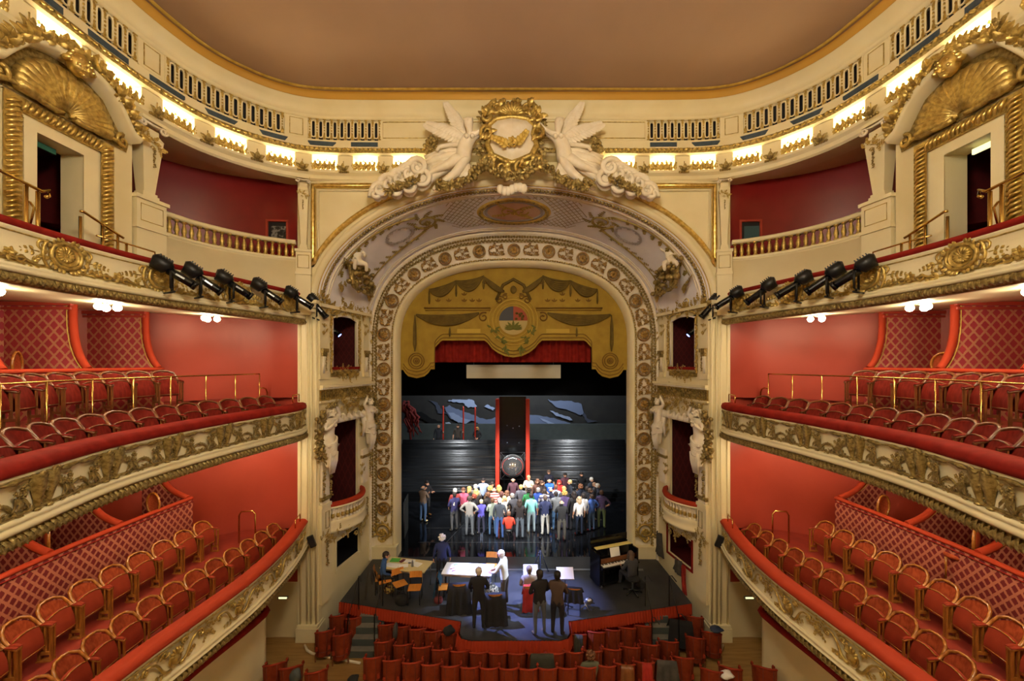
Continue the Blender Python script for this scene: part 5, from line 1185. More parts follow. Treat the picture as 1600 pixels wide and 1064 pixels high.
    while k < fe-0.1: m = ts.fr(k, 0.17, 12.66); b.tube([m @ Vector((-0.04, -0.10, 0)), m @ Vector((0.0, 0, 0.035)), m @ Vector((0.04, 0.10, 0))], [0.02, 0.03, 0.02], 5); k += 0.083
    tag(b.build('twisted_leaf', 'gold_bright', db), kind='stuff')
    b = MB()
    for a, e, z0, z1 in ((fa+0.16, do0+0.04, 9.78, 12.46), (do1-0.04, fe-0.16, 9.78, 12.46)): sweep(b, ts, [(0.10, z0), (0.14, z0), (0.14, z1), (0.10, z1)], a, e, 0.1, smooth=False)
    sweep(b, ts, [(0.10, 12.32), (0.14, 12.32), (0.14, 12.5), (0.10, 12.5)], fa+0.16, fe-0.16, 0.1, smooth=False); b.build('architrave', 'cream', db)
    # pediment: scrolled hood, shell, mask, leaves
    dc = (fa+fe)/2; Fp = ts.fr(dc, 0.12, 12.82)
    def X(u, v, w=0.0): return Fp @ Vector((u, v, w))
    b = MB()
    hood = [(-1.25, 0.20), (-1.08, 0.26), (-0.92, 0.50), (-0.70, 0.80), (-0.42, 0.93), (-0.2, 0.98), (0, 1.0), (0.2, 0.98), (0.42, 0.93), (0.70, 0.80), (0.92, 0.50), (1.08, 0.26), (1.25, 0.20)]
    rows = []
    for dv, w in ((0.0, 0.0), (0.02, 0.28), (0.10, 0.34), (0.16, 0.30), (0.20, 0.0)): rows.append([X(u, v+dv, w) for u, v in hood])
    b.grid(rows, True); b.build('hood', 'cream', db)
    b = MB(); b.add([X(u, v, 0.02) for u, v in hood]+[X(1.2, 0.0, 0.02), X(-1.2, 0.0, 0.02)], [list(range(len(hood)+2))]); b.build('tympanum', 'gold_dark', db)
    b = MB(); shell(b, (0, 0.08), 0.80, 17, 0.10, PI-0.10, 0.04, 0.07); b.v = [(x*1.2, y, z) for x, y, z in b.v]
    for sg in (-1, 1): spiral(b, (sg*0.52, 0.16), 0.16, 1.3, PI/2, -sg, 0.05, 0.02, 16, 0.12); spiral(b, (sg*1.02, 0.14), 0.13, 1.3, PI/2, sg, 0.045, 0.02, 14, 0.12); curl(b, bez((sg*0.1, 0.05, 0.1), (sg*0.4, -0.06, 0.12), (sg*0.7, 0.2, 0.12), (sg*1.1, 0.05, 0.1)), 0.06, 0.04)
    b.v = [tuple(Fp @ Vector(v)) for v in b.v]; b.build('shell', 'gold', db)
    b = MB(); mask(b, (0, 1.0), 0.52, 0.28); b.v = [tuple(Fp @ Vector(v)) for v in b.v]; b.build('mask', 'gold_bright', db)
    b = MB(); q = random.Random(6)
    for k in range(140):
        t = q.uniform(-1, 1); u = t*1.2; v = 1.06*(1-abs(t)**2.2*0.75)+0.10; a = q.uniform(0.2, 2.9)
        b.leaf((u, v, 0.24), (math.cos(a)+t, math.sin(a)*0.5, 0.4), q.uniform(0.15, 0.30), 0.12, (0, 0, 1), 0.3); b.blob((u+q.uniform(-0.05, 0.05), v, 0.30), q.uniform(0.03, 0.06), 5, 4)
    b.v = [tuple(Fp @ Vector(v)) for v in b.v]; b.build('leaf_crest', 'gold', db)
    # green exit sign in the doorway
    m = ts.fr((do0+do1)/2, -0.15, 12.25); b = MB(); b.box((0, 0, 0), (0.30, 0.10, 0.04)); tag(inst('exit_sign', b.mesh('exit_sign', 'sign_green' if s < 0 else 'sign_light'), m), ('unlit green exit sign' if s < 0 else 'lit pale exit sign')+' at the head of the %s gallery doorway' % nm, 'sign')
    # dark red wall at the back of the gallery
    g = side([(6.42, 12.24), (7.6, 12.2), (8.8, 11.7), (9.8, 10.8), (10.5, 9.6), (10.7, 8.2), (10.7, 6)], s)
    gw = struct(sweep(MB(), g, [(0, 9.7), (0, 14.0)], step=0.25).build('wall_%s_top_gallery' % nm, 'dark_red_wall'))
    b = MB(); loft2(b, ts, 11.0, g, 11.0, -0.1, 0, 30, (0, ts.s_at_y(8.0)/ts.len), (0, 1)); struct(b.build('gallery_floor_'+nm, 'red_floor'))
    b = MB(); loft2(b, ts, 13.80, g, 13.9, -0.02, 0, 30, (0, ts.s_at_y(6.0)/ts.len), (0, 1)); struct(b.build('gallery_ceiling_'+nm, 'cream_wall'))
    # hatch in that wall
    dh = g.s_at_ratio(0.592); ht = thing('wall_hatch', ('framed hatch with a silvery relief picture' if s < 0 else 'small open hatch with a teal pane')+' in the dark red wall, %s gallery' % nm, 'hatch', g.pt(dh, 0.05, 12.0))
    b = MB()
    for u, v, a, c in ((-0.30, 0, 0.06, 0.62), (0.30, 0, 0.06, 0.62), (0, 0.31, 0.66, 0.06), (0, -0.31, 0.66, 0.06)): b.box((u, v, 0.03), (a, c, 0.07))
    inst('frame', b.mesh('frame', 'red_wall'), g.fr(dh, 0.0, 12.35), ht)
    b = MB(); b.box((0.04, -0.05, 0.02), (0.44, 0.40, 0.02)); inst('picture', b.mesh('picture', 'picture' if s < 0 else 'teal_dark'), g.fr(dh, 0.0, 12.35), ht)
    b = MB(); b.box((0, 0, 0.012), (0.54, 0.54, 0.01)); inst('hatch_back', b.mesh('hatch_back', 'slot_dark'), g.fr(dh, 0.0, 12.35), ht)
    # brass hand rails by the doorway
    r3 = paths[s]['r3']
    def rp(px, py, off=-0.55):
        r = abs((px if s < 0 else 2*CX-px)-CX)/F
        best = min((abs(abs(r3.pt(d*0.05, off, 0).x)/max(0.1, r3.pt(d*0.05, off, 0).y)-r), d*0.05) for d in range(0, int(r3.len/0.05)))[1]
        p = r3.pt(best, off, 0); return Vector((p.x, p.y, EYE-(py-CY)/F*p.y))
    hr = thing('brass_handrail', 'tall brass handrail with scrolled end beside the %s gallery doorway' % nm, 'handrail', rp(40, 345))
    b = MB(); 
    mx = lambda x: x if s < 0 else 2*CX-x
    b.tube([rp(-25, 252), rp(0, 268), rp(65, 299), rp(75, 297), rp(76, 306), rp(70, 308)], 0.028, 6); b.build('rail', 'brass', hr)
    for x, y0, y1 in ((43, 290, 345), (62, 299, 352)): b = MB(); a = rp(x, y0); b.tube([a, Vector((a.x, a.y, 9.8))], 0.028, 6); b.build('post', 'brass', hr)
    b = MB(); b.tube([rp(43, 313), rp(50, 316), rp(52, 325), rp(50, 350)], 0.018, 5); b.build('brace', 'brass', hr)
    hr = thing('brass_handrail', 'sloping brass handrail with three posts below the %s gallery column' % nm, 'handrail', rp(160, 390))
    b = MB(); b.tube([rp(124, 330), rp(130, 331), rp(190, 369), rp(192, 372)], 0.026, 6); b.build('rail', 'brass', hr)
    b = MB(); b.tube([rp(152, 368), rp(195, 379), rp(240, 394), rp(240, 402)], 0.018, 5); b.build('low_rail', 'brass', hr)
    for x, y0 in ((128, 338), (158, 352), (186, 368), (196, 380)): b = MB(); a = rp(x, y0); b.tube([a, Vector((a.x, a.y, 9.8))], 0.024, 6); b.build('post', 'brass', hr)
# ------------------------------------------------------------------ lamps
b = MB(); b.blob((0, 0, 0), 0.045, 8, 6); bulb_me = b.mesh('bulb', 'bulb')
b = MB(); b.tube([(0, 0.12, -0.02), (0, 0.05, 0)], 0.02, 5); sock_me = b.mesh('socket', 'brass')
b = MB()
for k in range(11): sprig(b, (-0.40+0.08*k, 0.0), PI/2+(0.6 if k % 2 else -0.6), 0.17, 3, 0.07, 0.10)
for k in range(5): flower(b, (-0.32+0.16*k, 0.06), 0.06, 6, 0.03)
for sg in (-1, 1): spiral(b, (sg*0.3, 0.05), 0.08, 1.1, PI/2, sg, 0.02, 0.01, 10, 0.02)
nleaf_me = b.mesh('leaf_screen', 'gold')
b = MB(); b.box((0, 0, -0.12), (0.46, 0.46, 0.32)); blk_me = b.mesh('block', 'cream')
b = MB(); b.leaf((0, -0.16, 0.03), (-0.8, 0.5, 0.3), 0.22, 0.12, (0, 0, 1), 0.3); b.leaf((0, -0.16, 0.03), (0.8, 0.5, 0.3), 0.22, 0.12, (0, 0, 1), 0.3); b.leaf((0, -0.20, 0.03), (0, 1, 0.5), 0.24, 0.14, (0, 0, 1), 0.3)
for k in range(5): b.blob((-0.12+0.06*k, -0.20, 0.05), 0.04, 5, 4)
b.tube([(0, -0.1, 0.08), (0, 0.10, 0.08)], 0.014, 5); corb_me = b.mesh('leaf_corbel', 'gold_dark')
ORD = ['first', 'second', 'third', 'fourth', 'fifth', 'sixth', 'seventh', 'eighth', 'ninth', 'tenth', 'eleventh', 'twelfth']
LAMP_W = 8
for sg in (-1, 1):
    for k in range(11):
        d = S0+sg*(3.26+1.2*k)
        m = TOPP.fr(d, -0.06, 14.30)
        la = thing('cornice_lamp', 'glowing cornice lamp with bare bulbs, %s from the crest along the %s side' % (ORD[k], SN[sg]), 'lamp', m.to_translation(), 0, 'lamps along the cornice')
        for q in ((-0.24, 0.0, 0.24) if k != 1 else (-0.1, 0.16)): sub('socket', sock_me, inst('bulb', bulb_me, m @ Matrix.Translation((q, 0.02, 0)), la))
        inst('leaf_screen', nleaf_me, scl(TOPP.fr(d, 0.02, 14.06), 0.85, 1.35, 1.0), la)
        l = light('cornice_light', 'POINT', TOPP.pt(d, -0.10, 14.28), LAMP_W, WARM, 0.10)
        db_ = S0+sg*(3.86+1.2*k); inst('block', blk_me, TOPP.fr(db_, 0.0, 14.28), cor); inst('leaf_corbel', corb_me, TOPP.fr(db_, 0.10, 14.18), cor)
# globe lamps under the balconies
b = MB(); b.lathe([(0.02, 0), (0.09, -0.01), (0.07, -0.04), (0.02, -0.06)], n=8); base_me = b.mesh('ceiling_rose', 'brass')
b = MB(); b.blob((0, 0, 0), 0.07, 8, 6); globe_me = b.mesh('globe', 'glass_lamp')
SOFF_W = 17
for s in (-1, 1):
    r3, r2 = paths[s]['r3'], paths[s]['r2']
    for k, y in enumerate((9.6, 7.75, 6.1, 4.4)):
        d = r3.s_at_y(y); p = r3.pt(d, -0.75, 9.49)
        la = thing('soffit_lamp', 'triple globe lamp under the top balcony, %s from the stage on the %s' % (ORD[k], SN[s]), 'lamp', p, 0, 'globe lamps under the top balcony')
        inst('ceiling_rose', base_me, Matrix.Translation(p), la)
        for a in (0.4, 2.5, 4.6): inst('globe', globe_me, Matrix.Translation(p+Vector((0.15*math.cos(a), 0.15*math.sin(a), -0.10))), la)
        light('soffit_light', 'POINT', p+Vector((0, 0, -0.22)), SOFF_W, WARM, 0.10)
    for k, y in enumerate((10.6, 8.6, 6.6, 4.6)):
        d = r2.s_at_y(y); p = r2.pt(d, -1.1, 6.05)
        la = thing('soffit_lamp', 'triple globe lamp hidden under the middle balcony, %s from the stage on the %s' % (ORD[k], SN[s]), 'lamp', p, 0, 'globe lamps under the middle balcony')
        inst('ceiling_rose', base_me, Matrix.Translation(p), la)
        for a in (0.4, 2.5, 4.6): inst('globe', globe_me, Matrix.Translation(p+Vector((0.15*math.cos(a), 0.15*math.sin(a), -0.10))), la)
        light('soffit_light', 'POINT', p+Vector((0, 0, -0.22)), SOFF_W*0.55, WARM, 0.10)
# added fill light, out of view: a brass ring lamp with globes
ch = thing('fill_chandelier', 'added brass ring lamp with globes, out of view, for fill light', 'fill_chandelier', (0, 2.0, 13.4))
b = MB(); b.tube([(1.1*math.cos(2*PI*k/24), 2.0+1.1*math.sin(2*PI*k/24), 13.5) for k in range(24)], 0.04, 6, closed=True); b.tube([(0, 2, 16.6), (0, 2, 13.5)], 0.03, 6)
for k in range(6): a = PI*k/3; b.tube([(0, 2, 13.9), (1.1*math.cos(a), 2+1.1*math.sin(a), 13.5)], 0.02, 5)
b.build('ring', 'brass', ch)
for k in range(12): a = 2*PI*k/12; inst('globe', globe_me, Matrix.Translation((1.1*math.cos(a), 2+1.1*math.sin(a), 13.6)), ch)
light('added_fill_light', 'POINT', (0, 2.0, 13.3), 1150, (1.0, 0.87, 0.68), 0.9)
# ------------------------------------------------------------------ spotlights on the top balcony
b = MB(); b.tube([(-0.36, 0, 0.03), (-0.33, 0, 0.04), (-0.10, 0, 0.04), (-0.05, 0, 0.02)], [0.10, 0.15, 0.15, 0.10], 8)
for k in range(5): b.box((-0.30+0.05*k, 0, 0.18), (0.02, 0.16, 0.05))
house_me = b.mesh('lamp_house', 'black_metal')
b = MB(); b.tube([(-0.06, 0, 0), (0.42, 0, 0)], 0.085, 10); b.tube([(0.40, 0, 0), (0.46, 0, 0)], 0.10, 10)
for sg in (-1, 1): b.box((0.18, sg*0.088, 0.0), (0.40, 0.012, 0.03))
barrel_me = b.mesh('barrel', 'black_gloss')
b = MB(); b.lathe([(0.002, 0.0), (0.08, 0.0)], n=12, mtx=Matrix.Rotation(PI/2, 3, 'Y'), c=(0.464, 0, 0)); lens_me = b.mesh('lens', 'lens'); lensb_me = b.mesh('lens', 'lens_blue')
b = MB(); b.box((0.16, -0.095, 0.0), (0.16, 0.004, 0.035)); plate_me = b.mesh('maker_plate', 'steel')
YK = MB(); YK.tube([(0, -0.19, 0), (0, -0.19, -0.34), (0, 0.19, -0.34), (0, 0.19, 0)], 0.018, 4, flat=1.2); yoke_me = YK.mesh('yoke', 'black_metal')
b = MB(); b.tube([(0, 0, -0.34), (0, 0, -0.38), (0.0, 0.0, -0.40)], 0.02, 5); clamp_me = b.mesh('clamp', 'black_metal')
def spotlight(pos, yaw, pitch, label, armto=None, lit=False, k=1.0):
    t = thing('stage_spotlight', label, 'spotlight', pos, 0, 'profile spotlights')
    A = Matrix.Translation(pos) @ Matrix.Rotation(yaw, 4, 'Z') @ Matrix.Scale(k, 4); T = A @ Matrix.Rotation(pitch, 4, 'Y')
    inst('lamp_house', house_me, T, t); ba = inst('barrel', barrel_me, T, t); sub('maker_plate', plate_me, ba)
    sub('lens', lensb_me if lit else lens_me, ba); inst('yoke', yoke_me, A, t); inst('clamp', clamp_me, A, t)
    if armto is not None:
        c = A @ Vector((0, 0, -0.40)); b = MB(); b.tube([c+(c-armto).normalized()*0.12, armto], 0.022, 5); b.build('bracket_arm', 'black_metal', t)
    return t
SPX = [268, 312, 362, 414, 463, 497]
for s in (-1, 1):
    r3 = paths[s]['r3']
    for k, px in enumerate(SPX):
        r = (CX-px)/F
        best = min((abs(abs(r3.pt(i*0.04, 0.32, 0).x)/r3.pt(i*0.04, 0.32, 0).y-r), i*0.04) for i in range(int(r3.len/0.04)))[1]
        p = r3.pt(best, 0.34, 10.12 if k < 5 else 10.02); tgt = Vector((s*(-1.0), 15.5, 1)); dv = tgt-p
        spotlight(p, math.atan2(dv.y, dv.x)+(0.12*(k % 3-1)), 0.55+0.06*(k % 2)+(0.25 if k == 5 else 0), 'black profile spotlight on the top %s balcony, %s from the stage end' % (SN[s], ORD[5-k]), r3.pt(best-0.1, 0.05, 9.72), k=1.0)
    # one on the balcony end out of which the nearest barrel shows
    p = BW(s, 0.95, -0.25, 9.45); tgt = Vector((0, 13.5, 1)); dv = tgt-p
    spotlight(p, math.atan2(dv.y, dv.x), 0.75, 'spotlight with a glowing blue lens inside the upper stage box, %s' % SN[s], None, True, 0.8)
# small black loudspeakers on the piers
b = MB(); b.box((0, 0, 0), (0.16, 0.34, 0.10)); b.cur = 1; b.box((0, 0, 0.052), (0.13, 0.30, 0.006)); spk_me = b.mesh('pier_speaker', ['black_metal', 'slot_dark'])
for s in (-1, 1):
    o = inst('pier_speaker', spk_me, fmat(P(487 if s < 0 else 1124, 846, 11.8), Vector((0.8, 0.6*s*-1, 0)).normalized(), Vector((0, 0, 1)), Vector((0.6*s*-1*0, -1, 0)))); tag(o, 'small black loudspeaker on the pier beside the %s lowest balcony' % SN[s], 'loudspeaker')
    o = MB(); o.box(tuple(P(442 if s < 0 else 1171, 934, 11.2)), (0.28, 0.06, 0.07)); o.cur = 1; c = P(442 if s < 0 else 1171, 934, 11.15); o.box((c.x, c.y-0.01, c.z), (0.22, 0.02, 0.04)); tag(o.build('wall_lamp', ['steel', 'sign_light']), 'small lit wall lamp under the lowest balcony, %s' % SN[s], 'lamp')
# ------------------------------------------------------------------ tip-up seats of the balconies: x along the row, +y the way the sitter faces
def seat_parts(vel, wood, veld, sq=False):
    P_ = {}
    HW = 0.235
    # upholstered back: concave, arched top
    b = MB(); rows = []
    top = lambda x: 0.84-(0.05 if sq else 0.10)*(abs(x)/HW)**2.4
    for i in range(7):
        t = i/6; row = []
        for k in range(9):
            x = -HW+2*HW*k/8; z = 0.34+(top(x)-0.02-0.34)*t; y = -0.02-0.10*t+0.10*(abs(x)/HW)**2+0.03*math.sin(PI*t)
            row.append((x*0.97, y, z))
        rows.append(row)
    b.grid(rows, True); n0 = len(b.v)
    b.grid([[(p[0], p[1]-0.05, p[2]) for p in r] for r in rows[::-1]], True); P_['back_cushion'] = b.mesh('back_cushion', vel)
    # bentwood frame: over the back and down in an S to the arm fronts
    pts = []
    for sg in (-1, 1):
        half = [(sg*0.255, 0.24, 0.57), (sg*0.255, 0.17, 0.595), (sg*0.255, 0.11, 0.605), (sg*0.25, 0.06, 0.63), (sg*0.245, 0.01, 0.70), (sg*0.215, -0.05, 0.795), (sg*0.12, -0.11, 0.85)]
        half = half if not sq else half[:4]+[(sg*0.25, 0.0, 0.72), (sg*0.235, -0.06, 0.805), (sg*0.13, -0.105, 0.845)]
        pts = half if sg < 0 else pts+[(0, -0.125, 0.862)]+half[::-1]
    b = MB(); b.tube(pts, 0.027, 6, flat=0.9); P_['back_frame'] = b.mesh('back_frame', wood)
    b = MB(); b.tube([(-0.20, 0.175, 0.30), (0.20, 0.175, 0.30)], 0.010, 4); P_['seat_rail'] = b.mesh('seat_rail', wood)
    # tipped-up seat: padded board standing in front of the back
    b = MB(); rows = []
    for i in range(6):
        t = i/5; z = 0.26+0.36*t; row = []
        for k in range(7):
            x = -0.205+0.41*k/6; e = 0.05*(1-(abs(x)/0.205)**2)*(1 if t > 0.9 else 0); row.append((x, 0.16-0.07*t+0.03*math.sin(PI*t), z+e*t))
        rows.append(row)
    b.grid(rows, True); b.grid([[(p[0], p[1]-0.07, p[2]) for p in r] for r in rows[::-1]], True)
    b.grid([rows[-1], [(p[0], p[1]-0.07, p[2]) for p in rows[-1]]], True); P_['seat'] = b.mesh('seat', veld)
    b = MB(); b.tube([(-0.205, 0.085, 0.63), (-0.1, 0.085, 0.665), (0, 0.085, 0.675), (0.1, 0.085, 0.665), (0.205, 0.085, 0.63)], 0.014, 5); P_['seat_edge'] = b.mesh('seat_edge', wood)
    b = MB(); b.tube([(0, 0.07, 0.615), (0, 0.16, 0.612), (0, 0.24, 0.59)], [0.024, 0.032, 0.026], 6, flat=0.55); P_['arm_pad'] = b.mesh('arm_pad', veld)
    b = MB(); b.box((0, 0.22, 0.29), (0.028, 0.028, 0.58)); b.box((0, 0.14, 0.36), (0.024, 0.022, 0.44)); b.box((0, 0.15, 0.14), (0.03, 0.16, 0.05)); b.box((0, 0.05, 0.30), (0.028, 0.03, 0.60)); b.box((0, 0.13, 0.012), (0.05, 0.22, 0.024)); P_['side_standard'] = b.mesh('side_standard', wood)
    return P_
def make_seat(pt, name='theatre_seat'):
    t = thing(name, 'seat', 'seat', (0, 0, 0))
    for k in ('back_cushion', 'back_frame'): inst(k, pt[k], Matrix.Identity(4), t)
    st_ = inst('seat', pt['seat'], Matrix.Identity(4), t); sub('seat_edge', pt['seat_edge'], st_); sub('seat_rail', pt['seat_rail'], st_)
    for sg in (-1, 1): sub('arm_pad', pt['arm_pad'], inst('side_standard', pt['side_standard'], Matrix.Translation((sg*0.25, 0, 0)), t), Matrix.Translation((0, 0, 0.01)))
    return t
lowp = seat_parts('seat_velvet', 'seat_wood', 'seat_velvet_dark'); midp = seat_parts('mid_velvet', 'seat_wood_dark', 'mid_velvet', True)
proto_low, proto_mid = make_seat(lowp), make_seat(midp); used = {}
def place(proto, loc, rz, label, group):
    if proto.name not in used: used[proto.name] = 1; proto.location = loc; proto.rotation_euler = (0, 0, rz); proto['label'] = label; proto['group'] = group; return proto
    return dup(proto, loc, rz, label, group)
ORD = ORD+['thirteenth', 'fourteenth', 'fifteenth', 'sixteenth']
for s in (-1, 1):
    for key, proto, pitch, start, n, z, lab, wood in (('sa1', proto_low, 0.52, 0.22, 15, 2.75, 'front row of the lowest balcony', 'honey wood'), ('sb1', proto_low, 0.565, 0.28, 11, 3.3, 'back row of the lowest balcony', 'honey wood'), ('sa2', proto_mid, 0.52, 0.25, 14, 6.50, 'front row of the middle balcony', 'dark wood'), ('sb2', proto_mid, 0.52, 0.28, 10, 7.25, 'back row of the middle balcony', 'dark wood')):
        pa = paths[s][key]
        for k in range(n):
            d = start+pitch*k
            if d > pa.len-0.2: break
            p, tg = pa.at(d); nv = pa.nrm(tg)
            place(proto, (p.x+nv.x*0.08, p.y+nv.y*0.08, z), math.atan2(nv.y, nv.x)-PI/2, 'red velvet seat, %s from the stage, %s, %s side' % (ORD[k], lab, SN[s]), '%s, %s' % (lab, SN[s]))
# oval-backed chairs standing in the boxes
b = MB(); dome(b, (0, 0), 0.19, 0.25, 0.05, 16); b.cur = 1; ovalring(b, (0, 0), 0.20, 0.26, 0.026, 0.0, 20); oval_me = b.mesh('oval_back', ['seat_velvet', 'seat_wood'])
b = MB(); b.lathe([(0.0, 0.0), (0.22, 0.0), (0.24, 0.04), (0.22, 0.08), (0.0, 0.10)], n=12); oseat_me = b.mesh('seat', 'seat_velvet')
b = MB(); b.tube([(0, 0, 0), (0, 0, 0.42)], [0.015, 0.024], 5); oleg_me = b.mesh('leg', 'seat_wood')
b = MB(); b.tube([(-0.1, 0, 0.42), (-0.09, -0.02, 0.55), (-0.08, -0.03, 0.62)], 0.015, 5); b.tube([(0.1, 0, 0.42), (0.09, -0.02, 0.55), (0.08, -0.03, 0.62)], 0.015, 5); ostem_me = b.mesh('back_support', 'seat_wood')
def oval_chair(loc, rz, label):
    t = thing('oval_back_chair', label, 'chair', loc, 0, 'loose chairs in the boxes'); A = Matrix.Translation(loc) @ Matrix.Rotation(rz, 4, 'Z')
    inst('oval_back', oval_me, A @ Matrix.Translation((0, -0.21, 0.84)) @ Matrix.Rotation(-PI/2, 4, 'X') @ Matrix.Rotation(PI, 4, 'Y') @ Matrix.Rotation(PI, 4, 'Z'), t); inst('seat', oseat_me, A @ Matrix.Translation((0, 0, 0.42)), t); inst('back_support', ostem_me, A @ Matrix.Translation((0, -0.18, 0)), t)
    for x in (-1, 1):
        for y in (-1, 1): inst('leg', oleg_me, A @ Matrix.Translation((x*0.16, y*0.16, 0)), t)
def box_chair(px, py, z_top, z_floor, rz, label):
    d = F*(EYE-z_top)/(py-CY) if abs(py-CY) > 30 else None
    if d is None: d = 8.0
    x = (px-CX)/F*d; oval_chair((x, d, z_floor), rz, label)
box_chair(100, 812, 5.20, 4.05, 2.5+PI, 'gilt oval-back chair in the lowest left boxes, nearest the camera'); box_chair(224, 768, 5.25, 4.05, 2.9, 'crimson oval-back chair in the lowest left boxes, nearest the stage')
box_chair(1500, 818, 5.15, 4.05, -2.6+PI, 'oval-back chair in the lowest right boxes, nearest the camera'); box_chair(1397, 772, 5.25, 4.05, PI+0.3, 'oval-back chair in the lowest right boxes, nearest the stage')
oval_chair((-9.6, 7.95, 7.42), -1.0, 'gilt oval-back chair in the upper left boxes'); oval_chair((9.15, 8.6, 7.42), 1.9, 'gilt oval-back chair seen sideways in the upper right boxes')
# brass rails of the balconies
for s in (-1, 1):
    pa = paths[s]['sa2']; br = thing('brass_railing', 'long brass railing on posts behind the front row, middle %s balcony' % SN[s], 'railing', pa.pt(2, -0.42, 6.5))
    b = MB(); b.tube([pa.pt(0.0+i*0.15, -0.40, 7.98) for i in range(int((pa.len)/0.15))], 0.017, 6); b.build('rail', 'brass', br)
    d = 0.0
    while d < pa.len-0.3: b = MB(); p = pa.pt(d, -0.40, 6.5); b.tube([p, p+Vector((0, 0, 1.48))], 0.016, 6); b.build('post', 'brass', br); d += 0.78
    e = pa.pt(0, -0.40, 7.98); f_ = pa.pt(0, 0.0, 7.98); b = MB(); f_ = e+Vector((0, 0.36, 0)); b.tube([e+Vector((0, 0, -0.42)), e+Vector((0, 0.2, -0.42)), f_+Vector((0, -0.06, -0.46)), f_+Vector((0, 0, -0.56)), f_+Vector((0, 0, -1.4))], 0.020, 6); b.build('end_hoop', 'brass', br)
    p = Vector((s*7.35, 11.05, 2.75)); hp = thing('brass_hoop', 'brass hoop rail by the steps at the stage end of the lowest %s balcony' % SN[s], 'handrail', p)
    b = MB(); q = p+Vector((-s*0.10, 0, 0)); b.tube([p+Vector((s*0.28, 0, 0)), p+Vector((s*0.28, 0, 1.32)), p+Vector((s*0.22, 0, 1.42)), p+Vector((-s*0.10, 0, 1.44)), p+Vector((-s*0.17, 0, 1.36)), p+Vector((-s*0.17, 0, 0.0))], 0.022, 6); b.build('hoop', 'brass', hp)
    for nm_, key, z in (('lowest', 'r1', 3.63), ('middle', 'r2', 7.16)):
        r = paths[s][key]; a, c = r.pt(0.25, -0.12, z), r.pt(0.75, -0.12, z); t = thing('rail_guard', 'small brass guard on the rail end of the %s %s balcony' % (nm_, SN[s]), 'handrail', a)
        b = MB(); b.tube([a, a+Vector((0, 0, 0.22)), c+Vector((0, 0, 0.22)), c], 0.016, 5); b.build('guard', 'brass', t)
# ------------------------------------------------------------------ stalls armchairs seen from behind: +y towards the stage
b = MB(); rows = []
A0 = [(-0.24, 0.30), (-0.25, 0.16), (-0.24, 0.02), (-0.20, -0.10), (-0.11, -0.17), (0, -0.19), (0.11, -0.17), (0.20, -0.10), (0.24, 0.02), (0.25, 0.16), (0.24, 0.30)]
zt = [0.60, 0.64, 0.74, 0.82, 0.85, 0.855, 0.85, 0.82, 0.74, 0.64, 0.60]
b.grid([[(x*k, y*k, z0 if z0 is not None else zz) for (x, y), zz in zip(A0, zt)] for z0, k in ((0.16, 0.90), (0.22, 0.93), (0.5, 0.98), (None, 1.0))], True); b.grid([[(x*0.88, y*0.88, zz) for (x, y), zz in zip(A0, zt)], [(x*0.86, y*0.86, 0.3) for x, y in A0]], True); shell_me = b.mesh('back_shell', 'stall_leather')
b = MB(); b.tube([(x*0.96, y*0.96, z) for (x, y), z in zip(A0, zt)], 0.024, 6); rimm_me = b.mesh('top_rim', 'seat_velvet_dark')
b = MB()
for i in (4, 6): x, y = A0[i]; b.tube([(x*0.94, y*0.94-0.004, 0.20), (x*1.0, y*1.01, 0.84)], 0.007, 4)
b.tube([(x*0.95, y*0.95-0.003, 0.30) for x, y in A0], 0.010, 4); seam_me = b.mesh('seams', 'stall_seam')
b = MB(); b.box((0, 0.06, 0.38), (0.40, 0.40, 0.12)); sseat_me = b.mesh('seat_cushion', 'seat_velvet_dark')
b = MB(); b.box((0, 0, 0.10), (0.035, 0.035, 0.22)); sleg_me = b.mesh('leg', 'seat_wood_dark')
b = MB(); b.tube([(0, 0.22, 0.66), (0, 0.30, 0.64), (0, 0.33, 0.56)], 0.026, 5); sarm_me = b.mesh('arm_end', 'seat_velvet_dark')
sp = thing('stalls_armchair', 'x', 'chair', (0, 0, 0))
for n_, me in (('back_shell', shell_me), ('top_rim', rimm_me), ('seams', seam_me), ('seat_cushion', sseat_me)): inst(n_, me, Matrix.Identity(4), sp)
for x in (-0.2, 0.2):
    inst('arm_end', sarm_me, Matrix.Translation((x*1.15, 0, 0)), sp)
    for y in (-0.08, 0.26): inst('leg', sleg_me, Matrix.Translation((x, y, 0)), sp)
def stall_loc(px, py):
    y = F*(EYE-0.85)/(py-CY)
    for _ in range(6): y = F*(EYE-0.85-floor_z(y))/(py-CY)
    x = (px-CX)/F*y; y += 0.19; return Vector((x, y, floor_z(y-0.1)))
def stall(px, py, label, rz=0.0, grp='stalls rows'):
    y = F*(EYE-0.85)/(py-CY)
    for _ in range(6): y = F*(EYE-0.85-floor_z(y))/(py-CY)
    x = (px-CX)/F*y; y += 0.19
    return place(sp, (x, y, floor_z(y-0.1)), rz, label, grp)
row1 = [600, 623, 649, 674, 701]; row1r = [905, 934, 959, 984, 1010]
for k, px in enumerate(row1): stall(px, 978+k*3.6, 'stalls armchair left of the thrust stage, %s from the grey steps' % ORD[k], 0.1)
for k, px in enumerate(row1r): stall(px, 993-k*3.3, 'stalls armchair right of the thrust stage, %s from the thrust' % ORD[k], -0.1)
for k in range(16): px = 595+k*30.4; t = (px-822)/230; stall(px, 1023-19*t*t, 'stalls armchair in the second row, %s from the left' % ORD[k], -t*0.12)
ORD2 = ORD+['seventeenth', 'eighteenth']
for k in range(17): px = 578+k*31.0; t = (px-826)/250; stall(px, 1047-18*t*t, 'stalls armchair in the nearest full row, %s from the left' % ORD2[k], -t*0.12)
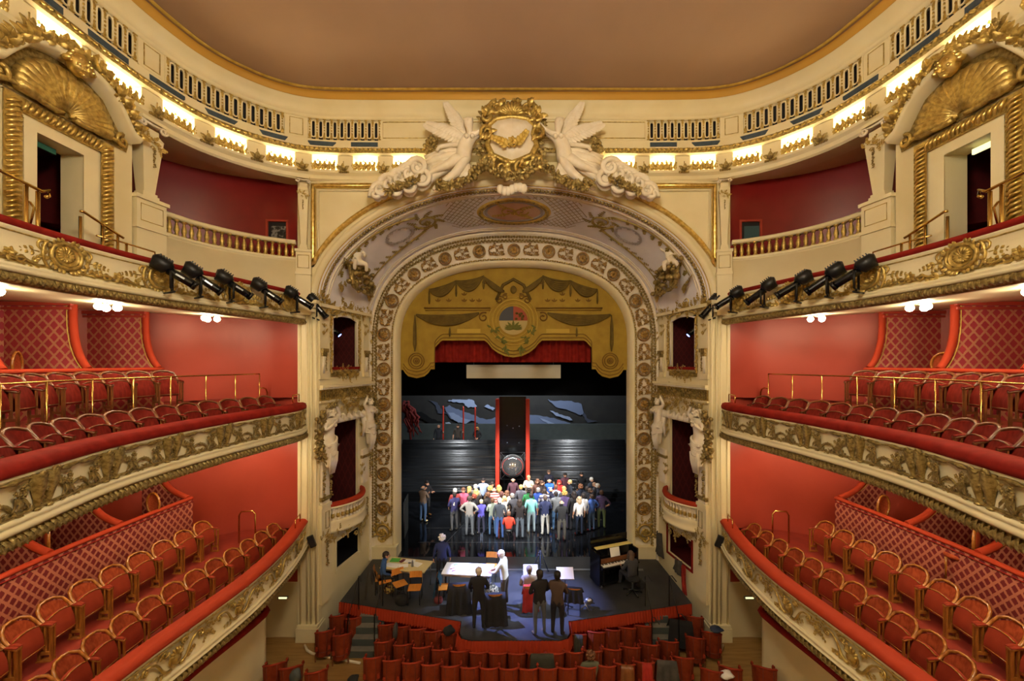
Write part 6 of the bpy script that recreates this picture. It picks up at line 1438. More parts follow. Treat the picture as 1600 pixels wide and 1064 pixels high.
for px, py, lab in ((523, 964, 'against the left pier, farther of the back pair'), (548, 968, 'beside the left steps, in the back pair'), (501, 989, 'against the left wall, in the front pair'), (528, 994, 'near the left steps, in the front pair'),
                    (1091, 966, 'against the right pier, in the back pair'), (1066, 972, 'beside the right steps under a black coat'), (1093, 998, 'near the right steps, in the front pair'), (1119, 991, 'against the right wall with a cap on it')):
    stall(px, py, 'side armchair '+lab, 0.25 if px < 800 else -0.25, 'side seats by the stage')
for px, py, lab in ((420, 1040, 'bottom left corner armchair, leftmost'), (446, 1045, 'bottom left corner armchair, middle'), (486, 1052, 'bottom left corner armchair, rightmost'), (1120, 1050, 'bottom right corner armchair with crumpled paper'), (1150, 1046, 'bottom right corner armchair, leftmost of pair'), (1205, 1046, 'bottom right corner armchair, rightmost')):
    stall(px, py, lab+', seen over the stalls floor', 0.3 if px < 800 else -0.3, 'corner seats')
# ------------------------------------------------------------------ stage scenery
mat('slat_black', '15171a', 0.26, col2='1e2124', scale=3, spec=0.6, stretch=(0.4, 4, 4)); mat('beam_red', 'ea4630', 0.5); mat('slate', '4a5250', 0.8, col2='434b4a', scale=3); mat('sky_dark', '35332f', 0.9, col2='2e2c2a', scale=1.5)
mat('cl_mid', '707c98', 0.9); mat('cl_light', '98a6c4', 0.9); mat('cl_pale', 'bcc8d8', 0.9); mat('cl_dim', '464c5c', 0.9); mat('cl_black', '0b0b0c', 0.95); mat('cl_hill', '2e2c2b', 0.9)
mat('screen_beige', 'aaa084', 0.8); mat('curtain_gold', 'a88c2a', 0.75, col2='9a7c20', scale=2.5); mat('curtain_dark', '6e5a1c', 0.8, col2='5c4a16', scale=4); mat('curtain_light', 'bfa13c', 0.75); mat('curtain_line', '7a5a14', 0.75)
mat('arms_red', 'a04a30', 0.75); mat('arms_blue', '4a4c52', 0.75); mat('arms_cream', 'b8a468', 0.75); mat('arms_green', '6c6c28', 0.8); mat('dull_red', '7a2018', 0.85, col2='641812', scale=4)
def half_wall(x0, x1, label):
    t = thing('slat_wall', label, 'stage wall', ((x0+x1)/2, 21.3, 1.3)); b = MB(); q = random.Random(int(x0*10)); n = 86
    for k in range(n):
        f = (k+0.5)/n; z = 1.42+2.60*f; y = 21.25+0.95*f; tl = 0.60+q.uniform(-0.16, 0.16)
        b.box(((x0+x1)/2, y, z), (x1-x0, 0.010, 0.038), mtx=Matrix.Rotation(-tl, 3, 'X'))
    tag(b.build('slats', 'slat_black', t), kind='stuff')
    b = MB(); b.add([(x0, 21.30, 1.4), (x1, 21.30, 1.4), (x1, 22.25, 4.0), (x0, 22.25, 4.0)], [(0, 1, 2, 3)]); b.build('backing', 'black_cloth', t)
    b = MB(); b.box(((x0+x1)/2, 21.14, 1.09), (x1-x0, 0.34, 0.18)); b.box(((x0+x1)/2, 21.2, 1.29), (x1-x0, 0.22, 0.22)); b.build('plinth_step', 'black_gloss', t)
half_wall(-6.2, -1.02, 'glossy black slatted wall on the stage, left of the red beams'); half_wall(0.88, 6.2, 'glossy black slatted wall on the stage, right of the red beams')
for x, lab in ((-0.88, 'left'), (0.74, 'right')):
    t = thing('red_beam', 'tall red upright beam, %s of the hanging glass sphere' % lab, 'beam', (x, 21.3, 1)); b = MB()
    b.box((x, 21.30, 3.69), (0.10, 0.16, 5.38)); b.box((x+0.075, 21.32, 3.69), (0.05, 0.12, 5.36)); b.box((x-0.075, 21.32, 3.69), (0.05, 0.12, 5.36)); b.box((x, 21.3, 1.04), (0.34, 0.3, 0.08)); b.build('post', 'beam_red', t)
t = thing('dark_portal', 'black portal recess between the two red beams', 'stage wall', (-0.07, 22.4, 1)); b = MB(); b.box((-0.07, 22.5, 3.7), (1.5, 0.06, 5.4)); b.box((-0.07, 21.6, 3.9), (1.42, 0.04, 0.04)); b.build('panel', 'black_gloss', t)
for x, y in ((-0.38, 665), (0.30, 666), (-0.38, 692), (0.28, 692), (-0.05, 669)): b = MB(); z = EYE-(y-CY)/F*22.4; b.blob((x, 22.42, z), 0.035, 6, 4); b.build('pilot_lamp', 'steel', t)
gm = bpy.data.materials.new('clear_glass'); gm.use_nodes = True; pb = gm.node_tree.nodes['Principled BSDF']; pb.inputs['Base Color'].default_value = (0.55, 0.55, 0.55, 1); pb.inputs['Metallic'].default_value = 0.85; pb.inputs['Roughness'].default_value = 0.05; M['clear_glass'] = gm
t = thing('glass_sphere', 'large mirror-like glass sphere wired in a square frame between red beams', 'sphere', (-0.07, 21.2, 2.2)); c = Vector((-0.07, 21.2, 2.82))
b = MB(); b.blob(c, 0.58, 32, 20); b.build('globe', 'clear_glass', t)
b = MB(); b.tube([c+Vector((0.60*math.cos(2*PI*k/32), -0.02, 0.60*math.sin(2*PI*k/32))) for k in range(32)], 0.02, 5, closed=True); b.build('rim', 'steel', t)
b = MB(); sq = [c+Vector((sx*0.64, 0.0, sz*0.72)) for sx, sz in ((-1, -1), (1, -1), (1, 1), (-1, 1))]; b.tube(sq, 0.013, 5, closed=True)
for p in sq: b.tube([p, c+(p-c)*0.62], 0.008, 4)
b.build('wire_frame', 'steel', t)
b = MB(); b.box((0, 23.2, 3.0), (13.6, 1.8, 0.2)); struct(b.build('rear_platform', 'black_wall'))
b = MB(); b.box((0, 24.2, 4.0), (14.0, 0.1, 1.2)); tag(b.build('slate_ledge', 'slate'), 'long slate-grey ledge below the painted backdrop', 'stage wall')
bd = thing('painted_backdrop', 'painted night-sky backdrop with blue-grey clouds at the back of the stage', 'backdrop', (0, 25, 4))
b = MB(); b.box((0, 25.06, 5.6), (14.4, 0.04, 4.0)); b.build('cloth', 'sky_dark', bd)
def poly(pts, m, org, sc_, y, name='cloud_shape'):
    b = MB(); w_ = [P(org[0]+x/sc_, org[1]+yy/sc_, 25.0) for x, yy in pts]; q = random.Random(len(pts)); out = []
    for i in range(len(w_)):        # torn, stepped edge
        a, c = w_[i], w_[(i+1) % len(w_)]
        for k in range(4): p = a.lerp(c, k/4); out.append((p.x+q.uniform(-0.03, 0.03), p.z+q.uniform(-0.03, 0.03)))
    b.prism(out, lambda x, z, t: Vector((x, t, z)), y, y+0.012); b.build(name, m, bd)
L_ = ((620, 600), 10.0); R2_ = ((760, 610), 6.65)
poly([(500, 245), (640, 290), (700, 400), (790, 470), (690, 460), (640, 460), (600, 330)], 'cl_dim', *L_, 25.0)
poly([(280, 430), (380, 430), (560, 540), (720, 600), (800, 690), (620, 690), (420, 560), (260, 520)], 'cl_black', *L_, 24.98)
poly([(800, 262), (870, 240), (1100, 240), (1200, 250), (1230, 320), (1260, 350), (1120, 365), (1030, 290), (900, 285)], 'cl_light', *L_, 24.98)
poly([(740, 360), (820, 335), (960, 400), (1060, 430), (1200, 490), (1400, 560), (1540, 520), (1540, 640), (1310, 645), (1240, 600), (1190, 570), (1080, 615), (960, 600), (840, 540), (790, 470)], 'cl_mid', *L_, 24.99)
poly([(800, 440), (900, 450), (1040, 540), (1180, 560), (1080, 612), (960, 598), (850, 540)], 'cl_light', *L_, 24.97)
poly([(760, 595), (830, 600), (940, 690), (810, 690)], 'cl_pale', *L_, 24.96); poly([(1370, 345), (1420, 315), (1530, 380), (1500, 410)], 'cl_light', *L_, 24.97)
poly([(1060, 650), (1200, 590), (1310, 660), (1440, 615), (1540, 650), (1540, 700), (960, 700)], 'cl_hill', *L_, 24.95)
poly([(640, 95), (700, 110), (850, 105), (990, 140), (1010, 240), (980, 260), (860, 210), (720, 170)], 'cl_mid', *R2_, 24.98); poly([(660, 205), (700, 215), (780, 255), (860, 270), (893, 305), (870, 312), (720, 262)], 'cl_light', *R2_, 24.97)
poly([(450, 250), (560, 260), (700, 290), (850, 330), (930, 380), (920, 400), (450, 400)], 'cl_mid', *R2_, 24.99); poly([(540, 280), (620, 310), (720, 350), (800, 385), (760, 392), (640, 350)], 'cl_light', *R2_, 24.97)
poly([(445, 355), (520, 350), (585, 390), (445, 396)], 'cl_pale', *R2_, 24.96); poly([(1010, 230), (1060, 300), (1160, 320), (1050, 332), (1000, 262)], 'cl_dim', *R2_, 24.98); poly([(930, 380), (1000, 372), (1180, 385), (1180, 398), (930, 398)], 'cl_black', *R2_, 24.96)
for px, y0, lab in ((692.5, 634, 'leftmost'), (724, 635, 'middle'), (742.5, 636, 'rightmost')):
    d = 22.75; a = P(px, y0, d); b = MB(); b.tube([(a.x, d, 3.12), (a.x, d, a.z-0.1), (a.x, d, a.z)], [0.045, 0.045, 0.02], 6); tag(b.build('red_pole', 'beam_red'), 'thin upright red pole behind the left slatted wall, %s of three' % lab, 'pole', 'red poles')
# twisted reddish figure at far left
t = thing('branch_figure', 'twisted dark red branch sculpture at the far left of the backdrop', 'sculpture', P(645, 690, 23.4)); b = MB(); q = random.Random(5)
for k in range(16):
    x, y = q.uniform(629, 646), q.uniform(626, 640); pts = []
    for i in range(7): pts.append(P(x+q.uniform(-3, 3), y, 23.4+q.uniform(-0.1, 0.1))); y += q.uniform(4, 9); x += q.uniform(-2.0, 4.5)
    b.tube(pts, [0.09, 0.08, 0.08, 0.06, 0.06, 0.05, 0.03], 5)
b.tube([P(640, 660, 23.4), P(641, 676, 23.4), Vector((P(643, 690, 23.4).x, 23.4, 3.11))], 0.07, 5); b.build('branches', 'dull_red', t)
# painted valance (lambrequin): outline traced at its own plane in the arch
YL = 15.40
low = [(621.5, 578), (630, 578), (633, 583), (638, 588), (651, 591), (663, 588), (669, 583), (673, 577), (679, 577), (679.5, 543), (688, 534), (691.5, 532), (757, 532), (762, 536), (768, 544), (777, 551), (789, 556.5), (802, 558.5)]
low = low+[(1604-x, y) for x, y in low[::-1][1:]]
lv = thing('painted_valance', 'ochre painted valance with swags and a round coat of arms, filling the arch head', 'valance', P(802, 590, YL))
def top_z(x):
    a, bb, z0, n = 4.5, 3.14, 9.0, 2.5; r = min(1, abs(x)/a); return z0+bb*(1-r**n)**(1/n)
b = MB(); xs = []; bl = [P(x, y, YL) for x, y in low]
up = []; dn = []
for i in range(len(bl)-1):
    m = 2 if abs(bl[i+1].x-bl[i].x) < 0.6 else 8
    for k in range(m): p = bl[i].lerp(bl[i+1], k/m); dn.append(p); up.append(Vector((p.x, YL, max(p.z+0.05, top_z(p.x)))))
dn.append(bl[-1]); up.append(Vector((bl[-1].x, YL, max(bl[-1].z+0.05, top_z(bl[-1].x)))))
mid = [(u+d)/2 for u, d in zip(up, dn)]
b.grid([up, mid, dn], False); b.grid([[p+Vector((0, 0.03, 0)) for p in r] for r in (dn, mid, up)], False); b.grid([dn, [p+Vector((0, 0.03, 0)) for p in dn]], False); b.build('cloth', 'curtain_gold', lv)
def LP(x, y, w=0.02): p = P(620+x/5.6, 410+y/5.6, YL); return Vector((p.x, YL-w, p.z))
def mirx(v): return Vector((2*P(802, 0, YL).x-v.x, v.y, v.z))
for sg in (0, 1):
    fx = (lambda v: mirx(v)) if sg else (lambda v: v)
    b = MB()
    for off in (7, 16): b.tube([fx(p) for p in resample([P(x, y-off*0.62 if y < 575 else y-off*0.62, YL-0.015) for x, y in low[1:len(low)//2+1]], 60)], 0.016, 4)
    b.build('border_line', 'curtain_line', lv)
    for (x0, y0), (x1, y1), sag in (((285, 235), (520, 160), 95), ((520, 160), (755, 120), 110), ((755, 120), (940, 250), 40), ((170, 455), (720, 440), 100)):
        b = MB()
        for j in range(6):
            pts = []
            for i in range(15): tt = i/14; pts.append(fx(LP(x0+(x1-x0)*tt, y0+(y1-y0)*tt+(sag*(0.25+0.75*j/5))*4*tt*(1-tt)*0.9+j*2, 0.02+0.05*math.sin(PI*tt))))
            b.tube(pts, [0.03+0.045*math.sin(PI*i/14) for i in range(15)], 5, flat=0.7)
        b.build('swag', 'curtain_dark', lv)
    for x, y, h in ((285, 235, 130), (520, 160, 140), (760, 115, 120), (160, 460, 320), (465, 570, 80)):
        b = MB(); wd = 0.10 if h > 200 else 0.06; b.tube([fx(LP(x, y)), fx(LP(x, y+h*0.3, 0.05)), fx(LP(x, y+h*0.8, 0.05)), fx(LP(x, y+h, 0.02))], [0.03, wd, wd*1.2, 0.03], 6, flat=0.6); b.build('tassel', 'curtain_dark', lv)
    b = MB(); b.tube([fx(LP(240, 400)), fx(LP(820, 400))], 0.03, 4); b.tube([fx(LP(250, 420)), fx(LP(820, 420))], 0.015, 4); b.build('painted_cornice', 'curtain_line', lv)
    b = MB(); b.box((fx(LP(1.0, 0)).x*0+fx(LP(630, 600)).x, YL-0.012, LP(0, 600).z), (0.90, 0.03, 0.16)); b.build('painted_border', 'curtain_light', lv)
    for x, y in ((360, 345), (455, 345), (590, 345), (720, 345), (590, 290), (770, 190), (660, 345)):
        b = MB(); c0 = fx(LP(x, y, 0.0)); 
        for a in (PI/2, PI/2+0.9, PI/2-0.9): b.leaf(c0, (math.cos(a), -0.1, math.sin(a)), 0.14, 0.06, (0, -1, 0), 0.08, 3)
        b.build('fleuron', 'curtain_line', lv)
    b = MB(); c0 = fx(LP(172, 862, 0.03))
    for r, w_ in ((0.30, 0.02), (0.22, 0.02), (0.11, 0.02)): b.tube([c0+Vector((r*math.cos(2*PI*k/24), 0, r*math.sin(2*PI*k/24))) for k in range(24)], w_, 5, closed=True)
    b.blob(c0, (0.07, 0.03, 0.07), 8, 5); b.build('roundel', 'curtain_line', lv)
    b = MB(); q = random.Random(3)
    for k in range(26): tt = q.random(); b.leaf(fx(LP(820+150*tt, 560+230*tt**1.5+q.uniform(-15, 15))), (q.uniform(-1, 1), -0.1, q.uniform(-1, 0.3)), 0.2, 0.08, (0, -1, 0), 0.15, 3)
    b.build('laurel_branch', 'arms_green', lv)
    b = MB(); c0 = LP(720, 470)
    for i, (x, y, r) in enumerate(((760, 480, 0.2), (900, 330, 0.16), (950, 300, 0.12))):
        c1 = LP(x, y, 0.03); pts = [fx(c1+Vector((r*(1-0.8*k/16)*math.cos(k*0.5+1), 0, r*(1-0.8*k/16)*math.sin(k*0.5+1)))) for k in range(17)]; b.tube(pts, 0.03, 5)
    b.build('painted_volute', 'curtain_line', lv)
ac = P(802, 501, YL-0.03)
b = MB()
for r, w_ in ((0.80, 0.035), (0.66, 0.02), (0.94, 0.02)): b.tube([ac+Vector((r*math.cos(2*PI*k/40), 0, r*math.sin(2*PI*k/40))) for k in range(40)], w_, 6, closed=True)
b.build('arms_ring', 'curtain_light', lv)
def sector(a0, a1, r, m, w_=0.02):
    b = MB(); pts = [(0, 0)]+[(r*math.cos(a0+(a1-a0)*k/12), r*math.sin(a0+(a1-a0)*k/12)) for k in range(13)]; b.prism(pts, lambda x, z, t: Vector((ac.x+x, t, ac.z+z)), YL-0.03, YL-0.03-w_); b.build('arms_field', m, lv)
sector(PI, 2*PI, 0.55, 'arms_cream'); sector(PI/2, PI, 0.55, 'arms_blue'); sector(0, PI/2, 0.55, 'arms_red')
b = MB()
for k in range(9): b.leaf(ac+Vector((0, -0.03, -0.32)), (math.cos(PI*k/8), -0.1, 0.5*math.sin(PI*k/8)), 0.34, 0.10, (0, -1, 0), 0.1, 3)
b.build('arms_leaves', 'arms_green', lv)
b = MB(); q = random.Random(1)
for k in range(8): b.blob(ac+Vector((q.uniform(0.08, 0.42), -0.04, q.uniform(0.06, 0.32))), (0.06, 0.015, 0.05), 5, 4)
b.build('arms_charges', 'curtain_dark', lv)
b = MB(); b.tube([LP(870, 330), LP(930, 200, 0.04), LP(1020, 150, 0.05), LP(1110, 200, 0.04), LP(1170, 330)], 0.06, 6); b.blob(LP(1020, 240), (0.12, 0.06, 0.16), 8, 6); b.build('painted_mask', 'curtain_dark', lv)
# red pleated pelmet, beige surtitle board, black borders and legs
pts = [((x), 15.85) for x in (-3.2, 3.1)]
b = MB(); top = []; bot = []
for i in range(260): x = -3.15+6.2*i/259; y = 15.9+0.05*math.sin(i*0.55); top.append((x, y, 9.6)); bot.append((x, y+0.01*math.sin(i), EYE-(566-CY)/F*15.9))
b.grid([top, bot], True); tag(b.build('red_pelmet', 'red_velvet'), 'dark red pleated pelmet hanging below the painted valance', 'curtain')
a, c = P(729, 570, 16.5), P(876, 591, 16.5); b = MB(); b.box(((a.x+c.x)/2, 16.5, (a.z+c.z)/2), (c.x-a.x, 0.05, a.z-c.z)); b.cur = 1
for x in (a.x+0.3, c.x-0.3): b.tube([(x, 16.5, a.z), (x, 16.5, 12)], 0.008, 4)
tag(b.build('surtitle_board', ['screen_beige', 'black_metal']), 'blank beige surtitle board hanging under the red pelmet', 'screen')
b = MB(); b.box((0, 18.6, 9.1), (11, 0.04, EYE+0.6)); b.v = []; b.f = []; b.mi = []; b.sm = []; b.uv = []
z0 = EYE-(618-CY)/F*18.6; b.box((0, 18.6, (z0+13)/2), (12, 0.04, 13-z0)); tag(b.build('black_border', 'black_cloth'), 'wide black border cloth above the stage', 'curtain')
for s in (-1, 1):
    for k, (x, y) in enumerate(((5.15, 15.9), (5.75, 18.2), (6.35, 20.6))):
        b = MB(); rows = [[], []]
        for i in range(40): xx = s*(x+(1.6*i/39)); yy = y+0.06*math.sin(i*0.9); rows[0].append((xx, yy, 1.0)); rows[1].append((xx, yy, 12.5))
        b.grid(rows, True); tag(b.build('side_curtain', 'black_cloth'), 'black side curtain at the %s of the stage, %s from the front' % (SN[s], ORD[k]), 'curtain', 'black legs')
t = thing('grey_screen', 'thin grey screen panel standing at the left edge of the stage', 'screen', floor_pt(633, 838)); p0, p1_ = floor_pt(631, 842), floor_pt(637, 825); b = MB()
b.add([p0, p1_, p1_+Vector((0, 0, 1.5)), p0+Vector((0, 0, 1.5))], [(0, 1, 2, 3)]); b.add([p+Vector((0.03, 0, 0)) for p in (p0, p1_, p1_+Vector((0, 0, 1.5)), p0+Vector((0, 0, 1.5)))], [(0, 3, 2, 1)]); b.build('panel', 'slate', t)
b = MB(); b.tube([p0, p0+Vector((0, 0, 1.5)), p1_+Vector((0, 0, 1.5)), p1_], 0.02, 5); b.build('frame', 'steel', t)
# grey steps up to the apron, with tall black rails
mat('step_grey', '77746c', 0.7, col2='6a675f', scale=4)
for s in (-1, 1):
    t = thing('stage_steps', 'grey portable steps up to the apron, %s side' % SN[s], 'steps', (s*4.3, 11.6, 0))
    for k in range(4):
        z = 0.2*(k+1); y = 11.30+0.20*k; b = MB(); b.box((s*4.3-0.03*k*s, y, z/2), (0.72, 0.22, z)); stp = b.build('step', 'step_grey', t); b = MB(); b.box((s*4.3-0.03*k*s, y-0.112, z-0.10), (0.72, 0.008, 0.18)); b.build('riser_shade', 'slate', t)  # darker front plates put shade into the colour so the steps separate
    for x, y, z0, h in ((-0.36, 11.95, 0.9, 1.0), (0.36, 11.95, 0.9, 1.0), (-0.40, 11.25, 0.0, 1.1), (0.36, 11.25, 0.1, 1.1)):
        b = MB(); xx = s*4.3+x; b.tube([(xx, y, z0), (xx, y, z0+h), (xx+0.06, y-0.06, z0+h+0.04), (xx+0.14, y-0.2, z0+h-0.06)], 0.014, 5); b.build('rail_post', 'black_metal', t)
    for x in (-0.38, 0.36): b = MB(); b.tube([(s*4.3+x, 11.95, 1.85), (s*4.3+x, 11.25, 1.1)], 0.012, 5); b.build('handrail', 'black_metal', t)
# ------------------------------------------------------------------ people
SLOT = ['skin', 'top', 'leg', 'shoe', 'fore', 'dark']
def body_mesh(pose, lean=0.0):
    V = dict(pelvis=(0, 0.0, 0.96), belly=(0, 0.0, 1.10), chest=(0, 0.01, 1.30), neck=(0, 0.01, 1.47), jaw=(0, -0.02, 1.54), head=(0, -0.015, 1.62), crown=(0, 0.0, 1.69))
    arms = {'down': [(0.245, 0.02, 1.14), (0.265, -0.05, 0.90)], 'hips': [(0.37, 0.06, 1.18), (0.20, -0.06, 1.02)], 'cross': [(0.25, -0.08, 1.15), (-0.06, -0.22, 1.19)], 'front': [(0.25, -0.03, 1.15), (0.08, -0.22, 1.04)], 'back': [(0.27, 0.10, 1.16), (0.07, 0.17, 0.98)], 'sit': [(0.25, -0.05, 1.14), (0.16, -0.27, 1.02)], 'play': [(0.25, -0.10, 1.14), (0.14, -0.36, 1.10)], 'lean': [(0.26, -0.14, 1.16), (0.12, -0.34, 1.05)]}
    def armset(nm, sg):
        if nm == 'chin': return [(sg*0.22, -0.14, 1.20), (sg*0.05, -0.16, 1.44)]
        if nm == 'hold': return [(sg*0.27, -0.10, 1.22), (sg*0.32, -0.30, 1.30)]
        return [(sg*p[0], p[1], p[2]+(0.03 if nm == 'cross' and sg > 0 else 0)) for p in arms[nm]]
    A = pose.split('+'); la = A[0]; ra = A[1] if len(A) > 1 else A[0]
    for sg, nm, k in ((-1, la, 'l'), (1, ra, 'r')):
        e, w_ = armset(nm, sg); V['sh'+k] = (sg*0.175, 0.01, 1.40); V['el'+k] = e; V['wr'+k] = w_
    seated = 'sit' in A or 'play' in A
    for sg, k in ((-1, 'l'), (1, 'r')):
        if seated: V['hp'+k] = (sg*0.095, -0.06, 0.92); V['kn'+k] = (sg*0.12, -0.44, 0.93); V['an'+k] = (sg*0.12, -0.46, 0.52); V['to'+k] = (sg*0.13, -0.62, 0.47)
        else: V['hp'+k] = (sg*0.10, 0, 0.88); V['kn'+k] = (sg*0.115, -0.015, 0.48); V['an'+k] = (sg*0.12, 0.02, 0.09); V['to'+k] = (sg*0.14, -0.15, 0.045)
    if lean:
        for k in list(V):
            if k[:2] in ('be', 'ch', 'ne', 'ja', 'he', 'cr', 'sh', 'el', 'wr'): x, y, z = V[k]; V[k] = (x, y-lean*(z-0.96), z-0.25*abs(lean)*(z-0.96))
    E = [('pelvis', 'belly'), ('belly', 'chest'), ('chest', 'neck'), ('neck', 'jaw'), ('jaw', 'head'), ('head', 'crown')]
    for k in 'lr': E += [('chest', 'sh'+k), ('sh'+k, 'el'+k), ('el'+k, 'wr'+k), ('pelvis', 'hp'+k), ('hp'+k, 'kn'+k), ('kn'+k, 'an'+k), ('an'+k, 'to'+k)]
    rad = dict(pelvis=(0.15, 0.115), belly=(0.145, 0.105), chest=(0.165, 0.115), neck=0.055, jaw=(0.062, 0.075), head=(0.078, 0.095), crown=(0.055, 0.065))
    for k in 'lr': rad.update({'sh'+k: 0.072, 'el'+k: 0.048, 'wr'+k: 0.034, 'hp'+k: 0.095, 'kn'+k: 0.064, 'an'+k: 0.045, 'to'+k: 0.036})
    me = skin_mesh('person', V, E, rad, 'pelvis', 1)
    cls = {('neck', 'jaw'): 0, ('jaw', 'head'): 0, ('head', 'crown'): 0}
    for k in 'lr': cls.update({('el'+k, 'wr'+k): 4, ('hp'+k, 'kn'+k): 2, ('kn'+k, 'an'+k): 2, ('pelvis', 'hp'+k): 2, ('an'+k, 'to'+k): 3})
    segs = [(Vector(V[a]), Vector(V[c]), cls.get((a, c), 1), (sum(rad[a])/2 if isinstance(rad[a], tuple) else rad[a])) for a, c in E]
    b = mesh_to_mb(me); mi = []
    for f in b.f:
        c = sum((Vector(b.v[i]) for i in f), Vector())/len(f); best = 1e9; m = 1
        for p, q, k, r in segs:
            d = q-p; t = max(0, min(1, (c-p).dot(d)/max(1e-9, d.dot(d)))); dd = (c-p-d*t).length-r*0.7
            if dd < best: best = dd; m = k
        if not seated and m in (1, 2): m = 2 if c.z < 0.92 and abs(c.x) < 0.24 and c.y < 0.2 and m != 4 and (m == 2 or c.z < 0.9) else 1
        if m == 2 and c.z > 0.93 and not seated: m = 1
        mi.append(m)
    b.mi = mi; n0 = len(b.f); b.cur = 0
    for k, sg in (('l', -1), ('r', 1)):
        w_ = Vector(V['wr'+k]); add_hand(b, w_, w_-Vector(V['el'+k]), (-sg, 0, 0) if 'down' in pose else (0, -1, -0.3), 1.0, 0.7)
    hd = Vector(V['head']); face_bits(b, hd)
    b.cur = 5
    for sg in (-1, 1): b.blob(hd+Vector((sg*0.034, -0.088, 0.012)), (0.012, 0.008, 0.007), 5, 3)
    b.blob(hd+Vector((0, -0.092, -0.058)), (0.024, 0.007, 0.006), 5, 3)
    out = b.mesh('person', ['cream']*6); bpy.data.meshes.remove(me)
    return out, hd
def hair_mesh(kind, hd):
    b = MB(); x, y, z = hd
    if kind == 'bald':
        b.tube([(x+0.082*math.cos(t), y+0.022+0.095*math.sin(t), z-0.01) for t in [-0.2+(PI+0.4)*i/10 for i in range(11)]], 0.022, 5)
        return b
    b.blob((x, y+0.022, z+0.040), (0.092, 0.104, 0.088), 10, 7); b.blob((x, y+0.05, z-0.01), (0.085, 0.075, 0.085), 8, 6)
    if kind == 'long':
        b.blob((x, y+0.06, z-0.10), (0.105, 0.065, 0.16), 8, 6)
        for sg in (-1, 1): b.tube([(x+sg*0.08, y-0.01, z+0.03), (x+sg*0.095, y+0.0, z-0.08), (x+sg*0.085, y+0.01, z-0.19)], [0.03, 0.035, 0.015], 5)
    if kind == 'curly':
        q = random.Random(3)
        for k in range(26): a, e = q.uniform(0, 2*PI), q.uniform(-0.5, 1.3); 
        for k in range(26):
            a, e = q.uniform(-0.3, PI+0.3), q.uniform(-0.6, 1.4); b.blob((x+0.10*math.cos(a)*math.cos(e), y+0.03+0.10*math.sin(a)*math.cos(e), z+0.03+0.10*math.sin(e)), 0.038, 5, 4)
    return b
BODY = {}; HAIR = {}; CM = {}
def striped(c, c2, n=9.0):
    m = mat('cloth_'+c+'_striped', c, 0.85); nt = m.node_tree; tc = nt.nodes.new('ShaderNodeTexCoord'); sx = nt.nodes.new('ShaderNodeSeparateXYZ'); nt.links.new(tc.outputs['Object'], sx.inputs[0])
    m1 = nt.nodes.new('ShaderNodeMath'); m1.operation = 'MULTIPLY'; m1.inputs[1].default_value = n; nt.links.new(sx.outputs[2], m1.inputs[0]); m2 = nt.nodes.new('ShaderNodeMath'); m2.operation = 'FRACT'; nt.links.new(m1.outputs[0], m2.inputs[0])
    m3 = nt.nodes.new('ShaderNodeMath'); m3.operation = 'GREATER_THAN'; m3.inputs[1].default_value = 0.62; nt.links.new(m2.outputs[0], m3.inputs[0])
    mx = nt.nodes.new('ShaderNodeMix'); mx.data_type = 'RGBA'; mx.inputs[6].default_value = lin(c); mx.inputs[7].default_value = lin(c2); nt.links.new(m3.outputs[0], mx.inputs[0]); nt.links.new(mx.outputs[2], nt.nodes['Principled BSDF'].inputs['Base Color']); CM[c] = m
striped('d2b6ac', 'a83a34'); striped('9a9aa6', '3c3a58', 5.0); striped('2f3258', '6a4a70', 14.0)
def cmat(c, rough=0.8):
    if c not in CM: CM[c] = mat('cloth_'+c, c, rough, col2=None)
    return CM[c]
SKIN = 'd9a384'
def person(loc, face, pose, top, leg, hair, kind, label, shoe='2a2624', sleeve=True, h=1.72, lean=0.0, skin=SKIN, group=None, name='person', prt=None):
    key = (pose, lean)
    if key not in BODY: BODY[key] = body_mesh(pose, lean)
    me, hd = BODY[key]
    o = bpy.data.objects.new(name, me); COL.objects.link(o); k = h/1.76
    o.location = loc; o.rotation_euler = (0, 0, math.radians(face)); o.scale = (k*1.06, k*1.06, k)
    for i, c in enumerate((skin, top, leg, shoe, top if sleeve else skin, '2b1a14')):
        o.material_slots[i].link = 'OBJECT'; o.material_slots[i].material = cmat(c, 0.6 if i in (0, 4) and not sleeve else 0.85)
    tag(o, label, 'person', group); WL[o.name] = Vector(loc)
    if prt:
        b = MB(); yb = -0.128 if prt == 'front' else 0.130
        if prt == 'front': b.box((-0.04, yb, 1.30), (0.10, 0.012, 0.035)); b.box((0.06, yb, 1.31), (0.07, 0.012, 0.03))
        else: b.box((0.06, yb, 1.26), (0.03, 0.012, 0.14)); b.box((0.09, yb, 1.24), (0.02, 0.012, 0.08))
        c = b.build('shirt_print', 'stone_white', None, True); c.parent = o; tag(c, kind='stuff')
    if kind:
        hk = (kind, tuple(round(v, 3) for v in hd))
        if hk not in HAIR: HAIR[hk] = hair_mesh(kind, hd).mesh('hair', 'cream')
        c = bpy.data.objects.new('hair', HAIR[hk]); COL.objects.link(c); c.parent = o; c.material_slots[0].link = 'OBJECT'; c.material_slots[0].material = cmat(hair, 0.7)
    return o
def by_head(px, py, h=1.72, z=STAGE):
    d = F*(EYE-z-h)/(py-CY); return Vector(((px-CX)/F*d, d, z))
BK, FR_ = 180, 0
G = 'singers gathered on the stage'
W_, GR, BR, DK, BL, RD = 'd8d4cc', '8f8a84', '6a4630', '241a16', 'c9a35f', '8c3a24'
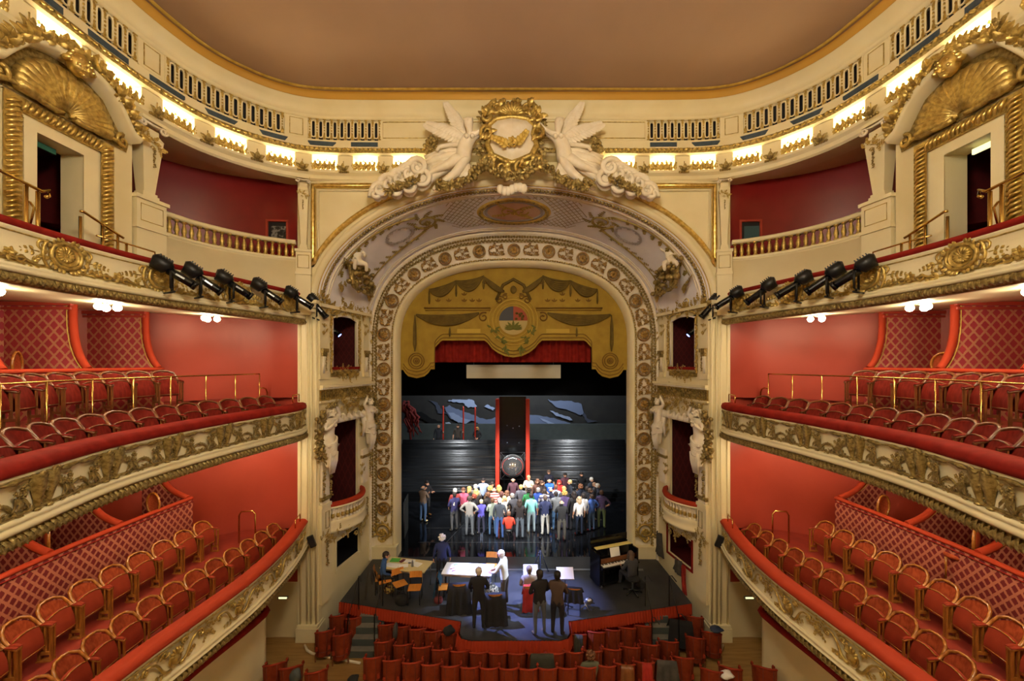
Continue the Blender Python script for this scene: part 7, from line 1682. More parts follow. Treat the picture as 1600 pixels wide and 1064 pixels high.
crowd = [
 (661, 757, 'cross+chin', '7d6a5a', '44618a', GR, 'bald', 150, 'man in brown sweater and jeans, hand at chin, far left of group', dict(shoe='cfc08a')),
 (667, 750, 'cross', '1e1c20', '2c2e30', DK, 'short', 60, 'man in black jacket with folded arms and tan boots, far left', dict(shoe='a8743c')),
 (711, 762, 'down', '8a2f2c', '26242a', W_, 'short', 200, 'white-haired man in dark red behind the navy hooded top', {}),
 (710, 768, 'front', '2c2b58', '56585c', DK, 'short', 205, 'man in navy hooded top and grey trousers, left edge of crowd', dict(shoe='b8a890', prt='back')),
 (724, 761, 'front', 'b8506c', '3a3a42', BR, 'short', 10, 'man in pink shirt facing the house', {}),
 (733.5, 759, 'down', '1d1b1f', '22232a', BL, 'long', 110, 'blonde woman in black, turned to the right, behind grey sweater', {}),
 (743, 756, 'down', '8c8478', '2a2a2e', W_, 'short', 170, 'grey-haired singer left of the pale blue shirt', {}),
 (744, 763, 'down', '26201e', '26262c', 'd0b070', 'long', 170, 'long-haired blonde woman in dark coat, seen from behind', {}),
 (755, 746.5, 'hips', 'a9bcdf', '232a44', DK, 'short', 5, 'man in pale blue shirt, hands on hips, facing the house', {}),
 (769, 752, 'down', '3a2426', '26242a', DK, 'long', 20, 'dark-haired woman with red scarf right of the pale blue shirt', {}),
 (765.5, 759, 'down', '57432f', '2a2a32', BL, 'curly', 190, 'fair curly-haired woman beside the striped sweater', {}),
 (772, 760.5, 'down', 'd2b6ac', '4a3a3c', 'b89878', 'bald', 180, 'bald man in red and white striped sweater, seen from behind', {}),
 (779.5, 757, 'down', '5c3a34', '2b2b30', BL, 'long', 170, 'blonde woman just left of the glass sphere', {}),
 (741, 771, 'front', '1f1e22', '1f1e22', RD, 'short', 250, 'auburn-haired woman in black with a white collar', {}),
 (733.5, 774, 'hips', '8f8b86', '5c6268', '4a3c34', 'short', 180, 'man in grey sweater, both hands on hips, back to us', dict(shoe='8a8a88')),
 (752, 779.6, 'front', '5a55b8', '2e3046', 'c8b890', 'short', 190, 'short fair-haired woman in violet sweater', dict(h=1.5, shoe='b8b4a0')),
 (762.5, 768, 'down', '2a2524', '33465e', BR, 'short', 215, 'brown-haired woman in dark coat, left of the pale green cardigan', {}),
 (769.7, 777.5, 'front', '9aa79a', '47688e', BR, 'short', 180, 'woman in pale grey-green cardigan and jeans, from behind', dict(h=1.6)),
 (781, 777, 'down', '3c424c', '3d5c98', 'e4e2de', 'short', 180, 'white-haired man in slate sweater and blue jeans, from behind', {}),
 (788.3, 774.4, 'front', 'c2b6ac', '2a2a30', 'd8b878', 'long', 20, 'fair-haired woman facing the house beside white-haired man', dict(h=1.6)),
 (798, 764, 'lean', 'ccd4d0', '25262c', BR, 'long', 280, 'long-haired woman in white blouse leaning over', dict(lean=0.25)),
 (801.7, 745.4, 'down', '4c2c36', '26232a', 'c09a80', 'bald', 0, 'bald man in maroon shirt under the glass sphere', {}),
 (804, 770, 'lean', '35343a', '1f1f24', GR, 'short', 215, 'grey-haired person in charcoal jacket bending forward', dict(lean=0.25)),
 (814, 756.6, 'down', '54545e', '2a2a30', BL, 'short', 180, 'fair-haired woman in grey gilet with pink sleeves', {}),
 (812, 779, 'front', '241f20', '586470', '3a2c26', 'long', 180, 'woman in black lace top and grey jeans, back to us', dict(h=1.66, shoe='3a3a3e')),
 (826, 742, 'cross', 'd9cfb4', '3a3434', 'c8a070', 'short', 0, 'man in cream shirt with folded arms beside the right red beam', {}),
 (825.6, 762, 'down', '1f6a38', '22242a', DK, 'curly', 190, 'dark-haired woman in green top', {}),
 (830, 770, 'down', '7fc4c0', '93a8b4', DK, 'short', 180, 'man in aqua T-shirt and pale jeans, from behind', dict(sleeve=False, shoe='c8b47a')),
 (840, 747.5, 'down', '5a3a30', '2a2a2e', BR, 'long', 10, 'long-haired woman in brown facing the house, back row', {}),
 (846.5, 750, 'down', '2c2220', '2a2a2e', '4a3020', 'long', 30, 'dark long-haired woman in the back row beside the blue T-shirt', {}),
 (841, 761, 'cross', '22408c', '2a3458', GR, 'short', 170, 'singer in bright blue hooded top with grey hood', {}),
 (857.5, 733.7, 'down', '1c1d30', '22222a', '5a4434', 'short', 0, 'tall man in black T-shirt at the back against the slatted wall', dict(sleeve=False)),
 (858.5, 746.5, 'front', '2b66c0', '2a2f48', 'd0a878', 'bald', 0, 'man in bright blue T-shirt with white print', dict(sleeve=False, prt='front')),
 (850.6, 763, 'down', '9a9aa6', '2d3a5c', '3a2c24', 'short', 180, 'man in grey striped sweater, from behind', {}),
 (852, 773, 'front', '242c50', 'b0b2ae', '5a4c44', 'short', 180, 'man in navy sweater and pale grey trousers, back to us', dict(shoe='c0bfb8')),
 (861, 761, 'down', '22253c', '2a2d44', 'b8704c', 'bald', 180, 'balding man in navy, half hidden by grey sweater', {}),
 (868.6, 756.6, 'down', 'a4b4d0', '2c2f3c', BR, 'short', 175, 'man in light blue shirt seen from behind', {}),
 (873.4, 749, 'down', 'b02a24', '3a2024', 'a02c1c', 'long', 20, 'woman with long red hair', {}),
 (883, 738, 'front', '5a3440', '2a262c', DK, 'short', 15, 'dark-haired man in plum shirt looking down, back row', {}),
 (868.6, 767, 'front', '6e7276', '466a92', DK, 'short', 190, 'man in grey sweater and jeans, from behind', dict(shoe='b09a70')),
 (881, 759, 'down', '3c3634', '26262c', BL, 'short', 200, 'fair-haired singer right of the light blue shirt', {}),
 (882, 766, 'down', '4a3c66', '2b2838', 'c09850', 'curly', 180, 'curly blonde woman in purple top', {}),
 (890.4, 749, 'front', '1f2530', '26272c', 'd8bc7c', 'short', 285, 'blonde woman in black coat over blue, side on', {}),
 (877.7, 780, 'cross', '242528', '54524c', GR, 'bald', 180, 'balding man in black sweater and grey trousers, nearest the house', dict(shoe='6a6660')),
 (908.5, 737, 'down', '1b1d20', '1d1d22', DK, 'short', 15, 'dark-haired man in black, back row right', {}),
 (897, 767, 'down', '1d1b1e', '1f1f24', DK, 'long', 190, 'woman with long black hair in black', {}),
 (906.4, 756, 'down', '1f2638', '26272e', '7a5034', 'curly', 200, 'curly brown-haired woman in navy', {}),
 (905, 775, 'down', 'e2dcd8', '2c3a54', 'b8a080', 'long', 200, 'fair-haired woman in white T-shirt and dark jeans', dict(sleeve=False, shoe='b04a48', h=1.66)),
 (911, 770, 'down', 'd0d0d2', '18181c', DK, 'short', 200, 'person in white shirt and black trousers beside white T-shirt woman', {}),
 (924.4, 745, 'down', '2a3340', '25262c', 'd0ccc2', 'short', 30, 'grey-haired man in dark jacket, right rear', {}),
 (917.5, 759, 'down', '202026', '22222a', '2a1e18', 'short', 150, 'dark-haired man in dark jacket, right middle', {}),
 (922, 762, 'down', '1d1f28', '22222a', '4a3626', 'short', 100, 'brown-haired man in black jacket turned left', {}),
 (929, 753, 'down', '34343c', '26262c', '8a6a50', 'short', 60, 'brown-haired man behind the grey-haired man in navy', {}),
 (934, 754.4, 'front', '1c202e', '20202a', 'b8b0a2', 'short', 100, 'grey-haired man in navy jacket, right side, looking left', {}),
 (924.4, 771.4, 'hips+front', '3f62b0', '4c6488', '3a281e', 'short', 210, 'woman in blue top and flared jeans, hand on hip', dict(shoe='a03038', h=1.62)),
 (940, 765, 'hips+down', '2f3258', '5c6a44', '5a4030', 'short', 160, 'man in patterned navy T-shirt and olive trousers, far right', dict(sleeve=False, shoe='8a8a84')),
]
q = random.Random(77)
for px, py, pose, top, leg, hair, kind, face, lab, kw in crowd:
    h = kw.get('h', 1.72); kw = dict(kw); kw['h'] = h
    person(by_head(px, py, h), face+q.uniform(-8, 8), pose, top, leg, hair, kind, lab, group=G, **kw)
# seated in front of the group
p = by_head(795, 798.7, 1.18); person(p+Vector((0, 0, -0.42)), 180, 'sit', 'c8402c', '33343a', '6a4a38', 'short', 'person in orange-red sweater sitting in front of the group, back to us', h=1.62)
t = thing('stool', 'low black stool under the person in orange-red', 'stool', p); b = MB(); b.lathe([(0.0, 0.40), (0.17, 0.40), (0.17, 0.44), (0.0, 0.445)], p, 12); b.build('seat', 'black_metal', t)
for k in range(3): a = 2*PI*k/3; b = MB(); b.tube([p+Vector((0.1*math.cos(a), 0.1*math.sin(a), 0.40)), p+Vector((0.16*math.cos(a), 0.16*math.sin(a), 0.0))], 0.014, 5); b.build('leg', 'black_metal', t)
# three behind the slatted wall
for px, py, top, hair, kind, pose, lab, kw in ((685.5, 662, '2a2e38', '5a4030', 'bald', 'down+hold', 'man in dark suit holding the leftmost red pole', {}), (715.5, 664.5, '4a443e', '3a2c22', 'short', 'down+hold', 'man in dark T-shirt at the middle red pole', dict(sleeve=False)), (745.5, 671.5, '1c1a1c', 'b88a4c', 'long', 'front', 'fair-haired person crouching at the rightmost red pole', dict(h=1.55))):
    d = 22.85; h = kw.get('h', 1.72); x = (px-CX)/F*d; person(Vector((x, d, 3.1)), 0, pose, top, '22222a', hair, kind, lab, **kw)
# apron people
person(by_head(690.5, 834, 1.68), 190, 'down', '26305a', '1c1d28', 'f0ede6', 'curly', 'white-haired woman in navy standing behind the tables', h=1.68)
person(by_head(748, 886, 1.72), 178, 'front', '17171d', '191a20', 'c8beb0', 'short', 'grey-haired person all in black in front of the white table', h=1.74)
person(by_head(789, 862, 1.66), 250, 'lean+lean', 'cfd0c8', '4a4440', 'eeeae4', 'short', 'white-haired man in pale jacket bending over papers, centre of apron', lean=0.18, h=1.74)
person(by_head(843, 890, 1.76), 200, 'front', '17161b', '565a60', '1f1814', 'short', 'man in black jacket and grey trousers on the thrust', h=1.78, shoe='5a4630')
person(by_head(871, 892, 1.74), 160, 'cross', '4a3a32', '1f1e24', '1a1411', 'short', 'man in brown sweater, arms folded, right on the thrust', h=1.76, shoe='4a3020')
# chairs on the apron: plywood seat and back, black steel legs; +y the way the sitter faces
mat('ply', 'd08a3c', 0.45, col2='c07a30', scale=3, stretch=(6, 1, 1)); mat('ply_pale', 'd2b45a', 0.5); mat('table_yellow', 'd6c690', 0.5); mat('table_white', 'e2e0dc', 0.45); mat('paper', 'efeeea', 0.7)
b = MB(); b.grid([[(-0.19, -0.18+0.38*i/4, 0.455+0.02*math.sin(PI*i/4)*-1) for i in range(5)], [(0.19, -0.18+0.38*i/4, 0.455-0.02*math.sin(PI*i/4)) for i in range(5)]], True); b.box((0, 0.0, 0.445), (0.38, 0.37, 0.016)); ply_seat = b.mesh('seat', 'ply')
b = MB(); b.grid([[(x, -0.215-0.03*(z-0.62)/0.2+0.02*(x/0.19)**2, z) for x in (-0.19, -0.1, 0, 0.1, 0.19)] for z in (0.64, 0.72, 0.82)], True); b.grid([[(x, -0.225-0.03*(z-0.62)/0.2+0.02*(x/0.19)**2, z) for x in (-0.19, -0.1, 0, 0.1, 0.19)] for z in (0.82, 0.72, 0.64)], True); ply_back = b.mesh('backrest', 'ply')
b = MB(); b.tube([(0, 0, 0), (0, 0, 0.44)], 0.012, 5); ch_leg = b.mesh('leg', 'black_metal')
b = MB(); b.tube([(0, -0.19, 0.44), (0, -0.22, 0.62), (0, -0.235, 0.80)], 0.012, 5); ch_up = b.mesh('upright', 'black_metal')
def ply_chair(px, py, rz, label, z=1.46, loc=None):
    if loc is None: v = floor_pt(px, py, z); loc = Vector((v.x, v.y, STAGE))
    t = thing('plywood_chair', label, 'chair', loc, 0, 'plywood chairs on the apron'); A = Matrix.Translation(loc) @ Matrix.Rotation(math.radians(rz), 4, 'Z')
    inst('seat', ply_seat, A, t); inst('backrest', ply_back, A, t)
    for x in (-0.17, 0.17):
        for y in (-0.17, 0.17): inst('leg', ch_leg, A @ Matrix.Translation((x, y, 0)), t)
        inst('upright', ch_up, A @ Matrix.Translation((x, 0, 0)), t)
    return loc
ply_chair(600, 906, -60, 'orange plywood chair nearest the left wall'); ply_chair(625, 911, -145, 'orange plywood chair in the middle of the left three'); ply_chair(648, 917, 185, 'orange plywood chair at the right of the left three'); c4 = ply_chair(695, 916, -85, 'plywood chair with a blue jacket over it')
ply_chair(767, 884, 175, 'plywood chair behind the white table', 1.46); c6 = ply_chair(718, 925, 5, 'chair hidden under a long black coat', 1.46); c7 = ply_chair(773, 941, 5, 'chair under a black coat in front of the bending man', 1.46); c8 = ply_chair(897, 932, -10, 'chair with a black bag hung on it, right of the thrust', 1.46)
a1 = floor_pt(596, 902, 1.46); ply_chair(0, 0, -75, 'chair under the man in blue at the left table', loc=Vector((a1.x, a1.y, STAGE)))
person(Vector((a1.x, a1.y, STAGE-0.42)), 105, 'sit+sit', '35588f', '24262c', '2e2420', 'short', 'man in blue shirt sitting at the yellow table', lean=0.2, h=1.74)
a5 = floor_pt(827, 928, 1.46); ply_chair(0, 0, 5, 'chair with a red jacket over its back, centre of apron', loc=Vector((a5.x, a5.y, STAGE)))
person(Vector((a5.x, a5.y, STAGE-0.42)), 180, 'sit', '8a8076', '24262c', '6a5a4c', 'short', 'man in grey T-shirt sitting at the lit music stand', h=1.74, sleeve=False)
def coat(loc, rz, m, label, w=0.44, h=0.75, z=0.86, d=0.10, name='draped_coat'):
    """cloth hung over a chair back: two falling sides with folds"""
    b = MB(); A = Matrix.Translation(loc) @ Matrix.Rotation(math.radians(rz), 4, 'Z'); rows = []
    for i in range(11):
        t = i/10; row = []
        for k in range(13):
            u = (k/12-0.5); f = 0.025*math.sin(k*1.7+i*0.2)*min(1, abs(t-0.45)*3)
            if t < 0.5: y = -0.22-d*(1-2*t)**0.7*1.0+f; zz = z-h*(1-2*t)
            else: y = -0.20+d*(2*t-1)**0.7*0.9-f; zz = z-h*0.45*(2*t-1)
            row.append(A @ Vector((u*w*(1+0.25*abs(2*t-1)), y, zz)))
        rows.append(row)
    b.grid(rows, True); return tag(b.build(name, m), label, 'coat')
mat('coat_black', '141416', 0.9, col2='1c1b1e', scale=5); mat('coat_blue', '24506e', 0.85, col2='1d4259', scale=5); mat('coat_red', 'a8281c', 0.85, col2='8e1f15', scale=5); mat('coat_grey', '4c4844', 0.9, col2='3c3a36', scale=6); mat('coat_green', '3a3a30', 0.9, col2='2f2f26', scale=6)
coat(c4, -85, 'coat_blue', 'blue jacket hung over a plywood chair', 0.40, 0.62); coat(c6, 5, 'coat_black', 'long black coat draped on a chair left of the person in black', 0.62, 0.85, d=0.16); coat(c7, 5, 'coat_black', 'black coat draped on a chair in front of the bending man', 0.58, 0.85, d=0.18); coat(Vector((a5.x, a5.y, STAGE)), 5, 'coat_red', 'bright red jacket over the chair of the seated man', 0.40, 0.75); coat(c8, -10, 'coat_black', 'black bag and jacket hung on the chair right of the thrust', 0.46, 0.42)
coat(floor_pt(588, 930)+Vector((0, 0, 0)), -70, 'coat_grey', 'grey-brown coat hanging on a chair by the left wall', 0.46, 0.8)
# tables
def table(c, wd, dp, ang, m, label, h=0.75):
    t = thing('folding_table', label, 'table', (c[0], c[1], STAGE)); A = Matrix.Translation((c[0], c[1], STAGE)) @ Matrix.Rotation(ang, 4, 'Z'); R = A.to_3x3()
    b = MB(); b.box(A @ Vector((0, 0, h-0.015)), (wd, dp, 0.03), mtx=R); b.build('tabletop', m, t)
    b = MB(); b.box(A @ Vector((0, -dp/2+0.03, h-0.06)), (wd-0.1, 0.02, 0.06), mtx=R); b.box(A @ Vector((0, dp/2-0.03, h-0.06)), (wd-0.1, 0.02, 0.06), mtx=R); b.build('apron_rail', 'steel', t)
    for x in (-1, 1):
        for y in (-1, 1): b = MB(); p = A @ Vector((x*(wd/2-0.08), y*(dp/2-0.06), 0)); b.tube([p, p+Vector((0, 0, h-0.03))], 0.016, 5); b.build('leg', 'steel', t)
    return A
T1 = table((-3.48, 12.95), 1.52, 0.74, -0.206, 'table_yellow', 'pale yellow table covered in scores, left of the apron'); T2 = table((-1.45, 12.66), 1.57, 0.72, -0.09, 'table_white', 'white table with scattered papers, centre left of the apron')
mat('green_card', '58b040', 0.6); mat('pink', 'c0506c', 0.6); mat('dark_blue', '22304c', 0.5); mat('maroon_bag', '6a2c30', 0.6); mat('yellow_bag', 'b89a4c', 0.8, col2='4a2c22', scale=16, contrast=(0.48, 0.52)); mat('patterned', 'c8c8c0', 0.8, col2='34383c', scale=22, contrast=(0.46, 0.54))
def item(A, u, v, z, d, m, name, label, cat, rz=0.0):
    b = MB(); B = A @ Matrix.Translation((u, v, 0.75+z)) @ Matrix.Rotation(rz, 4, 'Z'); b.box((0, 0, 0), d); b.xf(B); tag(b.build(name, m), label, cat)
item(T1, -0.50, 0.16, 0.01, (0.30, 0.22, 0.02), 'green_card', 'green_folder', 'green folder on the yellow table', 'folder', 0.15)
item(T1, -0.42, -0.18, 0.012, (0.44, 0.24, 0.024), 'paper', 'open_score', 'large open score at the front left of the yellow table', 'score', 0.05); item(T1, -0.06, -0.12, 0.006, (0.30, 0.22, 0.01), 'paper', 'paper_sheet', 'white sheets in the middle of the yellow table', 'paper', 0.4); item(T1, 0.0, 0.2, 0.006, (0.34, 0.2, 0.01), 'paper', 'paper_sheet', 'white sheets at the back of the yellow table', 'paper', 0.1); item(T1, 0.3, 0.05, 0.006, (0.32, 0.26, 0.01), 'paper', 'paper_sheet', 'white sheets at the right of the yellow table', 'paper', -0.2)
item(T1, -0.24, 0.16, 0.012, (0.10, 0.2, 0.024), 'maroon_bag', 'notebook', 'small maroon notebook beside the green folder', 'notebook', -0.3); item(T1, 0.05, 0.08, 0.01, (0.09, 0.05, 0.02), 'dark_blue', 'glasses_case', 'dark glasses case on the yellow table', 'case', 0.3)
b = MB(); b.lathe([(0.0, 0), (0.035, 0), (0.035, 0.14), (0.015, 0.18), (0.015, 0.21), (0, 0.21)], T1 @ Vector((0.24, -0.1, 0.75)), 8); tag(b.build('water_bottle', 'steel'), 'small clear bottle on the yellow table', 'bottle')
for u, v, w_, d_, r, lab in ((-0.35, 0.1, 0.5, 0.34, 0.05, 'left end'), (0.1, 0.16, 0.42, 0.30, -0.1, 'middle'), (0.5, 0.12, 0.40, 0.36, 0.12, 'right end')): item(T2, u, v, 0.008, (w_, d_, 0.012), 'paper', 'paper_sheet', 'large white sheet at the %s of the white table' % lab, 'paper', r)
for u, v, m, lab in ((-0.5, -0.05, 'pink', 'pink pen'), (-0.42, -0.18, 'pink', 'second pink pen'), (0.05, -0.1, 'black_metal', 'black pen'), (-0.45, 0.2, 'green_card', 'green pen')): item(T2, u, v, 0.02, (0.14, 0.012, 0.012), m, 'pen', lab+' lying on the white table', 'pen', 1.0+u)
# bags on the apron floor
def bag(px, py, r, m, label, name='bag'):
    p = floor_pt(px, py); b = MB(); rows = []
    for k, z in ((0.75, 0.0), (1.0, r*0.25), (1.05, r*0.7), (0.9, r*1.2), (0.55, r*1.5), (0.1, r*1.6)):
        rows.append([p+Vector((r*k*math.cos(2*PI*i/12)*(1+0.06*math.sin(i*2.3)), r*0.7*k*math.sin(2*PI*i/12), z)) for i in range(12)])
    t = thing(name, label, 'bag', p); b.grid(rows, True, True); b.build('body', m, t)
    b = MB(); b.tube([p+Vector((-r*0.5, 0, r*1.3)), p+Vector((-r*0.3, 0, r*1.9)), p+Vector((r*0.3, 0, r*1.9)), p+Vector((r*0.5, 0, r*1.3))], r*0.06, 5); b.build('handle', m, t)
bag(628, 944, 0.20, 'coat_black', 'shiny black bag on the apron floor by the plywood chairs'); bag(685, 942, 0.13, 'maroon_bag', 'maroon bag on the floor under the blue jacket'); bag(608, 926, 0.16, 'yellow_bag', 'yellow patterned bag on the floor near the left wall'); bag(769, 930, 0.20, 'patterned', 'black and white patterned bag beside the person in black')
# music stands
def music_stand(base, h, wd, face, m, label, tilt=0.5):
    t = thing('music_stand', label, 'music stand', base); A = Matrix.Translation(base) @ Matrix.Rotation(math.radians(face), 4, 'Z')
    b = MB(); b.tube([A @ Vector((0, 0, 0.05)), A @ Vector((0, 0, h-0.1))], 0.014, 5); b.build('pole', 'black_metal', t)
    for k in range(3): a = 2*PI*k/3+0.3; b = MB(); b.tube([A @ Vector((0, 0, 0.12)), A @ Vector((0.26*math.cos(a), 0.26*math.sin(a), 0.0))], 0.012, 5); b.build('foot', 'black_metal', t)
    B = A @ Matrix.Translation((0, 0, h)) @ Matrix.Rotation(tilt, 4, 'X'); b = MB(); b.box((0, 0, 0), (wd, 0.02, 0.34)); b.box((0, -0.04, -0.17), (wd, 0.08, 0.015)); b.xf(B); b.build('desk', m, t)
mat('desk_white', 'e6e4de', 0.5)
music_stand(floor_pt(883, 951), 1.05, 0.50, 0, 'desk_white', 'music stand with a blank white desk, right of the thrust', -0.75); music_stand(floor_pt(829, 943), 1.0, 0.44, 0, 'desk_white', 'brightly lit music stand in front of the seated man', -0.6)
p = floor_pt(844, 897); t = thing('microphone_stand', 'tall dark tripod stand with blue glints, centre stage', 'stand', p)
b = MB(); b.tube([p+Vector((0, 0, 0.3)), p+Vector((0, 0, 1.2))], 0.02, 6); b.blob(p+Vector((0, 0, 1.22)), (0.06, 0.05, 0.08), 8, 6); b.build('pole', 'black_gloss', t)
for k in range(3): a = 2*PI*k/3+0.5; b = MB(); b.tube([p+Vector((0, 0, 0.85)), p+Vector((0.34*math.cos(a), 0.34*math.sin(a), 0))], 0.014, 5); b.build('leg', 'dark_blue', t)
for k in range(7): b = MB(); q_ = random.Random(k); b.blob(p+Vector((q_.uniform(-0.1, 0.1), q_.uniform(-0.1, 0.1), 0.3+0.12*k)), 0.022, 6, 4); b.build('fitting', 'steel', t)
p = floor_pt(914, 951); t = thing('folded_stand', 'folded metal stand lying on the apron right of the thrust', 'stand', p); b = MB()
for a, b_ in (((-0.2, 0.1, 0.28), (0.25, -0.05, 0.03)), ((-0.1, 0.15, 0.25), (0.1, -0.15, 0.03)), ((0.2, 0.1, 0.2), (-0.15, -0.1, 0.03)), ((-0.15, 0, 0.2), (0.3, 0.1, 0.1))): b.tube([p+Vector(a), p+Vector(b_)], 0.018, 5)
b.blob(p+Vector((0.12, 0.05, 0.2)), (0.14, 0.1, 0.1), 8, 5); b.build('tubes', 'steel', t)
# upright piano with the pianist
mat('piano_black', '0f0f12', 0.12, coat=0.5); mat('keys', 'f2efe6', 0.35); mat('hammer_felt', 'e6d684', 0.6)
pc = Vector((3.36, 13.38, STAGE)); pa = 0.358; A = Matrix.Translation(pc) @ Matrix.Rotation(pa, 4, 'Z'); R = A.to_3x3()
t = thing('upright_piano', 'black upright piano with open lid and a white score on its desk', 'piano', pc)
def pbox(name, c, d, m): b = MB(); b.box(A @ Vector(c), d, mtx=R); return b.build(name, m, t)
for x in (-0.73, 0.73): pbox('side_panel', (x, -0.02, 0.58), (0.05, 0.58, 1.0), 'piano_black')
pbox('back_panel', (0, 0.24, 0.62), (1.42, 0.05, 1.08), 'piano_black'); pbox('lower_panel', (0, -0.06, 0.38), (1.42, 0.04, 0.55), 'piano_black'); pbox('key_bed', (0, -0.24, 0.68), (1.44, 0.36, 0.06), 'piano_black'); kb_ = pbox('keyboard', (0, -0.30, 0.725), (1.30, 0.16, 0.03), 'keys')
b = MB()
for k in range(36):
    if k % 7 in (2, 6): continue
    b.box(A @ Vector((-0.62+k*0.0355, -0.26, 0.745)), (0.014, 0.09, 0.02), mtx=R)
tag(b.build('black_keys', 'piano_black', kb_), kind='stuff')
pbox('fall_board', (0, -0.16, 0.80), (1.40, 0.03, 0.14), 'seat_wood_dark'); pbox('upper_panel', (0, -0.06, 0.98), (1.42, 0.04, 0.32), 'piano_black'); pbox('hammer_rail', (0, 0.06, 1.14), (1.36, 0.16, 0.03), 'hammer_felt'); pbox('lid', (0, 0.30, 1.28), (1.46, 0.03, 0.24), 'piano_black')
pbox('base', (0, 0.0, 0.13), (1.50, 0.60, 0.06), 'piano_black')
for x in (-0.66, 0.66): 
    pbox('leg', (x, -0.36, 0.40), (0.06, 0.06, 0.56), 'piano_black')
    for y in (-0.26, 0.26): b = MB(); b.tube([A @ Vector((x-0.02, y, 0.05)), A @ Vector((x+0.02, y, 0.05))], 0.05, 10); b.build('castor', 'steel', t)
b = MB(); b.box((0, 0, 0), (0.36, 0.012, 0.28)); b.xf(A @ Matrix.Translation((-0.05, -0.13, 1.02)) @ Matrix.Rotation(-0.25, 4, 'X')); tag(b.build('piano_score', 'paper'), 'white open score on the piano desk', 'score')
sc0 = A @ Vector((0.12, -0.84, 0)); t = thing('swivel_stool', 'black swivel office chair at the piano', 'chair', sc0)
b = MB(); b.lathe([(0.0, 0.44), (0.22, 0.44), (0.24, 0.48), (0.2, 0.52), (0, 0.53)], sc0, 12); b.build('seat', 'coat_black', t)
b = MB(); b.tube([sc0+Vector((0, 0, 0.08)), sc0+Vector((0, 0, 0.45))], 0.03, 8); b.build('column', 'steel', t)
for k in range(5): a = 2*PI*k/5; b = MB(); e = sc0+Vector((0.28*math.cos(a), 0.28*math.sin(a), 0.05)); b.tube([sc0+Vector((0, 0, 0.10)), e], [0.03, 0.02], 6); b.blob(e+Vector((0, 0, -0.015)), 0.035, 6, 4); b.build('foot', 'black_gloss', t)
person(Vector((sc0.x, sc0.y, STAGE-0.38)), 180+math.degrees(pa), 'play', '3a3a40', '33343a', '5a4a3e', 'long', 'pianist in dark grey seated at the upright piano', h=1.72, lean=0.15)
bag(1000, 918, 0.15, 'coat_black', 'black bag on the floor beside the pianist')
# coats hung on the right-hand wall of the apron
def wall_coat(u, n, z, m, label, w=0.42, h=0.95):
    s = 1; b = MB(); rows = []
    for i in range(9):
        t = i/8; rows.append([BW(s, u+(k/10-0.5)*w*(0.55+0.6*t)+0.03*math.sin(k+i*0.4), n+0.07+0.10*math.sin(PI*k/10)*(1-0.3*t)+0.02*math.sin(k*1.9), z-h*t) for k in range(11)])
    b.grid(rows, True); tag(b.build('hung_coat', m), label, 'coat')
wall_coat(2.55, 0.02, 2.15, 'coat_grey', 'dark grey jacket hanging on the wall right of the piano', 0.5, 0.85); wall_coat(1.35, 0.05, 1.75, 'coat_grey', 'dark grey coat thrown over the red hatch sill, right wall', 0.6, 0.5); wall_coat(1.0, 0.08, 1.70, 'coat_red', 'long red scarf hanging over the hatch sill, right wall', 0.22, 0.9)
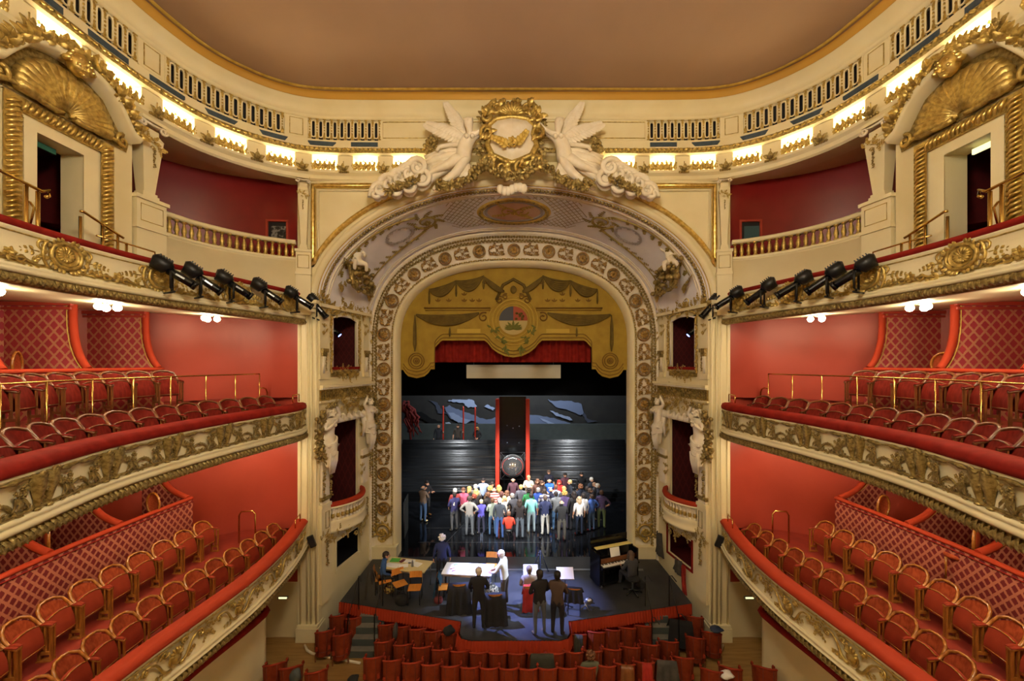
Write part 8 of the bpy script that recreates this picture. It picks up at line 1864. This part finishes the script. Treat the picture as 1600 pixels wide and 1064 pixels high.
# things left on the stalls seats
def lump(px, py, z, r, m, label, name, cat, seed=1):
    d = F*(EYE-z)/(py-CY); c = Vector(((px-CX)/F*d, d, z)); q_ = random.Random(seed); b = MB(); rows = []
    for i in range(9):
        t = PI*i/8; row = []
        for k in range(14): a = 2*PI*k/14; w_ = max(0.03, math.sin(t))*(1+0.18*math.sin(a*3+seed+i)); row.append(c+Vector((r[0]*w_*math.cos(a), r[1]*w_*math.sin(a), -r[2]*math.cos(t)*(1+0.1*math.sin(a*2)))))
        rows.append(row)
    b.grid(rows, True, True); tag(b.build(name, m), label, cat)
coat(stall_loc(847, 1022.8), 0, 'coat_green', 'dark green coat slung over a second-row armchair', 0.56, 0.60, 0.90, 0.12, 'slung_coat'); coat(stall_loc(1066, 972), -14, 'coat_black', 'shaggy black coat on the side chair by the right steps', 0.60, 0.70, 0.92, 0.16, 'slung_coat')
coat(stall_loc(905, 993), -6, 'coat_green', 'dark jacket hung on a front-row chair right of the thrust', 0.22, 0.50, 0.89, 0.10, 'slung_coat'); coat(stall_loc(1012, 1037), -6, 'coat_red', 'red patterned scarf over a nearest-row armchair', 0.22, 0.45, 0.89, 0.10, 'slung_scarf'); coat(stall_loc(981, 1040), -6, 'seat_wood_dark', 'brown scarf over a nearest-row armchair', 0.28, 0.45, 0.89, 0.10, 'slung_scarf'); coat(stall_loc(1043, 1033.4), -6, 'coat_grey', 'grey jacket over a nearest-row armchair', 0.46, 0.50, 0.90, 0.11, 'slung_coat')
lump(701, 985, 0.95, (0.16, 0.14, 0.12), 'coat_black', 'round black bag on a front-row chair left of the thrust', 'handbag', 'bag', 4)
lump(1119, 983, 0.97, (0.18, 0.14, 0.06), 'dark_blue', 'dark blue cap on the side armchair by the right wall', 'cap', 'cap', 5); lump(618, 986, 0.85, (0.06, 0.12, 0.22), 'coat_grey', 'grey scarf over a front-row chair left of the thrust', 'scarf', 'scarf', 6)
lump(462, 1056, 1.0, (0.12, 0.12, 0.16), 'slate', 'grey-green jacket between corner armchairs, bottom left', 'slung_coat', 'coat', 11); lump(1135, 1054, 1.0, (0.16, 0.12, 0.08), 'paper', 'crumpled white paper on a corner armchair, bottom right', 'crumpled_paper', 'paper', 12); lump(552, 1062, 0.9, (0.12, 0.14, 0.08), 'coat_black', 'black hat at the left end of the nearest row', 'hat', 'hat', 13)
pp_ = by_head(922, 1018, 1.20, 0.15); person(Vector((pp_.x, pp_.y, 0.15-0.42)), 185, 'sit', '5a5a48', '2a2a30', '6a4228', 'curly', 'brown-haired person in an olive top sitting in the stalls', h=1.66)
